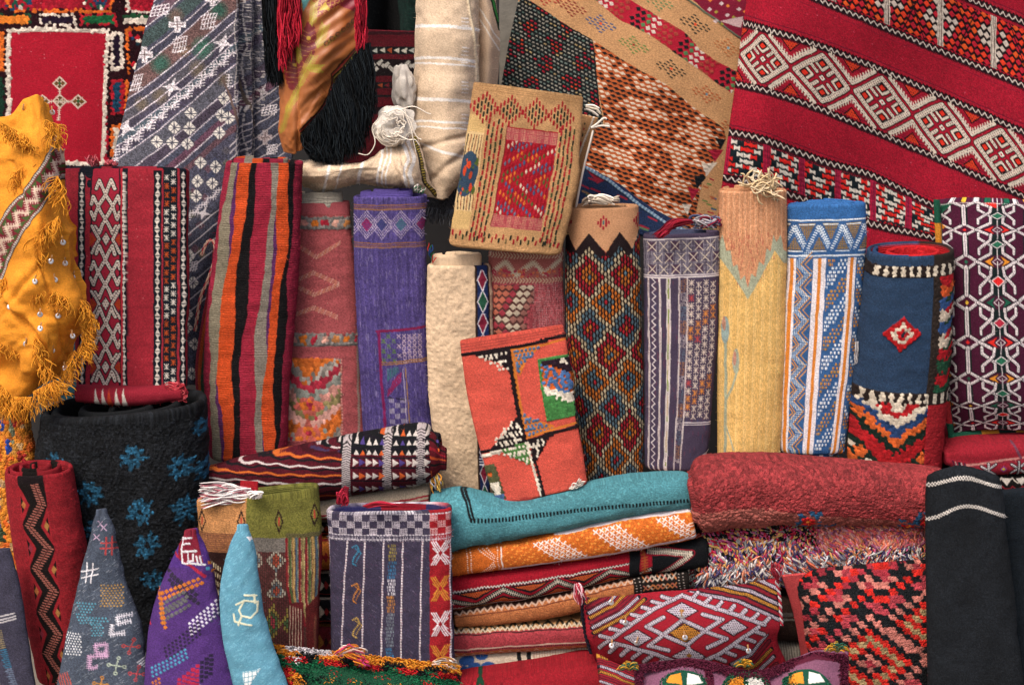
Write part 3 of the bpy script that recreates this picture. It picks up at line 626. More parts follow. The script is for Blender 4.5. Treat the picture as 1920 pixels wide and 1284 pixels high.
# ================================================================== cream blanket with white stripes
CR = 'c3ab90'; CW = 'd8d2cc'
cvb = CV(210, 440, CR, 745, -30)
for y, w_, k in ((50, 6, 0), (110, 5, 0), (119, 3, 4), (187, 6, 2), (228, 4, 3), (239, 3, 3)):
    cvb.line([(745, y+4), (790, y-1), (840, y+k*.5), (895, y+6)], w_, CW)
cvb.line([(790, 270), (830, 286), (880, 296)], 5, CW)
for y in range(20, 340, 7):
    if (y//30) % 2: cvb.line([(866, y), (878, y+1)], 2, 'ded6d0')
cvb.line([(872, -30), (886, 60), (893, 110), (893, 170)], 3.5, 'e0cba8', h=2)
cvb.speck(.07, sx=2)
tb = thing('cream_blanket', 'cream woven blanket with thin white stripes bunched up left of the tan kilim', 'blanket', P(830, 370, 6.0))
drape('hanging_fold', [[(778, -30, 6.1), (800, -30, 6.03), (850, -30, 6.0), (885, -30, 6.03), (900, -30, 6.1)],
      [(778, 60, 6.1), (800, 60, 6.0), (850, 60, 5.98), (888, 60, 6.02), (898, 60, 6.1)],
      [(776, 150, 6.1), (795, 150, 6.0), (845, 150, 5.97), (886, 150, 6.02), (896, 150, 6.1)],
      [(768, 230, 6.08), (790, 235, 6.0), (835, 240, 5.95), (880, 240, 6.02), (893, 235, 6.1)],
      [(772, 300, 6.05), (800, 310, 5.97), (835, 322, 5.93), (868, 320, 5.98), (885, 300, 6.05)],
      [(800, 355, 6.02), (812, 368, 5.97), (835, 372, 5.96), (852, 358, 6.0), (866, 330, 6.05)]], cvb, 'plain', absuv=True, wr=4, wrs=45, th=12, parent=tb, seed=9, fold=lambda gx, gy: 2.2*np.sin((gx*.9+gy*.12)/17.+gy/60.)*np.clip((gy-120)/200, .25, 1)-5*np.exp(-((gx*.6+gy*.8-(330))/7.)**2)-5*np.exp(-((gx*.25+gy-(318))/6.)**2)*(gx > 40))
cv2 = CV(110, 230, 'bda186', 870, -30)
for p_ in ([(893, 5), (925, 60), (940, 80)], [(885, 12), (905, 45), (935, 95)]): cv2.line(p_, 2.5, 'd4cabc')
cv2.line([(912, -30), (925, 5), (934, 40), (938, 55)], 7, '15281a'); cv2.line([(914, -30), (926, 5), (935, 40)], 3, '2e7a34')
drape('back_flap', [[(870, -30, 6.12), (905, -30, 6.08), (925, -30, 6.12)], [(880, 60, 6.14), (915, 60, 6.08), (937, 60, 6.14)], [(885, 170, 6.14), (912, 170, 6.1), (932, 170, 6.16)]], cv2, 'plain', absuv=True, wr=3, th=6, parent=tb, seed=4)
cv3 = CV(290, 140, CR, 555, 250)
for xs, w_ in ((617, 5), (640, 3), (678, 6), (712, 4), (720, 3), (728, 3), (762, 6), (773, 7)):
    k = 22 if xs < 700 else (6 if xs < 750 else -6)
    cv3.line([(xs+k*1.3, 262), (xs+3, 300), (xs-4, 330), (xs-k*.6, 368)], w_, CW)
cv3.line([(776, 255), (788, 300), (800, 345), (818, 366)], 8, '2a2420'); cv3.line([(777, 255), (789, 300), (801, 345), (818, 366)], 5, 'b09a3a', dash=(5, 2.5))
cv3.speck(.07, sx=2)
drape('lower_fold', [[(560, 297, 6.0), (620, 305, 5.93), (680, 300, 5.92), (725, 275, 5.92), (750, 262, 5.95), (782, 256, 5.98)],
      [(560, 318, 5.95), (620, 318, 5.86), (680, 312, 5.85), (730, 300, 5.84), (760, 300, 5.84), (795, 300, 5.93)],
      [(563, 340, 5.95), (620, 338, 5.87), (680, 330, 5.87), (730, 335, 5.84), (765, 338, 5.83), (808, 340, 5.93)],
      [(568, 357, 6.0), (625, 357, 5.95), (680, 345, 5.95), (730, 358, 5.93), (770, 364, 5.92), (822, 372, 5.97)]], cv3, 'plain', absuv=True, wr=4, wrs=30, th=14, parent=tb, seed=6, fold=lambda gx, gy: 2.5*np.sin((gx*.35+gy)/10.)*np.clip(1-gx/230, .2, 1)-5*np.exp(-((gx-gy*.5-150)/6.)**2)-4*np.exp(-((gx-gy*.3-185)/5.)**2))
cv = CV(100, 60, '3a3a3c'); cv.speck(.3)
drape('grey_fringed_cloth', [[(795, 345, 6.1), (830, 352, 6.05), (870, 340, 6.1)], [(798, 390, 6.08), (830, 400, 6.02), (868, 395, 6.08)]], cv, 'shag', wr=3, label='dark grey cloth with a ragged fringe under the cream blanket', cat='cloth')
g_ = fringe('fringe', (800, 388), (862, 394), 6.03, 60, (-.1, 1), 26, ['6a6c70', '55575c', '3c3e42'], 1.0, 3); g_.parent = bpy.data.objects['grey_fringed_cloth']
g_.location = -np.array(g_.parent.location)+np.array(g_.location)
# white bundle tied beside it
def blob(name, cx_, cy_, rx, ry, Y, col, m, parent=None, amp=.18, seed=1, crease=6, **kw):
    n1, n2 = 70, 110; th = np.linspace(0.001, math.pi-.001, n1)[:, None]; ph = np.linspace(0, 2*math.pi, n2)[None]
    x = np.sin(th)*np.cos(ph); z = np.cos(th)+0*ph; y = np.sin(th)*np.sin(ph)
    nz = vnoise(n1, n2, 16, seed)+.6*vnoise(n1, n2, 7, seed+1); nz[:, -1] = nz[:, 0]; nz *= np.sin(th)
    cre = -np.abs(np.sin(crease*ph/2+3*vnoise(n1, n2, 30, seed+2)+2*z))**.5*.10*np.sin(th); cre[:, -1] = cre[:, 0]
    r = 1+amp*nz+cre; s_ = S(Y); o = P(cx_, cy_, Y)
    pos = o+np.stack([x*rx*r*s_, y*min(rx, ry)*.9*r*s_, z*ry*r*s_], -1)
    c = np.broadcast_to(hx(col), pos.shape)*(1+.06*nz[..., None])
    ob = grid_obj(name, pos, c, np.stack([ph*40+0*th, th*50+0*ph], -1), m, parent); tag(ob, **kw); return ob
tw = thing('cloth_bundle', 'crumpled off-white cloth bundle tied with string between black fringe and cream blanket', 'bundle', P(735, 270, 5.9))
blob('cloth', 734, 238, 38, 38, 5.9, 'c4bcb2', 'plain', tw, .34, 3, 13)
blob('cloth', 757, 165, 20, 42, 6.02, 'b8b0a6', 'plain', tw, .34, 5, 11)
pth = []
for k_ in range(30):
    t_ = np.linspace(0, 1, 16); a0_, a1_ = RS.uniform(0, 6.3), RS.uniform(.6, 1.7); rr_ = RS.uniform(.25, 1.0)
    pth.append(P(734+38*rr_*np.cos(a0_+a1_*t_)+4*np.sin(t_*7+a0_), 238+37*rr_*np.sin(a0_+a1_*t_)+3*np.sin(t_*9), 5.842-.01*RS.rand()+.04*rr_**4))
for (p_) in ([(720, 215), (745, 205), (765, 220), (780, 255), (790, 262)], [(745, 208), (775, 200), (800, 212), (808, 214)], [(760, 215), (770, 240), (776, 268), (780, 285)], [(740, 250), (765, 262), (778, 262), (786, 272)], [(700, 250), (703, 270), (690, 290), (672, 288)]):
    q_ = resample(p_, 16); pth.append(P(q_[:, 0], q_[:, 1], 5.84-.01*np.sin(np.linspace(0, 3, 16))))
strands('string', pth, .0016, hx('d8cdbd'), tw, taper=False)
# ================================================================== silk scarf with long fringes
SO = '9c5a28'
cv = CV(190, 320, SO, 515, -15)
cv.poly([(520, 90), (562, 80), (570, 40), (555, -15), (515, -15)], '8a5420')
cv.poly([(565, -15), (590, -15), (568, 22)], '4f8e90')
cv.poly([(595, -15), (650, -15), (640, 10), (590, 35)], '7e1f2c')
for i in range(7): cv.line([(592+i*8, 32-i*3), (598+i*8, -15)], 1.2, 'b88a3c'); cv.line([(592, 30-i*7), (650, 6-i*7)], 1.2, 'b88a3c')
cv.poly([(598, 20), (610, 4), (618, 20)], 'b89a20'); cv.poly([(638, 12), (648, -5), (690, -10), (668, 24)], '7e1f2c')
for (x, y, rx, ry, t_) in ((579, 80, 15, 34, .3), (552, 130, 17, 34, .5)):
    for k_ in range(9):
        yy = y+(k_-4)*ry*.24; cv.disk(x-(k_-4)*t_*2, yy, rx*math.sqrt(max(.1, 1-((k_-4)/4.8)**2)), '742026', ry=ry*.22)
    for k_ in range(6): cv.line([(x-rx*.8, y-ry*.7+k_*ry*.28), (x, y-ry*.5+k_*ry*.25), (x+rx*.8, y-ry*.7+k_*ry*.28)], 1.1, 'b07838')
    cv.disk(x, y-8, 4, 'c09a20')
YG = '9c8e1e'
def twig(x, y, dx, dy, n=7, L=12, c=YG):
    n *= 2; cv.line([(x, y), (x+dx, y+dy)], 2.2, c)
    for i in range(n):
        t_ = i/n; px_, py_ = x+dx*t_, y+dy*t_
        for sgn in (-1, 1): a_ = math.atan2(dy, dx)+sgn*.7; cv.line([(px_, py_), (px_+L*math.cos(a_), py_+L*math.sin(a_))], 1.3, c)
twig(586, 50, 4, -45); twig(596, 90, 14, -42, 6, 13); twig(558, 165, 30, -60, 8, 12); twig(536, 210, 24, -50, 8, 10); twig(528, 250, 14, -45, 7, 8, '8c7a1c'); twig(562, 120, -4, -30, 5, 10); twig(575, 128, 26, 0, 5, 12)
for i in range(6):
    x, y = 612+i*10, 82-i*8.5; cv.disk(x, y, 5, '3a2410'); cv.disk(x, y, 3.2, SO); cv.line([(x+3, y-3), (x+9, y-9)], 2, '9c8422')
cv.line([(608, 90), (640, 62), (665, 40)], 1.4, '8a7a1c')
for k_ in range(4):
    for t_ in range(22): x = 575+k_*12+t_*2.2; cv.disk(x, 150-k_*4+t_*2.4, .9, '7a3018')
pts = [(565, 255), (610, 205), (626, 170), (626, 150), (648, 125), (670, 98), (690, 80)]
for o_, c_ in ((0, '1c120c'), (3, '9a9030'), (5, '1c120c'), (8, '7c1a20'), (10, '1c120c')): cv.line([(x-o_*.4, y-o_) for x, y in pts], 2.2, c_)
ts = thing('silk_scarf', 'shiny copper brown silk scarf with red flowers and long black fringe', 'scarf', P(600, 280, 5.9))
drape('scarf_cloth', [[(522, -15, 5.98), (560, -15, 5.92), (620, -15, 5.92), (672, -15, 5.96)],
      [(520, 90, 5.98), (560, 90, 5.9), (620, 90, 5.9), (672, 90, 5.96)],
      [(522, 170, 5.98), (555, 170, 5.9), (595, 165, 5.9), (640, 140, 5.95)],
      [(523, 240, 5.98), (545, 240, 5.91), (575, 228, 5.9), (608, 200, 5.94)],
      [(532, 284, 5.98), (548, 289, 5.93), (564, 284, 5.93), (577, 262, 5.96)]], cv, 'silk', absuv=True, wr=3, th=5, parent=ts, seed=12, wrs=40,
      fold=lambda gx, gy: 3*np.sin((gx+gy*.75)/9.+1.5*np.sin(gy/40.))*np.clip((gx-30)/50, .1, 1)+1.6*np.sin((gx*.8+gy*1.1)/4.5)*np.clip((gx-40)/60, 0, 1)-6*np.exp(-((gx-gy*.05-30)/4.)**2))
def hang(name, paths_px, Y, n, spread, cols, r, parent, curl=5, k=14, dy=.06, **kw):
    """a mass of yarns following picture polylines, lerped between the first and the last one"""
    A_ = np.array([resample(p, k) for p in paths_px]); t = RS.rand(n)*(len(A_)-1); i = np.minimum(t.astype(int), len(A_)-2); f = (t-i)[:, None, None]
    q = A_[i]*(1-f)+A_[i+1]*f; s_ = np.linspace(0, 1, k)[None]; ln = (.75+.3*RS.rand(n))[:, None]
    q = q[:, :1]+(q-q[:, :1])*ln[..., None]
    w1 = curl*(np.sin(s_*RS.uniform(4, 14, (n, 1))+RS.rand(n, 1)*6))*s_**.6; w2 = curl*(np.sin(s_*RS.uniform(3, 9, (n, 1))+RS.rand(n, 1)*6))*s_**.5
    x = q[..., 0]+w1+spread*(RS.rand(n, 1)-.5); y = q[..., 1]+w2*.4; yy = Y+dy*(RS.rand(n, 1)-.5)+w2*S(Y)
    return strands(name, P(x, y, yy), r*S(Y), pick(cols, n), parent, sides=3, **kw)
BL = ['0b0e11', '10151a', '151b20', '0a0b0d', '1d2327']
hang('black_fringe', [[(566, 255), (572, 275), (590, 300)], [(590, 225), (592, 260), (598, 303)], [(612, 200), (620, 250), (622, 308)], [(628, 160), (640, 230), (648, 300)], [(650, 125), (665, 190), (675, 285)], [(672, 98), (685, 150), (692, 235)], [(690, 80), (694, 120), (700, 200)]], 5.9, 1500, 10, BL, 1.1, ts, 5)
hang('black_fringe', [[(500, -15), (505, 60), (512, 155)], [(515, -15), (520, 60), (528, 160)]], 5.97, 330, 22, BL, 1.1, ts, 5)
RDS = ['a8122a', '8e0f22', 'b81c34', '6e0c1c']
hang('red_fringe', [[(524, -15), (524, 50), (528, 135)], [(545, -15), (545, 40), (547, 95)], [(560, -15), (560, 30), (556, 80)]], 5.89, 240, 8, RDS, 1.5, ts, 5)
hang('red_fringe', [[(668, -15), (670, 40), (671, 95)], [(684, -15), (682, 40), (684, 95)]], 5.9, 110, 8, RDS, 1.5, ts, 4)
# ================================================================== tan kilim with black and orange fields
TN = 'b98a5c'
cv = CV(470, 450, TN, 935, -10); cv.speck(.08, sx=2)
ux, uy = math.cos(math.radians(32)), math.sin(math.radians(32))
def blk(x, y):
    t = (np.floor(x*.9+y*1.7).astype(int)*7+np.floor(y*1.1).astype(int)*3) % 11
    big = (np.abs((x*ux+y*uy) % 60-30)+np.abs((-x*uy+y*ux) % 46-23)); idx = np.where(big < 22, np.array([1, 1, 2, 1, 3, 1, 2, 1, 0, 1, 3])[t], np.array([0, 0, 4, 0, 0, 3, 0, 4, 0, 0, 5])[t])
    return idx, ['8c887c', '9c1226', 'c83c1a', '4c6058', '66746e', 'a08a60']
pb = [(978, -10), (1006, 10), (1040, 32), (1067, 50), (1111, 75), (1119, 120), (1121, 167), (1132, 240), (935, 240), (940, 157), (955, 40)]
cv.poly(pb, '101416'); b_, m_ = cv.last
mk = np.zeros((cv.Hh, cv.W), bool); mk[b_[1]:b_[3], b_[0]:b_[2]] = m_
W_ = lambda M: (lambda X, Y: M[np.clip(((Y-cv.oy)*K).astype(int), 0, cv.Hh-1), np.clip(((X-cv.ox)*K).astype(int), 0, cv.W-1)])
cv.cells(8.6, 6.6, blk, (1.7, 1.9), None, 'x', where=W_(mk), ang=28, h=1.2)
po = [(1113, 77), (1165, 112), (1248, 159), (1298, 199), (1357, 241), (1361, 262), (1318, 338), (1298, 440), (1198, 420), (1080, 340), (1060, 240), (1134, 235), (1121, 160)]
cv.poly(po, 'ac5324'); b_, m_ = cv.last; mo = np.zeros((cv.Hh, cv.W), bool); mo[b_[1]:b_[3], b_[0]:b_[2]] = m_
def ora(x, y):
    a_ = x*.9+y*.45; c_ = -x*.40+y*.95; v = (np.abs((a_ % 112)-56)/56+np.abs((c_ % 52)-26)/26); rnd = ((np.floor(a_/10)*5+np.floor(c_/6)*3) % 7) == 0
    return np.where((v < .95) ^ rnd, 0, 1), ['cfc0aa', '15171a']
cv.cells(12.5, 7.6, ora, (1.7, 1.8), None, 'x', where=W_(mo), ang=20, h=1.0, half=1.45)
# red diagonal band
lo = [(1100, -12), (1165, 40), (1215, 64), (1265, 100), (1315, 134), (1372, 176)]; hi = [(1390, 140), (1348, 118), (1315, 96), (1282, 60), (1215, 20), (1160, -12)]
cv.poly(lo+hi, 'a8102c'); b_, m_ = cv.last; mr_ = np.zeros((cv.Hh, cv.W), bool); mr_[b_[1]:b_[3], b_[0]:b_[2]] = m_
def rb(x, y):
    a_ = x*.82+y*.57; g_ = (a_/11.).astype(int) if False else np.floor(a_/11.); k_ = g_ % 9
    return np.select([k_ < 2, k_ == 2, k_ < 5, k_ < 8], [0, 1, 2, 3], -1), ['161a1c', '4a7a4c', 'cdbfb0', '9a3c30']
cv.cells(12, 10, rb, (1.3, 1.3), None, 'x', where=W_(mr_), ang=34, half=1.25, h=1)
def dstar(x, y, c, s_=1.0, mid=None):
    for j in range(-4, 5):
        n = 5-abs(j) if abs(j) != 2 else 5
        for i in range(-n, n+1):
            if (i+j) % 2 and (abs(i)+abs(j) in (1, 3, 5)) and (abs(i)+abs(j) != 5 or min(abs(i), abs(j)) == 0 or abs(i) == 4) and abs(j) < 5+1:
                X, Y = x+i*5.0*s_, y+j*5.2*s_+i*1.6*s_; cv.line([(X-1.9, Y-1.0), (X+1.9, Y+1.2)], 2.4, c, h=1)
    if mid: cv.disk(x, y, 2.5, mid)
for p_ in ((1072, 14, '7c2a24'), (1126, 45, '35507e', 1, 'd8421c'), (1188, 85, '5a7a3c', 1, '8c2a24'), (1258, 130, '1c2220', 1, 'd8421c'), (1325, 177, 'a8542c', 1, '5a7a8c'), (1235, 4, '5a7a4c'), (1303, 46, '1c2220', 1.05, 'd8421c'), (1366, 90, 'b06a3c', 1, '7a98a0'), (1020, -6, '9c2a24'), (1380, 240, 'a8542c')): dstar(*p_)
for a_ in ([(1339, 258), (1361, 262), (1352, 278)], [(1302, 330), (1325, 332), (1308, 355)]): cv.poly(a_, '14181c')
cv.poly([(1328, 282), (1357, 281), (1340, 304)], '9c1430'); cv.poly([(1315, 308), (1345, 305), (1325, 332)], 'cdbfae'); cv.poly([(1290, 352), (1312, 356), (1298, 378)], '9c1430'); cv.poly([(1278, 383), (1298, 384), (1288, 404)], 'cdbfae')
for i in range(26):
    x, y = RS.uniform(1312, 1345), RS.uniform(330, 440)
    if x > 1300+(440-y)*.2: cv.line([(x-4, y-1), (x+4, y+1.5)], 2.6, ['9c2430', '35507e', '5a7a3c', 'a8542c'][i % 4])
cv.poly([(1283, -12), (1410, -12), (1410, 92), (1384, 71), (1340, 36)], '7a1430'); cv.line([(1280, -5), (1340, 35), (1400, 80)], 3.5, '55604e', h=2)
for i in range(9): x, y = 1312+i*11, -4+((i*7) % 5)*11; cv.dia(x+8, y, 5, 4, 'c8b4b4'); cv.dia(x+20, y+5, 4, 3.5, '9a9030' if i % 3 else 'd8802c')
cv.poly([(1350, 40), (1395, 32), (1390, 52)], 'c8a8a8')
drape('tan_kilim', [[(976, -12, 6.28), (1110, -12, 6.25), (1260, -12, 6.24), (1405, -12, 6.24)], [(950, 110, 6.27), (1100, 110, 6.22), (1240, 110, 6.2), (1392, 110, 6.24)],
      [(936, 240, 6.26), (1090, 240, 6.16), (1230, 240, 6.17), (1375, 240, 6.24)], [(1000, 330, 6.26), (1115, 325, 6.12), (1230, 340, 6.12), (1362, 340, 6.22)],
      [(1060, 345, 6.22), (1160, 385, 6.08), (1240, 425, 6.1), (1350, 438, 6.2)]], cv, 'kilim', absuv=True, wr=4, wrs=110, th=7, seed=22,
      label='tan kilim with a black field and an orange and white lattice hanging behind the rolls', cat='kilim')
# blue kilim below it
cv = CV(330, 160, '1c2a48', 1060, 300); cv.speck(.15)
cv.poly([(1090, 305), (1140, 335), (1120, 345)], '8c1c30')
for i in range(60):
    x, y = RS.uniform(1085, 1360), RS.uniform(325, 455); cv.line([(x-8, y-4), (x+8, y+3)], 3.6, ['8c1c30', '5a3a2c', '8c1c30', '4a6a4c', '7a5a3c'][i % 5])
cv.line([(1088, 308), (1140, 338), (1200, 385), (1250, 420), (1330, 452)], 6, '55708c', h=3); cv.line([(1088, 308), (1140, 338), (1200, 385), (1250, 420), (1330, 452)], 6, '8ea2b0', dash=(7, 3), h=3)
drape('navy_kilim', [[(1070, 300, 6.06), (1150, 340, 6.03), (1210, 382, 6.02), (1290, 425, 6.03)], [(1060, 400, 6.0), (1150, 420, 5.99), (1230, 450, 5.98), (1330, 480, 5.99)]], cv, 'kilim', absuv=True, wr=2, th=9,
      label='navy kilim with a pale blue corded edge tucked below the orange lattice', cat='kilim')
# grey post of weathered wood
box('weathered_post', *[float(v) for v in (P(936, 0, 6.5)[0], P(990, 0, 6.5)[0], 6.5, 6.58)], gz+.004, 2.6, solid('grey_wood', '6a655c', .85, .004, 30))
tag(bpy.data.objects['weathered_post'], 'grey weathered wooden post between cream blanket and tan kilim', 'post')
# ================================================================== big red kilim
RK = '940824'; KD = '15090f'; KW = 'cdbfae'; KO = 'd8300e'
cv = CV(600, 650, RK); cv.speck(.10, sx=2, sy=1); cv.lint(260, 'd06a80', ln=2.5)
def zigband(v):
    cv.rect(0, v-6, 600, v+6, '2c0a14'); cv.zig(0, 600, v-5, 2.5, 7, 2.5, KD); cv.rect(0, v, 600, v+5, KD); cv.zig(0, 604, v-.5, 3.6, 11.5, 1.7, 'd4c8bc'); cv.zig(0, 604, v+7, 1.2, 4, 1.3, KD); cv.rect(0, v-14, 600, v-12.5, '5a0a24')
for v in (72, 189, 272, 391, 481, 552): zigband(v)
for v, s_ in ((205, -1), (290, 1), (374, 1), (496, 1), (540, 1)): cv.rect(0, v-1, 600, v, '5a0a28')
# triangles field
def trif(x, y):
    u = (x+28) % 100-50; d = np.abs(u)*1.0+np.abs(y-131)*.85; k_ = (np.floor(x/6)+np.floor(y/9)*2) % 5
    return np.where((d < 36) & (k_ != 2), 0, np.where(k_ < 2, 1, np.where(k_ < 4, 2, 3))), ['c4b6aa', 'd8340e', 'b01028', 'd8500e']
cv.cells(12, 12, trif, (1.0, 1.0), KD, 'x', reg=(0, 86, 600, 178), h=.8, half=1.25)
for x in range(22, 600, 100): cv.rect(x-5, 84, x+6, 180, 'c9bcae'); [cv.line([(x+o, 84), (x+o, 180)], 1, '2a1418') for o in (-3, 0, 3)]
for x in range(72, 600, 100): cv.line([(x-20, 86), (x, 131), (x+20, 178)], 2, KD); cv.line([(x+20, 86), (x, 131), (x-20, 178)], 2, KD)
def wline(pts, w_=9):
    cv.line(pts, w_+3, KD, h=.8); cv.line(pts, w_, KW, h=1.2)
def dotl(pts, w_=9):
    for (x1, y1), (x2, y2) in zip(pts[:-1], pts[1:]):
        L = math.hypot(x2-x1, y2-y1); ux_, uy_ = (x2-x1)/L, (y2-y1)/L
        for o in ((-w_*.22, w_*.22) if w_ > 6 else (0,)):
            n_d = int(L/4.6)
            for i in range(n_d): t = (i+.5)*L/n_d; cv.disk(x1+ux_*t-uy_*o, y1+uy_*t+ux_*o, .95, '3c1820')
for cxm in (-22, 90, 202, 314, 426, 538):
    c0, c1 = cxm, 331; rx, ry = 48, 43
    V4 = [(c0-rx, c1), (c0, c1-ry), (c0+rx, c1), (c0, c1+ry), (c0-rx, c1)]
    teeth = []
    for (a_, b_) in zip(V4[:-1], V4[1:]):
        mx_, my_ = (a_[0]+b_[0])/2, (a_[1]+b_[1])/2; tx, ty = (c0-mx_), (c1-my_); L = math.hypot(tx, ty)
        ex, ey = mx_+tx/L*19, my_+ty/L*19; teeth.append([(mx_, my_), (ex, ey)])
    for t_ in teeth: wline(t_, 5.5)
    sq = []
    for (vx, vy) in V4[:-1]:
        dx, dy = c0-vx, c1-vy; L = math.hypot(dx, dy); dx, dy = dx/L, dy/L; qx, qy = vx+dx*17, vy+dy*17
        sq.append((qx, qy)); a_ = 11; pts = [(qx+dx*a_*1.25, qy+dy*a_*1.25)]
        ring = [(qx-13*abs(1) , qy), (qx, qy-12), (qx+13, qy), (qx, qy+12), (qx-13, qy)]
        wline(ring, 4.2)
    wline(V4, 8.5); dotl(V4, 8.5)
    for t_ in teeth: cv.line(t_, 4.6, KW); dotl(t_, 5)
    for (qx, qy) in sq: cv.dia(qx, qy, 7.5, 7, KD); cv.dia(qx, qy, 6, 5.6, 'd0260c')
    cv.dia(c0, c1, 8, 7.5, KD); cv.dia(c0, c1, 6, 5.5, 'd8ccbe'); cv.disk(c0, c1, 1.6, RK)
    m_ = cxm+56
    for s_ in (-1, 1):
        yb, yt = 331+s_*12, 331+s_*50
        for w_, c_ in ((9, KD), (6.5, KW)): cv.line([(m_-42, yt), (m_, yb), (m_+42, yt)], w_, c_, h=1)
        dotl([(m_-42, yt), (m_, yb), (m_+42, yt)], 5)
        for i in range(9):
            for q in (-1, 1):
                t = (i+.6)/9; X, Y = m_+q*42*t, yb+(yt-yb)*t; cv.line([(X, Y), (X-q*1, Y+s_*8)], 2.6, KW, h=1)
        cv.poly([(m_-17, yt), (m_+17, yt), (m_, yt-s_*20)], KD); cv.poly([(m_-14, yt), (m_+14, yt), (m_, yt-s_*17)], 'c83210'); cv.dots(5, 4.5, 1, '3a0e10')
# bow-tie band
def bowf(x, y):
    u = np.abs((x-33) % 66-33); t = np.abs(u-np.abs(y-517)*1.08)
    return np.where(t < 5, 0, np.where(t < 12, 1, np.where(t < 18, 2, np.where(t < 23, 0, 1)))), ['c9c0b4', 'c8140c', '0e1a20']
cv.rect(0, 490, 600, 544, '0e1a20')
cv.cells(11.2, 8.6, bowf, (.2, .4), None, 'x', reg=(0, 491, 600, 543), h=.8, bow=2.2)
for x in range(-10, 600, 66): cv.rect(x-6+43-.0, 488, x+6+43, 546, 'a00c34'); [cv.line([(x+43+o, 489), (x+43+o, 545)], 1.1, '50102c') for o in (-3, 0, 3)]
cv.speck(.05)
IX = lambda pts: (lambda x: float(np.interp(x, [p[0] for p in pts], [p[1] for p in pts])))
LA_ = IX([(1300, -99), (1535, 0), (1700, 69), (1940, 169)]); LB_ = IX([(1300, 25), (1393, 45), (1517, 80), (1666, 138), (1940, 258)]); LC_ = IX([(1300, 140), (1379, 157), (1480, 180), (1592, 228), (1704, 273), (1940, 377)])
LD_ = IX([(1300, 236), (1367, 247), (1461, 269), (1554, 307), (1648, 333), (1749, 385), (1940, 458)]); LE_ = IX([(1300, 323), (1397, 342), (1480, 363), (1625, 419), (1741, 445), (1940, 505)])
lines = [lambda x: LA_(x)-187, lambda x: LA_(x)-117, LA_, LB_, LC_, LD_, LE_, lambda x: LE_(x)+88]
net = []
for r_, f in enumerate(lines):
    row = []
    for c_, x in enumerate([1372, 1440, 1540, 1640, 1740, 1840, 1940]):
        if c_ == 0:
            x = 1385; y = f(x); x = 1398-y*.118; y = f(x)
        else: y = f(x)
        row.append((x, y, 6.2-.02*r_*.5+.03*math.sin(c_*1.3+r_*.8)-(.0 if c_ else -.03)))
    net.append(row)
drape('red_kilim', net, cv, 'kilim', cx=[35, 100, 200, 300, 400, 500, 600], cy=[0, 72, 189, 272, 391, 481, 552, 640], wr=3, wrs=120, th=8, seed=31, jig=.8,
      label='large crimson kilim with slanting bands of white diamonds hanging across the top right', cat='kilim')
# ================================================================== R1 red folded kilim with white motifs
def new_tube(name, label, cat, A, B, Y, cv, part='outer_wrap', group=None, **kw):
    base = P((A[-1][0]+B[-1][0])/2, max(A[-1][1], B[-1][1]), Y[-1] if np.ndim(Y) else Y)
    if kw.get('horiz'): base = P((A[0][0]+A[-1][0])/2, max(p[1] for p in B), Y[0] if np.ndim(Y) else Y)
    t = thing(name, label, cat, base, group); o, inf = tube(part, A, B, Y, cv, parent=t, **kw); return t, inf
GR = 'rolled rugs standing in a row'
def vtri(cv, x, y0, y1, w_, c, bgc, step=17, wid=None):
    cv.rect(x-(wid or w_+2.5), y0, x+(wid or w_+2.5), y1, bgc); y = y0+6
    while y < y1:
        cv.poly([(x-w_, y+5.8), (x+w_, y+5.8), (x, y-2.5)], c, h=.8); cv.poly([(x-w_, y+7.4), (x+w_, y+7.4), (x, y+15)], c, h=.8); y += step
def hook_motif(cv, cx, cy, s_=1.0, w_=7.5, c='d8cabb', bgc='12141c', red='a01c34'):
    """crossed bars with hooked ends"""
    L = []
    for sg in (-1, 1):
        L.append([(cx+sg*a*s_, cy+b*s_) for a, b in ((-17, -33), (-11, -49), (0, -22), (13, 0), (21, 24), (26, 11))]); L.append([(cx+sg*a*s_, cy+b*s_) for a, b in ((-26, -5), (-22, -19), (-6, 14), (5, 32), (12, 50), (19, 37))]); continue
        L.append([(cx-sg*26*s_, cy-34*s_), (cx-sg*18*s_, cy-52*s_), (cx-sg*12*s_, cy-46*s_), (cx+sg*16*s_, cy+4*s_), (cx+sg*28*s_, cy+24*s_), (cx+sg*22*s_, cy+38*s_), (cx+sg*13*s_, cy+22*s_)])
        L.append([(cx-sg*28*s_, cy+22*s_), (cx-sg*22*s_, cy+36*s_), (cx-sg*10*s_, cy+12*s_), (cx+sg*24*s_, cy-38*s_), (cx+sg*29*s_, cy-22*s_)])
        L.append([(cx-sg*18*s_, cy+66*s_), (cx-sg*8*s_, cy+80*s_), (cx, cy+62*s_), (cx+sg*18*s_, cy+26*s_)])
        L.append([(cx-sg*29*s_, cy-14*s_), (cx-sg*24*s_, cy-34*s_), (cx-sg*8*s_, cy-8*s_), (cx+sg*4*s_, cy+20*s_)])
    for l in L: cv.line(l, w_+3.5, bgc)
    for l in L:
        cv.line(l, w_, c, h=1)
    for l in L:
        cv.line(l, w_*.5, c); cv.last
    for l in L:
        for (x1, y1), (x2, y2) in zip(l[:-1], l[1:]):
            n = max(1, int(math.hypot(x2-x1, y2-y1)/4.6))
            for i in range(n): t = (i+.5)/n; cv.disk(x1+(x2-x1)*t, y1+(y2-y1)*t, 1.05, '4a141c')
R1 = '98202f'
cv = CV(230, 415, R1, 125, 312); cv.mottle(.06, 40, 12); cv.speck(.10, sx=2); cv.lint(60, 'c88a8c', ln=2)
NV = '0e1620'
cv.rect(157, 312, 168, 735, NV)
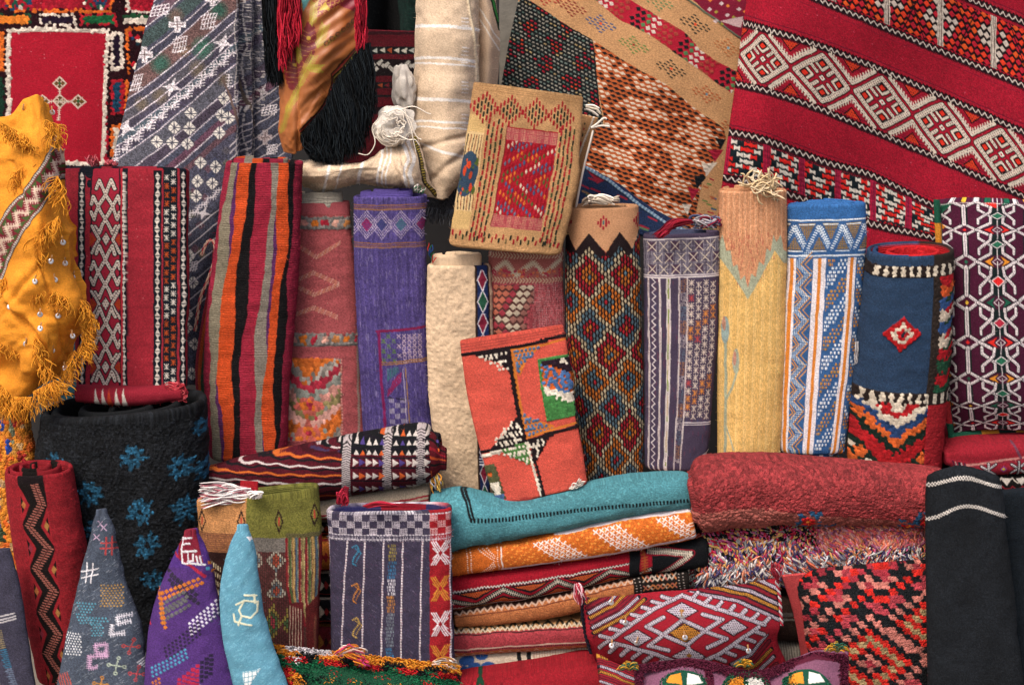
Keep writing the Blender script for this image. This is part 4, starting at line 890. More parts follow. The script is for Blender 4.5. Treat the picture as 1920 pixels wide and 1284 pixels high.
cv.rect(176, 312, 232, 735, 'a01c34'); cv.rect(177, 312, 180, 735, NV); cv.rect(229, 312, 232, 735, NV)
for cy_ in (390, 511, 628, 746):
    hook_motif(cv, 205, cy_, 1.0, 5.4)
    cv.dia(205, cy_+62-6+4, 9, 14, NV); cv.dia(205, cy_+60, 7, 11, 'd8cabb'); cv.dots(4.6, 4.6, .9, '5a1a22')
    for sg in (-1, 1):
        cv.poly([(205+sg*28, cy_+48), (205+sg*28, cy_+74), (205+sg*16, cy_+61)], 'b03a12'); cv.dots(3, 3, .7, '6a1a10')
        l = [(205+sg*25, cy_+36), (205+sg*12, cy_+61), (205+sg*25, cy_+86)]; cv.line(l, 7.5, NV); cv.line(l, 4.6, 'd8cabb', h=1); 
        for (x1, y1), (x2, y2) in zip(l[:-1], l[1:]):
            for i in range(6): t = (i+.5)/6; cv.disk(x1+(x2-x1)*t, y1+(y2-y1)*t, .95, '4a141c')
vtri(cv, 162, 322, 735, 4.2, 'd4c8bc', NV, 16.4); vtri(cv, 238, 320, 735, 4, 'd4c8bc', NV, 16.2)
vtri(cv, 298, 322, 735, 4.6, 'd4c8bc', NV, 16.2); vtri(cv, 343, 320, 735, 4, 'd4c8bc', NV, 17, 5.5)
cv.rect(308, 312, 333, 735, NV)
for i, y in enumerate(range(328, 735, 8)):
    c = 'd4c8bc' if (i//8) % 2 == 0 and i % 8 < 7 or (i//7) % 3 == 0 else 'a83c14'
    c = 'd4c8bc' if (y % 150) > 85 or (y < 350) else 'b04412'
    x = 314 if i % 2 else 326
    for d in ((-1, -1), (1, -1), (0, -1)): cv.line([(x-d[0]*3.6, y-d[1]*5), (x+d[0]*3.6, y+d[1]*5)], 1.4, c, h=.6)
    cv.line([(x-4, y), (x+4, y)], 1.1, c)
cv.rect(125, 312, 157, 324, '8a1a2c'); cv.rect(168, 310, 232, 319, '10161e'); cv.rect(300, 310, 340, 320, '14161e'); cv.rect(232, 312, 236, 735, 'b01c30')
YT = 5.86
t1, inf = new_tube('folded_kilim', 'red folded kilim with a column of white hooked motifs standing on the black flowered roll', 'kilim',
    [(124, 322), (128, 370), (137, 560), (145, 724)], [(354, 322), (352, 372), (352, 560), (351, 722)], (5.86, 5.7), cv, depth=.24, n=4.5, rim=7, wob=2.5, absx=True)
coil('inner_coil', inf, [(60, '10161e'), (20, '98202f'), (25, '10161e'), (60, 'a01c34')], turns=1.1, s0=.86, s1=.6, th=7, raise_=(5, 2), parent=t1, n=4, start=170)
cvf = CV(200, 40, '8e1a2c'); 
for x in (38, 52, 64, 78, 92): cvf.poly([(x, 2), (x-6, 36), (x+6, 36)], 'cfc4b8' if x != 64 else 'b83a18')
tube('lower_fold', [(147, 722), (250, 725), (338, 722)], [(150, 752), (250, 757), (345, 750)], (5.62, 5.62), cvf, horiz=True, depth=1.6, n=2.6, parent=t1, cap0='close')
fringe('frayed_end', (172, 312), (182, 316), 5.86, 40, (-.3, -1), 20, ['b04a50', 'c0606a', '8e2a34'], 1.2, 4, parent=t1)
fringe('frayed_end', (200, 312), (214, 316), 5.86, 40, (-.1, -1), 12, ['b04a50', 'c0606a'], 1.2, 4, parent=t1)
pth = []
for k_ in range(60):
    x, y = RS.uniform(312, 345), RS.uniform(722, 748); t_ = np.linspace(0, 1, 8); pth.append(P(x+8*np.sin(t_*RS.uniform(3, 7)+RS.rand()*6), y+7*np.cos(t_*RS.uniform(3, 7)+RS.rand()*6), 5.6-.01*RS.rand()))
strands('frayed_end', pth, .0018, pick(['a02a34', '8a1c2c', 'b84a50'], 60), t1)
# ================================================================== R2 striped kilim roll
cv = CV(170, 570, '94203a')
st = [(0, '94203a'), (16, '8a7f68'), (36, 'b8501c'), (37.5, 'c84a14'), (66, '141212'), (84, 'a81a38'), (110, '8c8274'), (125, '5c2a5c'), (127, 'c84a14'), (150, '141212'), (162, '94203a')]
xs = [0, 15, 34, 36, 60, 77, 104, 120, 122, 140, 152, 170]; cs = ['94203a', '857c68', '5c2a5c', 'cc4a12', '141214', '9c2038', '857c70', '5c2a5c', 'cc4a12', '141214', '94203a']
for i, c in enumerate(cs):
    n = 24; L_ = [(xs[i]+(3.0*math.sin(i*2.1+k*.33)+2*math.sin(k*.8+i) if 0 < i else -5)*1.0, k*570/n) for k in range(n+1)]
    cv.poly(L_+[(175, 575), (175, -5)], c)
cv.speck(.09, sx=3)
for y in range(0, 572, 3): cv.fn(lambda X, Y: Y > -1, cs[0], 0, 0, 0, 0)
yy = np.arange(cv.Hh)/K; cv.a *= (1-.14*(np.sin(yy*2*math.pi/4.2+0.) > .55))[:, None, None]; cv.H += (.7*np.sin(yy*2*math.pi/4.2))[:, None]
cv.mottle(.08, 60, 9)
stripes = [(18, '8a8070'), (20, 'c84a14'), (16, '141214'), (22, '9c2038'), (16, '857c70'), (18, 'c84a14'), (14, '141214'), (24, '94203a')]
t2, inf = new_tube('striped_roll', 'rolled kilim with vertical orange, black, crimson and grey stripes left of the salmon rug', 'rug roll',
    [(424, 306), (408, 420), (390, 560), (383, 680), (388, 780), (392, 850)], [(566, 306), (566, 420), (556, 560), (548, 640), (542, 740), (538, 853)], (5.86, 5.84), cv, depth=.42, n=3, rim=6, wob=3, group=GR, jig=1.6)
coil('inner_coil', inf, stripes, turns=1.7, s0=.85, s1=.2, th=7, raise_=(9, 4), parent=t2, start=250)
# narrow rug edge showing between the grey blanket and the striped roll
cv = CV(60, 420, '2c4034'); 
for a_, c in ((0, '8a2430'), (12, 'b04a1c'), (22, '34503c'), (36, '1c2420'), (48, '8a1c28')): cv.rect(a_, 0, 60, 420, c)
cv.speck(.15)
t_, inf = new_tube('narrow_roll', 'thin green and red striped roll almost hidden left of the striped kilim roll', 'rug roll', [(400, 455), (394, 520), (378, 600), (366, 700), (376, 800)], [(430, 455), (425, 520), (410, 600), (400, 700), (400, 800)], (5.95, 5.93), cv, depth=.5, n=2.4, group=GR)
pp_ = resample([(378, 478), (388, 455), (400, 452), (404, 480), (392, 520), (376, 560), (366, 620)], 40); tw_ = np.arange(40)
strands('cord', [P(pp_[:, 0]+2.2*np.sin(tw_*1.2+a), pp_[:, 1]+1.5*np.cos(tw_*1.2+a), 5.88) for a in (0, 2.1, 4.2)], .0028, pick(['b8917a', '8c2430', 'b09080'], 3), t_, taper=False)
# ================================================================== R3 salmon rug
SA = '97474a'
cv = CV(150, 480, SA, 540, 380); cv.mottle(.07, 50, 8); cv.speck(.10, sx=3); cv.lint(40, 'd8a090', ln=2)
cv.rect(540, 380, 700, 400, 'a04c52')
def knotrow(y0, y1, seed=1):
    cv.rect(540, y0, 700, y1, '76706c'); ks = ['c86a14', '9c1c30', 'c8887c', 'c86a14', '9c1c30', 'd09a88', 'b8763c']; 
    for i, x in enumerate(range(546, 690, 20)): cv.rect(x, y0+5, x+12, y1-5, ks[(i+seed) % 7])
    cv.pile(5, 6, .3, 2.2, .18, reg=(540, y0-3, 700, y1+3), where=lambda x, y: (y > y0) & (y < y1))
knotrow(406, 428); knotrow(622, 645, 2)
for (pts) in ([(550, 452), (595, 480), (640, 452)], [(545, 528), (590, 508), (638, 530), (592, 550), (545, 528)], [(548, 590), (590, 573), (636, 592)]):
    for o in (-3, 0, 3): cv.line([(x, y+o) for x, y in pts], 1.0, ['c08a70', 'c8a088', '8a6a64'][o % 3], h=.8)
    for (a_, b_) in zip(pts[:-1], pts[1:]):
        for i in range(9): t = i/9+.05; x, y = a_[0]+(b_[0]-a_[0])*t, a_[1]+(b_[1]-a_[1])*t; cv.line([(x-2.4, y+4), (x+2.4, y-5)], .9, ['c0988c', 'b87050'][i % 2], h=.5)
cv.rect(540, 668, 642, 820, 'a05a48')
def sf(x, y):
    d = np.floor((y-668+np.abs(x-585)*.75)/17).astype(int); return d % 8, ['b85a18', 'c4641c', '8c847c', '9c2438', '7a7c74', 'c08478', '7c7048', 'c49084']
cv.cells(5, 6, sf, None, None, 'x', reg=(540, 668, 640, 822), jit=.12)
for i in range(30): cv.disk(RS.uniform(542, 638), RS.uniform(670, 820), 3, ['9c2438', 'c4641c', '8c9088', 'c89488', 'b03c20', '6c6438'][i % 6])
for y, r_ in ((745, 30), (795, 26)): cv.dia(582, y+10, r_, 22, 'b8584c'); cv.dia(582, y+10, r_*.6, 13, 'c4641c'); cv.dia(582, y+10, 7, 6, '9c2438')
cv.pile(6.2, 8, .35, 2.2, .16, reg=(538, 664, 645, 822), where=lambda x, y: (x < 641) & (y > 669))
cv.line([(642, 668), (644, 820)], 3, 'c08478', dash=(6, 4))
for k in range(90): y = 400+k*5; cv.line([(666+(y-400)*.02, y), (668+(y-400)*.02, y+3)], 3, '8a7a70')
t3, inf = new_tube('salmon_rug_roll', 'faded salmon rug roll with a knotted orange panel between striped and purple rolls', 'rug roll',
    [(545, 384), (540, 500), (528, 700), (520, 860)], [(656, 380), (666, 500), (676, 680), (690, 860)], (5.95, 5.9), cv, depth=.35, n=3.2, rim=6, wob=2.5, group=GR, app=1.0, absx=True)
coil('inner_coil', inf, '8a8478', turns=1.0, s0=.84, s1=.6, th=8, raise_=(20, 18), parent=t3, start=240, n=3)
# ================================================================== R4 purple roll
PU = '4b3f78'
cv = CV(150, 560, PU, 662, 362)
for x in range(660, 815, 2): cv.rect(x, 362, x+1, 930, ['52457f', '443870', '5c4f84', '4b3f78', '403672'][(x*7//2) % 5])
cv.mottle(.08, 8, 60); cv.speck(.14)
for i in range(420): x, y = RS.uniform(662, 812), RS.uniform(455, 920); cv.line([(x, y), (x, y+RS.uniform(3, 14))], .9, '766c98')
for y in (374, 446): 
    for o in (0, 4, 8): cv.line([(662, y+o), (815, y+o)], 2.2, ['8a5c3c', '7a4c44', '94683c'][o//4])
for cx_, c in ((690, '8c2058'), (722, '343a6c'), (762, '3f6678'), (805, '8c2058'), (655, '343a6c')):
    for r_ in (0, 1, 2):
        for i in range(-8, 9):
            for sg in (-1, 1):
                X, Y = cx_+i*2.6, 411+sg*(26-r_*6-abs(i)*2.6)
                if (26-r_*6-abs(i)*2.6) >= 0: cv.rect(X-1, Y-1, X+1.2, Y+1.2, 'b4a4b8', h=.6)
    cv.dia(cx_, 411, 12, 13, c); cv.dots(4, 4, 1, PU)
cv.line([(704, 612), (806, 606)], 5, '7e1c48'); cv.line([(708, 612), (716, 920)], 6, '7a1a50'); cv.speck(.02)
for j in range(6):
    for i in range(8):
        x, y = 714+i*11, 618+j*9; c = '5a7a34' if i < 3 else 'b8a0ac'
        if (i+j) % 2 or i > 3: cv.line([(x, y), (x+7, y+6)], 1.5, c); cv.line([(x+7, y), (x, y+6)], 1.5, c); cv.line([(x, y+7), (x+8, y+7)], 1, c)
for o in (0, 4): cv.line([(712, 671+o), (815, 664+o)], 2.2, '9a6a34')
for i in range(10): cv.line([(724+i*2.5, 683-i*.5), (724+i*2.5, 706-i*2)], 1.6, '356e70')
for i in range(12): cv.line([(722+i*2.6, 735-i*2.5), (724+i*2.6, 722-i*2.5-(6 if i > 3 else 0))], 1.8, '8a1c50')
for y in range(738, 920, 10):
    for i, x in enumerate((725, 737, 749)):
        if (y//10+i) % 2: 
            for o in range(4): cv.line([(x+o*2.8, y), (x+o*2.8, y+8)], 1.5, 'a99fae')
cv.line([(722, 737), (757, 740)], 2, '241c34'); cv.line([(762, 680), (770, 920)], 2, '947040'); cv.line([(757, 682), (764, 900)], 1.6, 'b0a4bc')
t4, inf = new_tube('purple_roll', 'purple rug roll with a band of small diamonds at its top', 'rug roll', [(664, 370), (664, 500), (672, 640), (680, 800), (690, 920)], [(798, 368), (800, 500), (804, 640), (812, 800), (826, 920)], (5.87, 5.85), cv, m='warp', depth=.45, n=2.7, rim=5, wob=2.5, group=GR, app=1)
coil('inner_coil', inf, '5a4a94', turns=1.6, s0=.82, s1=.25, th=6, raise_=(9, 14), parent=t4, start=230)
fringe('loose_threads', (775, 358), (795, 366), 5.85, 16, (.3, -.6), 12, ['2c5c40', 'c8c0b8'], .9, 3, parent=t4)
# ================================================================== R5 cream wool roll
CRW = 'bfa587'
cv = CV(122, 470, CRW, 800, 490); cv.mottle(.06, 7); cv.mottle(.04, 40, seed=5); cv.H += .7*vnoise(cv.Hh, cv.W, 7, 3)
cv.rect(890, 490, 917, 960, '2a1c16'); cv.rect(894, 490, 914, 960, '16244c')
for y in range(492, 960, 44):
    for dx, dy in ((0, 0),): 
        cv.dia(904, y+22, 9, 21, '7a1c34' if (y//44) % 3 else '1c4c38')
    for k in range(9):
        for sg in (-1, 1): cv.line([(904+sg*(1+k*.9), y+2+k*2.3), (904+sg*(3+k*.9), y+5+k*2.3)], 1.5, 'c8c0c4'); cv.line([(904+sg*(9-k*.9), y+23+k*2.3), (904+sg*(7-k*.9), y+26+k*2.3)], 1.5, 'c8c0c4')
for y in (800, 880, 886, 892): cv.line([(894, y), (914, y)], 2, 'c8c8cc')
cv.rect(917, 490, 930, 960, 'b79a80')
cv.speck(.05)
t5, inf = new_tube('cream_wool_roll', 'plain cream wool roll with a narrow navy woven border behind the coral rug', 'rug roll', [(801, 500), (800, 620), (806, 760), (824, 920)], [(923, 500), (925, 620), (925, 760), (925, 930)], (5.83, 5.8), cv, m='wool', depth=.45, n=2.5, rim=9, wob=3, group=GR, app=1, jig=.5)
coil('inner_coil', inf, 'bfa587', turns=1.35, s0=.84, s1=.3, th=9, raise_=(20, 26), m='wool', parent=t5, start=235, n=2.6)
fringe('loose_threads', (803, 470), (812, 495), 5.8, 9, (.1, -1), 18, ['1c5c40', 'b03028', '1c3c6c'], 1, 2, parent=t5)
# ================================================================== R6b faded madder roll
cv = CV(150, 230, '8c3a40', 912, 450); cv.speck(.22, sx=2); cv.mottle(.1, 30)
cv.rect(912, 450, 1065, 462, '5a4c40')
cv.rect(912, 462, 1065, 525, '94504a')
for k in range(26): x = 915+k*6; cv.line([(x, 470), (x+4, 475)], 2, 'b8a48c'); cv.line([(x, 480), (x+4, 475)], 2, 'b8a48c'); cv.line([(x, 517), (x+4, 521)], 2, 'b0987c'); cv.line([(x, 526), (x+4, 521)], 2, 'b0987c')
cv.comb([(918, 512), (948, 486), (968, 512), (1000, 486), (1020, 508), (1052, 484)], 5, 'b4a48c', 5, 4, 2.2)
for i in range(70): cv.line([(RS.uniform(914, 1060),)*1+(RS.uniform(486, 512),)]*1+[(0, 0)], 0, 'a02a3c') if False else cv.disk(RS.uniform(914, 1060), RS.uniform(500, 515), 2.4, ['9c2a40', 'b8603c'][i % 2])
def mad(x, y):
    z = np.abs(((y-540) % 110)-55); d = x-(935+z*.72); return np.where((d > 0) & (d < 26), 0, np.where(d < -14, 1, np.where((d > -14) & (d <= 0), 2, np.where(d < 40, 3, -1)))), ['b3a28c', 'b0604a', '92303c', '8a5a50']
cv.cells(13, 12, mad, (.9, .9), '50302c', 'x', reg=(925, 530, 1000, 690), ang=0, h=1.2, half=1.3)
for x in range(1000, 1065, 3): cv.line([(x, 528), (x+RS.uniform(-1, 1), 690)], .9, 'b08a88', dash=(4, 2))
t_, inf = new_tube('madder_roll', 'worn brownish red rug roll with a pale zigzag standing behind the coral rug', 'rug roll', [(916, 474), (918, 560), (932, 700), (940, 800)], [(1058, 446), (1057, 560), (1062, 700), (1064, 800)], (5.85, 5.84), cv, m='canvas', depth=.42, n=2.8, rim=7, wob=3, group=GR, inner='4a3c34', app=1, absx=True)
# ================================================================== R6 tan panel rug
TA = 'b88c5c'
cv = CV(225, 300, TA); cv.speck(.08, sx=2); cv.mottle(.05, 50)
def drop(x, y, c, s_=1.0): cv.line([(x, y-3.4*s_), (x, y+3.4*s_)], 3.6*s_, c, h=1.1)
cd = ['9c1420', '20261c', '9c1420', '3c4426', '20261c', '9c1420']
cv.rect(0, 58, 34, 90, 'c8a468'); cv.rect(0, 90, 34, 240, 'd0b07c'); cv.rect(0, 240, 34, 275, 'c8a468')
for i in range(6): cv.line([(4+i*5.5, 95), (2+i*5.5, 140)], 1.6, ['2a2420', '7a3c20'][i % 2]); cv.line([(4+i*5.5, 195), (6+i*5.5, 238)], 1.6, ['2a2420', '7a3c20'][i % 2])
cv.disk(14, 170, 19, '2e4358', ry=43); [cv.disk(RS.uniform(2, 32), RS.uniform(135, 208), 1.6, ['c84a1c', '4a5a24', '20344c'][k_ % 3], ry=3) for k_ in range(26)]
for p_ in ((14, 153, 'c83c14'), (28, 145, '4a5a24'), (24, 195, 'c83c14'), (30, 200, '4a5a24'), (8, 165, 'c83c14'), (20, 172, 'b0401c')): cv.disk(p_[0], p_[1], 3, p_[2], ry=8)
for c_ in (0, 1, 2, 3): 
    for k, y in enumerate(range(66, 292, 11)): drop(41+c_*8.5, y+(c_ % 2)*5.5, cd[(k+c_*2+(k//3)) % 6])
for c_ in (0, 1, 2, 3):
    for k, y in enumerate(range(62, 290, 11)): drop(182+c_*8.5, y+(c_ % 2)*5.5, cd[(k*2+c_+(k//4)) % 6])
for cx_ in (28, 78, 128, 178):
    for j in range(-4, 5):
        for i in range(-4, 5):
            if abs(i)+abs(j) <= 4 and (i+j) % 2 == 0: drop(cx_+i*6.5, 42+j*6.3, ['9c1420', '20261c'][(abs(i)+abs(j))//2 % 2])
for i in range(30): drop(4+i*7.3, 283+(i % 2)*7, cd[i % 6])
cv.rect(76, 72, 176, 262, '9c0c20')
for y0 in (74, 240):
    cv.rect(76, y0, 176, y0+24, 'a8424a')
    for i in range(34): cv.line([(77+i*3, y0+1), (77+i*3, y0+23)], 1.2, 'd0a880', dash=(3, 1.4))
def inn(x, y):
    k = np.floor((x-np.abs(y-172)*.95)/7.2).astype(int) % 12; return k, ['c86a1c', '9c0c20', '4c5a28', 'c8b8a0', '9c0c20', '3c5478', '9c0c20', '5c6478', 'c86a1c', '9c0c20', '4c5a28', '3c5478']
cv.cells(7.2, 11, inn, (1.9, 1.6), '9c0c20', 'y', reg=(78, 99, 175, 240), h=1.2, half=1.5)
cv.rect(76, 72, 77.5, 262, '6a0c18')
for y in (2, 6, 10): cv.line([(0, y), (225, y)], 1.2, 'a0764a')
t6, inf = new_tube('tan_panel_rug', 'tan rug with a speckled red panel, rolled flat and leaning over the cream wool roll', 'rug roll',
    [(889, 158), (874, 260), (856, 370), (842, 452)], [(1098, 186), (1088, 290), (1070, 390), (1050, 470)], (5.83, 5.76), cv, depth=.2, n=3.4, rim=6, wob=5, wobs=80, group=None, app=1)
cvt = CV(60, 220, 'a87c50'); cvt.speck(.1)
for i in range(30): cvt.line([(8+(i % 3)*16, 12+i*6.6), (8+(i % 3)*16, 18+i*6.6)], 3, ['20261c', '9c1420'][i % 2])
cvt.line([(55, 0), (50, 60), (40, 130), (30, 220)], 4, 'c8b8a8', h=2)
drape('back_flap', [[(1060, 210, 5.92), (1118, 222, 5.9)], [(1060, 250, 5.91), (1108, 262, 5.88)], [(1050, 330, 5.9), (1088, 330, 5.88)], [(1040, 400, 5.9), (1076, 395, 5.88)]], cvt, 'kilim', parent=t6, th=8)
pp_ = [[(1108, 240), (1118, 238), (1130, 236), (1144, 238)], [(1108, 240), (1120, 232), (1132, 222), (1138, 224)], [(1112, 245), (1108, 262), (1098, 300), (1088, 345), (1080, 390)], [(1098, 200), (1110, 203), (1120, 206), (1126, 214)], [(1098, 204), (1112, 210), (1122, 218)], [(1098, 198), (1112, 198), (1124, 204)]]
strands('warp_cord', [P(*resample(p, 30)[:, :2].T, 5.84-.0) for p in pp_], .0034, pick(['cfc4b8', 'c8bca8'], len(pp_)), t6)
# ================================================================== R7 coral folded rug
CO = 'c84e3e'; BK = '1c1216'; CWt = 'd8ccba'
cv = CV(215, 300, CO); cv.mottle(.05, 30, 8); cv.speck(.09, sx=2)
sp_ = lambda X, Y: 0
cv.line([(-5, 22), (60, 24), (110, 24), (150, 22), (215, 14)], 6, BK); cv.line([(150, 30), (215, 22)], 4, 'c8701c')
cv.poly([(25, 24), (95, 24), (97, 75), (80, 50)], BK)
for j in range(5):
    for i in range(9):
        x, y = 36+i*7.5+j*4, 30+j*7.5
        if x < 92 and y < 24+(x-25)*.75: cv.disk(x, y, 2.6, CWt)
cv.poly([(100, 26), (165, 26), (130, 52), (112, 80)], 'c8701c')
for j in range(6):
    for i in range(9):
        x, y = 106+i*8+(j % 2)*4, 32+j*7
        if x < 165-(y-26)*1.3: cv.disk(x, y, 2.7, '4a6a90')
cv.line([(96, 24), (98, 90), (98, 180), (98, 205)], 7, BK); cv.line([(103, 30), (104, 90), (104, 150), (106, 200)], 5.5, 'c8701c')
cv.poly([(96, 150), (98, 200), (20, 203), (55, 182)], BK)
for j in range(6):
    for i in range(9):
        x, y = 40+i*7.5, 164+j*7.3
        if y > 150+(96-x)*.62 and x < 95: cv.line([(x-2, y+2), (x+2, y-2)], 3.4, CWt)
cv.poly([(104, 148), (130, 165), (165, 182), (165, 192), (104, 196)], 'c8701c')
for j in range(6):
    for i in range(8):
        x, y = 108+i*8+(j % 2)*4, 153+j*7
        if y > 150+(x-104)*.6 and y < 194: cv.disk(x, y, 2.7, '4a6a90')
cv.line([(-5, 206), (60, 203), (100, 200)], 5, BK); cv.line([(104, 194), (160, 189), (218, 186)], 4.5, 'c8701c'); cv.line([(104, 200), (160, 196), (218, 192)], 6, BK)
cv.line([(-5, 212), (40, 211)], 5, CWt)
cv.poly([(35, 206), (98, 203), (98, 245), (75, 232)], '4c7a3c')
for j in range(5):
    for i in range(9):
        x, y = 38+i*7.5+(j % 2)*3, 210+j*7.5
        if y < 207+(x-30)*.6 and x < 97: cv.disk(x, y, 2.7, CWt)
cv.poly([(104, 204), (150, 200), (130, 225), (112, 240)], BK)
for j in range(5):
    for i in range(6):
        x, y = 108+i*8+(j % 2)*3, 207+j*7
        if x < 150-(y-200)*.9: cv.line([(x-2, y+1), (x+2, y-2)], 3.2, CWt)
cv.line([(101, 205), (102, 250), (104, 300)], 5, CWt); cv.line([(108, 220), (110, 260), (110, 300)], 6, BK)
cv.rect(152, 52, 215, 172, '3c7a3c')
def pan(x, y):
    q = y-x*.45+100; d = np.floor(q/17).astype(int); wv_ = ((np.floor(x/9)+np.floor(y/8)) % 2).astype(int)
    return np.select([q < 40, (q < 56), (q < 78), (q < 90), (q < 118), (q < 134), (q < 150)], [5, np.where(wv_, 0, 5), np.where(wv_, 0, 1), 1, np.where(wv_, 2, 3), np.where(wv_, 3, 2), 0], 4), [CWt, '241420', 'c85a1c', '44689a', '3c7a3c', '44689a']
cv.cells(7, 6, pan, None, None, 'x', reg=(157, 57, 215, 167), jit=.1)
cv.rect(-2, 230, 22, 300, '4a4c30'); cv.rect(2, 262, 18, 290, CWt); cv.disk(8, 248, 5, 'c85a1c'); cv.rect(0, 288, 20, 300, '44608a')
nm = lambda x, y: True
hm = CV(215, 300, CO)
msk = np.abs(cv.a-hx(CO)).sum(-1) > .28
def msk_f(x, y): return msk[np.clip((y*K).astype(int), 0, cv.Hh-1), np.clip((x*K).astype(int), 0, cv.W-1)]
cv.pile(4.4, 4.8, .1, 2.2, .12, where=msk_f)
for y in (4, 9, 14): cv.line([(0, y), (215, y-2)], 1.6, '9c3a34')
t7, inf = new_tube('coral_rug', 'coral red folded rug with black and orange knotted lines standing on the teal blanket', 'rug',
    [(863, 642), (876, 740), (900, 840), (932, 938)], [(1061, 612), (1072, 720), (1088, 820), (1100, 900)], (5.66, 5.58), cv, depth=.18, n=3.6, rim=8, wob=5, wobs=90, group=None, app=1, jig=.4)
cvf = CV(180, 34, 'b03c34'); cvf.rect(95, 0, 101, 34, '3c5a80'); cvf.rect(120, 0, 150, 34, 'a81c24'); cvf.rect(150, 5, 170, 20, 'd0c0b0'); cvf.mottle(.05, 10)
tube('lower_fold', [(940, 928), (1020, 912), (1090, 896)], [(948, 948), (1020, 932), (1092, 912)], (5.58, 5.6), cvf, horiz=True, depth=1.6, n=2.3, parent=t7, cap0='close')
fringe('white_ends', (1062, 918), (1080, 908), 5.56, 30, (.6, -.3), 16, ['d0c4b8', 'b0a8a0'], 1.2, 3, parent=t7)
# ================================================================== R8 diamond roll
cv = CV(142, 520, '241518', 1062, 388)
def dl(x, y):
    X, Y = x-1108, y-512; a_ = np.floor((X/62+Y/100)+.5); b2 = np.floor((X/62-Y/100)+.5); cxx = (a_+b2)*31; cyy = (a_-b2)*50
    d = np.abs(X-cxx)/31+np.abs(Y-cyy)/50; ty = ((a_*1+b2*2) % 3).astype(int); r_ = np.select([d < .17, d < .47, d < .84, d < .86], [0, 1, 2, 3], 4)
    tab = np.array([[0, 1, 2, 4, 3], [1, 2, 0, 4, 3], [2, 0, 1, 4, 3]]); tab = np.array([[0, 1, 2, 3, 3], [2, 0, 1, 3, 3], [1, 2, 0, 3, 3]])
    return tab[ty, r_], ['4c6470', 'b46014', '941220', 'b4a282']
cv.cells(5.4, 10.5, dl, (1.45, 1.7), '140c10', 'y', h=1.3, jit=.12, half=1.75)
cv.poly([(1055, 385), (1210, 385), (1210, 455), (1201, 428), (1182, 464), (1160, 430), (1138, 468), (1109, 430), (1088, 464), (1070, 430), (1055, 460)], 'bd8a62', h=.5)
cv.poly([(1109, 430), (1086, 466), (1094, 478), (1109, 456), (1126, 478), (1138, 470)], '1e1316', h=0); cv.poly([(1160, 430), (1138, 470), (1146, 480), (1160, 456), (1176, 478), (1184, 466)], '1e1316', h=0); cv.poly([(1055, 455), (1070, 430), (1088, 466), (1076, 470), (1062, 462)], '1e1316', h=0)
for x, n_ in ((1132, 1), (1066, 1), (1196, 1)):
    for i, j in ((0, -2), (-1, -1), (1, -1), (-2, 0), (2, 0), (-1, 1), (1, 1), (0, 2), (-1, 0), (1, 0)): cv.line([(x+i*4.6, 411+j*5-2), (x+i*4.6, 411+j*5+2)], 3.4, '981428', h=1)
    cv.line([(x, 408), (x, 414)], 2.5, '3c6a70')
for i in range(60): x = RS.uniform(1062, 1204); y = RS.uniform(390, 440); cv.a[int((y-388)*K), int((x-1062)*K)] *= .8
t8, inf = new_tube('diamond_roll', 'rug roll with rows of red, orange and blue stitched diamonds below a peach band', 'rug roll', [(1064, 392), (1060, 480), (1063, 620), (1082, 780), (1094, 900)], [(1197, 388), (1199, 480), (1203, 640), (1205, 780), (1204, 895)], (5.86, 5.82), cv, depth=.62, n=2.15, rim=7, wob=2, group=GR, inner='b0805a', app=.45, jig=.8)
coil('inner_coil', inf, 'b88860', turns=1.4, s0=.82, s1=.3, th=7, raise_=(5, 3), parent=t8, start=240, n=2.2)
def tuft(name, cx_, cy_, Y, n, rx, ry, cols, r, parent, k=12, curl=3.5):
    t = np.linspace(0, 1, k)[None]; a_ = RS.rand(n, 1)*6.28; w_ = RS.uniform(2.5, 7, (n, 1)); q = RS.rand(n, 1)*6.28
    x = cx_+rx*(RS.rand(n, 1)*2-1)*.6+rx*.7*np.sin(w_*t+a_); y = cy_+ry*(RS.rand(n, 1)*2-1)*.5-ry*.7*np.sin(t*3.1)+ry*.5*np.sin(w_*t*1.2+q)
    return strands(name, P(x, y, Y+.02*(RS.rand(n, 1)-.5)+curl*S(Y)*np.sin(w_*t+q)), r*S(Y), pick(cols, n), parent)
tuft('warp_knot', 1132, 378, 5.8, 26, 24, 8, ['c8baa8', 'd8ccc0', 'a89a88'], 2.0, t8)
tuft('warp_knot', 1106, 380, 5.8, 16, 12, 7, ['6a5c50', '8a7c70'], 1.5, t8)
# ================================================================== R9 embroidered grey purple roll
G9 = '43384c'
cv = CV(142, 450, G9, 1205, 430)
for i in range(500): x, y = RS.uniform(1205, 1347), RS.uniform(430, 880); cv.line([(x, y), (x, y+8)], 1, ['5a3048', '363c5c', '60384a', '3c3248'][i % 4])
LN = 'c0b4b4'
cv.rect(1205, 437, 1350, 506, '484050')
for y in range(438, 506, 3): cv.line([(1205, y), (1350, y)], .9, 'a49ca4', dash=(3, 1.5))
for x in range(1206, 1350, 3): cv.line([(x, 438), (x, 506)], .7, '9a929c')
for j in range(3):
    for i in range(7):
        x, y = 1212+i*22+(j % 2)*11, 441+j*22
        if (i+j) % 2 or True:
            cv.rect(x, y, x+14, y+17, '4a3448') if (i+j) % 2 == 0 else None
            cv.line([(x-1, y), (x+15, y+18)], 1.6, 'c8b8a4'); cv.line([(x+15, y), (x-1, y+18)], 1.6, 'c8b8a4')
for y in (436, 506, 510): cv.line([(1205, y), (1350, y)], 2.2, 'd0c4c4')
cv.zig(512, 880, 1222, 3.5, 14, 1.7, 'd4c8c8', vert=True)
